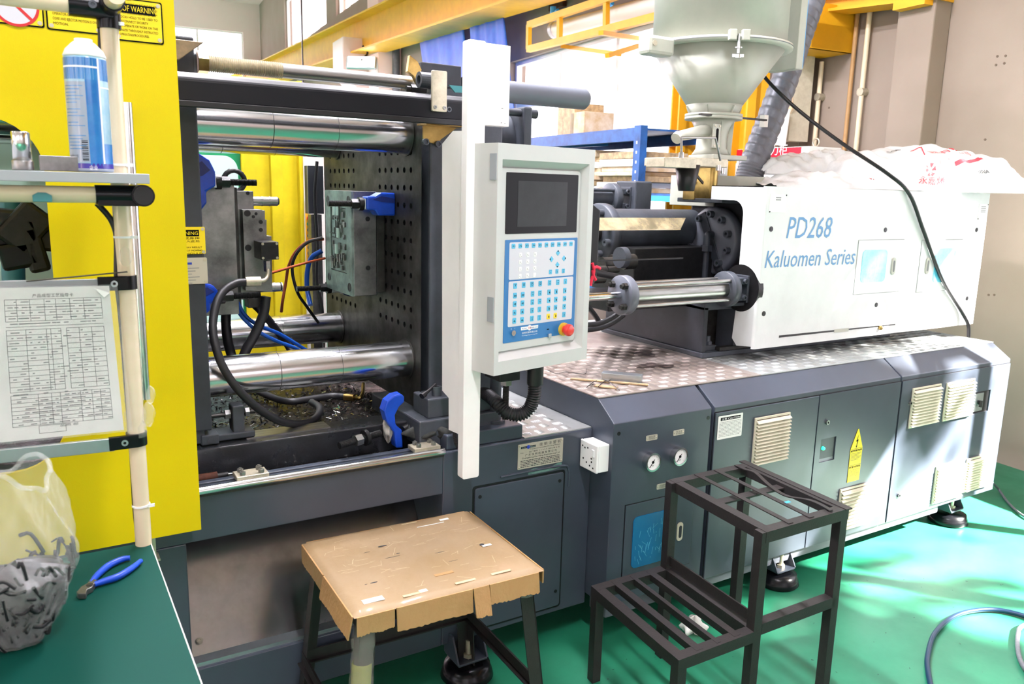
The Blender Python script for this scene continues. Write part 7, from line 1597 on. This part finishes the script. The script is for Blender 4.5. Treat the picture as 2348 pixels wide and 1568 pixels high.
# clamp joints lower on the post
def clampj(px, py, nm='joint'):
    q = P(px, py, 'y', YP-.02); MB().cyl((xp_, YP, q.z-.0135), (xp_, YP, q.z+.0135), .0195, n=24).box((q.x-.032, YP-.022, q.z-.0135), (xp_+.002, YP-.012, q.z+.0135)).build('joint', 'black_gloss', wk, bev=.0015)
    MB().ring((q.x-.004, YP-.0245, q.z), (q.x-.004, YP-.022, q.z), .0062, .003, 18).build('screw', 'alu', wk)
    return q.z
zj1 = clampj(267, 650); zj2 = clampj(291, 1014)
p = P(0, 1040, 'y', YP-.015); MB().box((xp_-.85, YP-.018, (P(120, 1025, 'y', YP).z+zj2)/2-.022), (X(262, 1015, YP-.015), YP-.008, (P(120, 1025, 'y', YP).z+zj2)/2+.006)).build('aluminium_bar', 'alu', wk, bev=.001) if False else None
pa, pb_ = P(-60, 1052, 'y', YP-.015), P(262, 1018, 'y', YP-.015); MB().bar(pa, pb_, .010, .026).build('lower_bar', 'alu', wk, bev=.001)
pa, pb_ = P(-60, 657, 'y', YP-.012), P(240, 650, 'y', YP-.012); MB().bar(pa, pb_, .010, .018).build('upper_bar', 'shelf_grey', wk, bev=.001)
pa, pb_ = P(60, 645, 'y', YP-.03), P(292, 623, 'y', YP-.03); MB().bar(pa, pb_, .012, .0016).build('thin_strip', 'steel_dark', wk)
# cable ties and the black cable along the post
for px, py in ((275, 57), (275, 378), (290, 543), (325, 1157)):
    z = P(px, py, 'y', YP).z
    if z < 2.0: MB().ring((xp_, YP, z-.002), (xp_, YP, z+.002), .0175, .0158, 24).box((xp_+.012, YP-.014, z-.003), (xp_+.024, YP-.011, z+.003)).build('cable_tie', 'key_white', wk)
yc_ = YP-.006
tag(MB().tube([P(a, c, 'y', YP+.012) for a, c in ((232, 20), (232, 70), (233, 200), (236, 330))], .006, n=10, sub=4).build('post_cable', 'black'), 'black cable behind the upper beige post next to the spray can', 'cable')
tag(MB().tube([P(a, c, 'y', YP-.0) for a, c in ((222, 466), (240, 485), (255, 505), (265, 530), (268, 560), (268, 640), (275, 700), (284, 800), (292, 900), (300, 1000), (305, 1080), (309, 1150), (313, 1195), (318, 1225), (322, 1260), (324, 1330))], .0055, n=10, sub=4).build('post_cable', 'black'), 'black cable curving from under the shelf down the left of the post', 'cable')
# crumpled film round the post
random.seed(2); ph = [random.uniform(0, 6) for _ in range(5)]
za_, zb_ = P(300, 665, 'y', YP).z, P(320, 1000, 'y', YP).z
MB().tube([(xp_, YP, za_+(zb_-za_)*k/60) for k in range(61)], .019, n=22, sub=1, rf=lambda i, m_: .0178+.0008*sin(i*.9+ph[0])+.0007*sin(i*2.3+ph[1])+.002*(i > 48), cap=False).build('film_wrap', 'clear_film', wk, label='clear stretch film wound round the post')
for px, py, r in ((345, 905, .010), (340, 950, .014), (322, 985, .012)): q = P(px, py, 'y', YP-.01); MB().grid(lambda u, v: q+V((r*.8*cos(2*pi*u)*sin(pi*v)*(1+.3*sin(7*pi*u+v*9)), r*.6*sin(2*pi*u)*sin(pi*v), -r*1.6*cos(pi*v)*(1+.2*sin(5*pi*u)))), 24, 12).build('film_knot', 'clear_film', wk)
q = P(288, 588, 'y', YP-.016); MB().sphere(q, .013, 12, (.9, .3, 1.5)).build('tape_lump', 'clear_film', wk)
# shelf
zsf = P(180, 394.5, 'y', 1.585).z; xs1 = X(343, 407, 1.585)
sf = thing('rack_shelf', 'thin pale grey metal shelf carrying the spray can', 'shelf', (xs1-.4, 1.68, zsf-.017))
MB().box((xp_-.9, 1.585, zsf-.0175), (xs1, 1.60, zsf)).build('front_edge', 'shelf_grey', sf, bev=.001); MB().box((xp_-.9, 1.60, zsf-.003), (xs1, 1.78, zsf)).build('board', 'shelf_grey', sf)
# spray can
yC = 1.65; c = P(206, 300, 'y', yC); cx = c.x; zt_c = P(196, 133, 'y', yC).z; zc0 = zsf+.001; rC = (X(251, 200, yC)-X(150, 200, yC))/2*.99
sc_ = thing('spray_can', 'blue and white spray can with a white nozzle standing on the shelf', 'spray can', (cx, yC, zc0))
zz = lambda f: zc0+(zt_c-zc0)*f
def sector(r, z0, z1, a0, a1, m, nm, n=16, lab=None):
    vs = [(cx+r*cos(radians(a0+(a1-a0)*i/n)), yC+r*sin(radians(a0+(a1-a0)*i/n)), z) for z in (z0, z1) for i in range(n+1)]
    return MB().add(vs, [(i, i+1, n+2+i, n+1+i) for i in range(n)], True).build(nm, m, can, label=lab)
can = MB().lathe([(rC*.93, zc0), (rC, zc0+.004), (rC, zz(1)-.003), (rC*.96, zz(1))], (cx, yC, 0), 48).build('body', 'can_sky', sc_)
MB().lathe([(rC*.96, zz(1)), (rC*1.0, zz(1)+.002), (rC*.86, zz(1)+.013), (rC*.55, zz(1)+.024), (rC*.42, zz(1)+.027), (rC*.42, zz(1)+.031), (.0001, zz(1)+.031)], (cx, yC, 0), 40).build('shoulder', 'key_white', sc_)
zn_ = P(192, 100, 'y', yC).z; MB().lathe([(.0105, zz(1)+.03), (.0100, zn_-.002), (.009, zn_), (.0001, zn_)], (cx-.003, yC, 0), 24).build('nozzle', 'key_white', sc_)
MB().lathe([(rC*.94, zc0-.0), (rC*1.012, zc0+.002), (rC*1.012, zc0+.005), (rC, zc0+.006)], (cx, yC, 0), 40).build('bottom_rim', 'can_grey', sc_)
sector(rC*1.004, zz(.80), zz(.985), 180, 360, 'can_blue', 'blue_band'); sector(rC*1.004, zz(.06), zz(.80), 262, 300, 'can_blue', 'blue_side'); sector(rC*1.004, zz(.06), zz(.25), 262, 360, 'can_blue', 'sea_band')
sector(rC*1.008, zc0+.006, zz(.075), 180, 360, 'can_navy', 'navy_band')
sector(rC*1.010, zz(.075), zz(.985), 298, 303, 'key_white', 'white_line', 4); sector(rC*1.008, zz(.735), zz(.745), 303, 350, 'key_white', 'white_line', 8); sector(rC*1.009, zz(.90), zz(.915), 190, 300, 'key_white', 'white_line', 12)
sector(rC*1.006, zz(.085), zz(.78), 190, 262, 'can_grey', 'text_panel', 12)
for k in range(20):
    if k in (6, 10, 13, 14): continue
    sector(rC*1.009, zz(.74-.0285*k), zz(.74-.0285*k+.006), 196, 255-9*(k % 3), 'can_blue', 'text_line', 8)
for k in range(11): sector(rC*1.009, zz(.10+.017*k), zz(.10+.017*k+(.006 if k % 3 else .011)), 242, 259, 'ink', 'barcode_line', 4)
def cyltext(st, a0, z, h, wdeg, m):
    c = bpy.data.curves.new('t', 'FONT'); c.body = st; c.resolution_u = 2; o = bpy.data.objects.new('t', c); COL.objects.link(o); me = bpy.data.meshes.new_from_object(o.evaluated_get(bpy.context.evaluated_depsgraph_get())); bpy.data.objects.remove(o)
    mx_ = max(v.co.x for v in me.vertices); r = rC*1.014
    MB().add([(cx+r*cos(radians(a0+wdeg*v.co.x/mx_)), yC+r*sin(radians(a0+wdeg*v.co.x/mx_)), z+v.co.y*h) for v in me.vertices], [tuple(p.vertices) for p in me.polygons]).build('lettering', m, can)
cyltext('企业', 258, zz(.022), .0085, 22, 'key_white'); cyltext('有限公司', 196, zz(.125), .006, 34, 'ink_mid')
# block and bushing
q0, q1 = X(90, 375, 1.64), X(206, 375, 1.64); zb1_ = P(150, 358, 'y', 1.625).z
t = tag(MB().box((q0, 1.625, zsf+.001), (q1, 1.65, zb1_)).build('metal_block', 'steel', bev=.001), 'flat grey machined block on the shelf between bushing and spray can', 'block')
cx2 = X(50, 350, 1.63); r2 = (X(72, 345, 1.63)-X(27, 345, 1.63))/2; zb2, zb3 = P(50, 302, 'y', 1.63).z, P(50, 368, 'y', 1.63).z
t = thing('steel_bushing', 'shiny stepped steel bushing at the left end of the shelf', 'bushing', (cx2, 1.63, zsf))
MB().lathe([(r2*1.15, zsf+.001), (r2*1.15, zb3)], (cx2, 1.63, 0), 32).build('flange', 'chrome_dull', t, bev=.001); MB().lathe([(r2, zb3), (r2, zb2-.002), (r2*.92, zb2), (r2*.6, zb2), (r2*.6, zb2-.02)], (cx2, 1.63, 0), 32).build('barrel', 'chrome', t)
# ---- process sheet in a clear sleeve
YS_ = YP-.026
cA, cB, cC, cD = P(-70, 668, 'y', YS_), P(232, 642, 'y', YS_), P(284, 985, 'y', YS_), P(-60, 1022, 'y', YS_)
cA = P(-80, 662, 'y', YS_); cB = P(250, 655, 'y', YS_)
ps = thing('process_sheet', 'printed process card with tables in a clear plastic sleeve', 'paper', (cA+cB+cC+cD)/4)
def pf(u, v, off=0):
    p = cA.lerp(cB, u).lerp(cD.lerp(cC, u), v); return p+V((0, -off-.0025*sin(v*5+u*2), 0))
MB().grid(lambda u, v: pf(u, v), 14, 20).build('card', 'paper', ps)
MB().grid(lambda u, v: pf(u*1.06, v*1.02-.01, .0035)+V((0, -.0012*sin(u*33)*sin(v*27), 0)), 60, 60).build('sleeve', 'sheet_film', ps)
q = [P(215, 660, 'y', YS_-.006), P(252, 671, 'y', YS_-.006), P(239, 682, 'y', YS_-.006)]; MB().add(q, [(0, 1, 2)]).build('folded_corner', 'paper_white', ps)
WS = (cB-cA).length; HS = (cD-cA).length
def pl(b, u0, v0, u1, v1, w_=.0007):
    n = 8; pts = [pf(u0+(u1-u0)*k/n, v0+(v1-v0)*k/n, .0006) for k in range(n+1)]
    d = V((0, 0, 1)) if abs(u1-u0)*WS > abs(v1-v0)*HS else V((1, 0, 0))
    b.add([p+d*w_*.5 for p in pts]+[p-d*w_*.5 for p in pts], [(i, i+1, n+2+i, n+1+i) for i in range(n)])
b = MB(); rows = [.075, .11, .145, .18, .215, .25]
for v in rows: pl(b, .25, v, .93, v)
for u in (.25, .33, .42, .52, .60, .70, .80, .93): pl(b, u, .075, u, .215)
for k in range(13): pl(b, .25, .27+.034*k, .62, .27+.034*k); pl(b, .66, .27+.034*k, .93, .27+.034*k)
for u in (.25, .38, .52, .55, .62, .66, .75, .84, .93): pl(b, u, .27, u, .68)
for k in range(9): pl(b, .25, .70+.026*k, .93, .70+.026*k)
for u in (.25, .43, .52, .58, .72, .80, .86, .93): pl(b, u, .70, u, .91)
b.build('table_lines', 'ink_mid', ps, kind='stuff')
b = MB(); random.seed(12)
for k in range(330):
    u, v = random.uniform(.26, .9), random.choice([.085+.035*random.randint(0, 4), .282+.034*random.randint(0, 12), .71+.026*random.randint(0, 7)])
    pl(b, u, v+.006, min(u+random.uniform(.012, .045), .93), v+.006, .0018)
b.build('small_print', 'ink_soft', ps, kind='stuff')
def ptext(st, u, v, h, w_, m='ink'):
    o = pf(u, v, .0012); x = (pf(u+.05, v, .0012)-o); return text(st, frame(o, x, (pf(u, v-.02, .0012)-o)), h, m, ps, w=w_)
ptext('产品成型工艺指导卡', .44, .062, .0075, .066); ptext('品质 部', .56, .93, .006, .03, 'ink_mid')
b = MB(); [pl(b, *k) for k in ((.42, .915, .60, .915), (.42, .965, .60, .965), (.42, .915, .42, .965), (.60, .915, .60, .965))]; b.build('stamp_box', 'ink', ps)
# ---- green desk
k0 = P(345, 1241, 'z', ZD); k1 = P(465, 1568, 'z', ZD); xr_ = (k0.x+k1.x)/2
dk = thing('work_desk', 'green topped work desk at the lower left corner', 'desk', (xr_-.5, k0.y-.5, 0))
MB().box((xr_-1.3, k0.y-.75, ZD-.004), (xr_-.0016, k0.y, ZD)).build('green_top', 'desk', dk)
MB().box((xr_-1.3, k0.y-.75, ZD-.022), (xr_, k0.y, ZD-.004)).build('board', 'cream', dk, bev=.001); MB().box((xr_-.0016, k0.y-.75, ZD-.004), (xr_, k0.y, ZD+.0002)).build('edge_band', 'frame_white', dk)
for dx in (-.03, -1.27):
    for dy in (-.03, -.72): MB().box((xr_+dx-.018, k0.y+dy-.018-.0, 0), (xr_+dx+.012, k0.y+dy+.012, ZD-.022)).build('leg', 'alu', dk)
# pliers
zp = ZD+.0075
t = thing('diagonal_pliers', 'side cutting pliers with blue handles lying on the green desk', 'pliers', P(240, 1330, 'z', ZD))
def D_(px, py): return P(px, py, 'z', zp)
MB().tube([D_(208, 1338), D_(224, 1318), D_(250, 1296), D_(280, 1282), D_(298, 1279)], .0062, n=12, sub=5, rf=lambda i, m_: .0048+.0018*sin(pi*min(1, i/m_*1.1))).build('handle', 'blue', t)
MB().tube([D_(216, 1340), D_(240, 1332), D_(270, 1322), D_(300, 1304), D_(323, 1286)], .0062, n=12, sub=5, rf=lambda i, m_: .0048+.0018*sin(pi*min(1, i/m_*1.1))).build('handle', 'blue', t)
hd_ = [D_(222, 1334), D_(212, 1350), D_(200, 1356), D_(197, 1366), D_(180, 1366), D_(176, 1362), D_(186, 1350), D_(200, 1342), D_(210, 1330)]
MB().prism([(p.x, p.y) for p in hd_], 'z', ZD+.001, ZD+.012).build('jaws', 'steel', t, bev=.001)
MB().cyl(D_(206, 1346)+V((0, 0, .002)), D_(206, 1346)+V((0, 0, .0055)), .006, n=16).build('pivot', 'steel_dark', t)
# ---- plastic bag with scraps
cb = P(62, 1420, 'y', 1.42); bx_, by_ = X(30, 1350, 1.42), 1.42
ztb = P(90, 1085, 'y', 1.42).z; rbx = X(178, 1330, 1.42)-bx_
t = thing('scrap_bag', 'crumpled translucent plastic bag of dark scraps on the green desk', 'bag', (bx_, by_, ZD))
random.seed(19); ph = [random.uniform(0, 6) for _ in range(10)]
HB = ztb-ZD
def bagf(u, v, k=1.0):
    a = 2*pi*u; prof = (.42+.68*sin(min(1, v*1.9)*pi/2)) if v < .55 else 1.10-.34*((v-.55)/.45)**1.6
    wz = .05*sin(3*a+ph[0]+v*3)+.05*sin(5*a+ph[1]-v*6)+.03*sin(9*a+ph[2]+v*11)+.02*sin(17*a+v*23+ph[3])+.015*sin(29*a-v*31+ph[4])+.035*abs(sin(6*a+v*8+ph[6]))**.5+.02*abs(sin(13*a-v*15+ph[7]))**.5-.04
    r = rbx*.92*prof*(1+wz)*k; z = ZD+.002+HB*v*(1+.04*sin(2*a+ph[5])*v+.04*sin(a*3)*v)
    return V((bx_+r*cos(a)*1.0, by_+r*sin(a)*.75, z))
b = MB(); b.grid(lambda u, v: bagf(u, v), 110, 60); b.build('film', 'bag_film', t)
b = MB(); b.grid(lambda u, v: bagf(u, .02+.46*v, .955*(1 if v < .82 else max(.02, (1-v)/.18)**.6)), 90, 40); sc2 = b.build('scraps', 'scrap_dark', t, label='dark rubbery scraps inside the bag')
b = MB()
for k in range(170):
    u = random.random(); v = random.uniform(.04, .5); p = bagf(u, v, .975); q = bagf(u+random.uniform(-.08, .08), min(.55, v+random.uniform(-.1, .15)), .975); b.tube([p, p.lerp(q, .5)+V((0, 0, random.uniform(-.01, .02))), q], random.uniform(.0015, .004), n=6, sub=3)
b.build('scrap_strips', 'rubber', t, kind='stuff')
# rim folds at the mouth of the bag
MB().tube([bagf(k/40, 1.0)+V((0, 0, .004*sin(k*1.3))) for k in range(41)], .004, n=6, sub=2).build('bag_rim', 'bag_film', t)
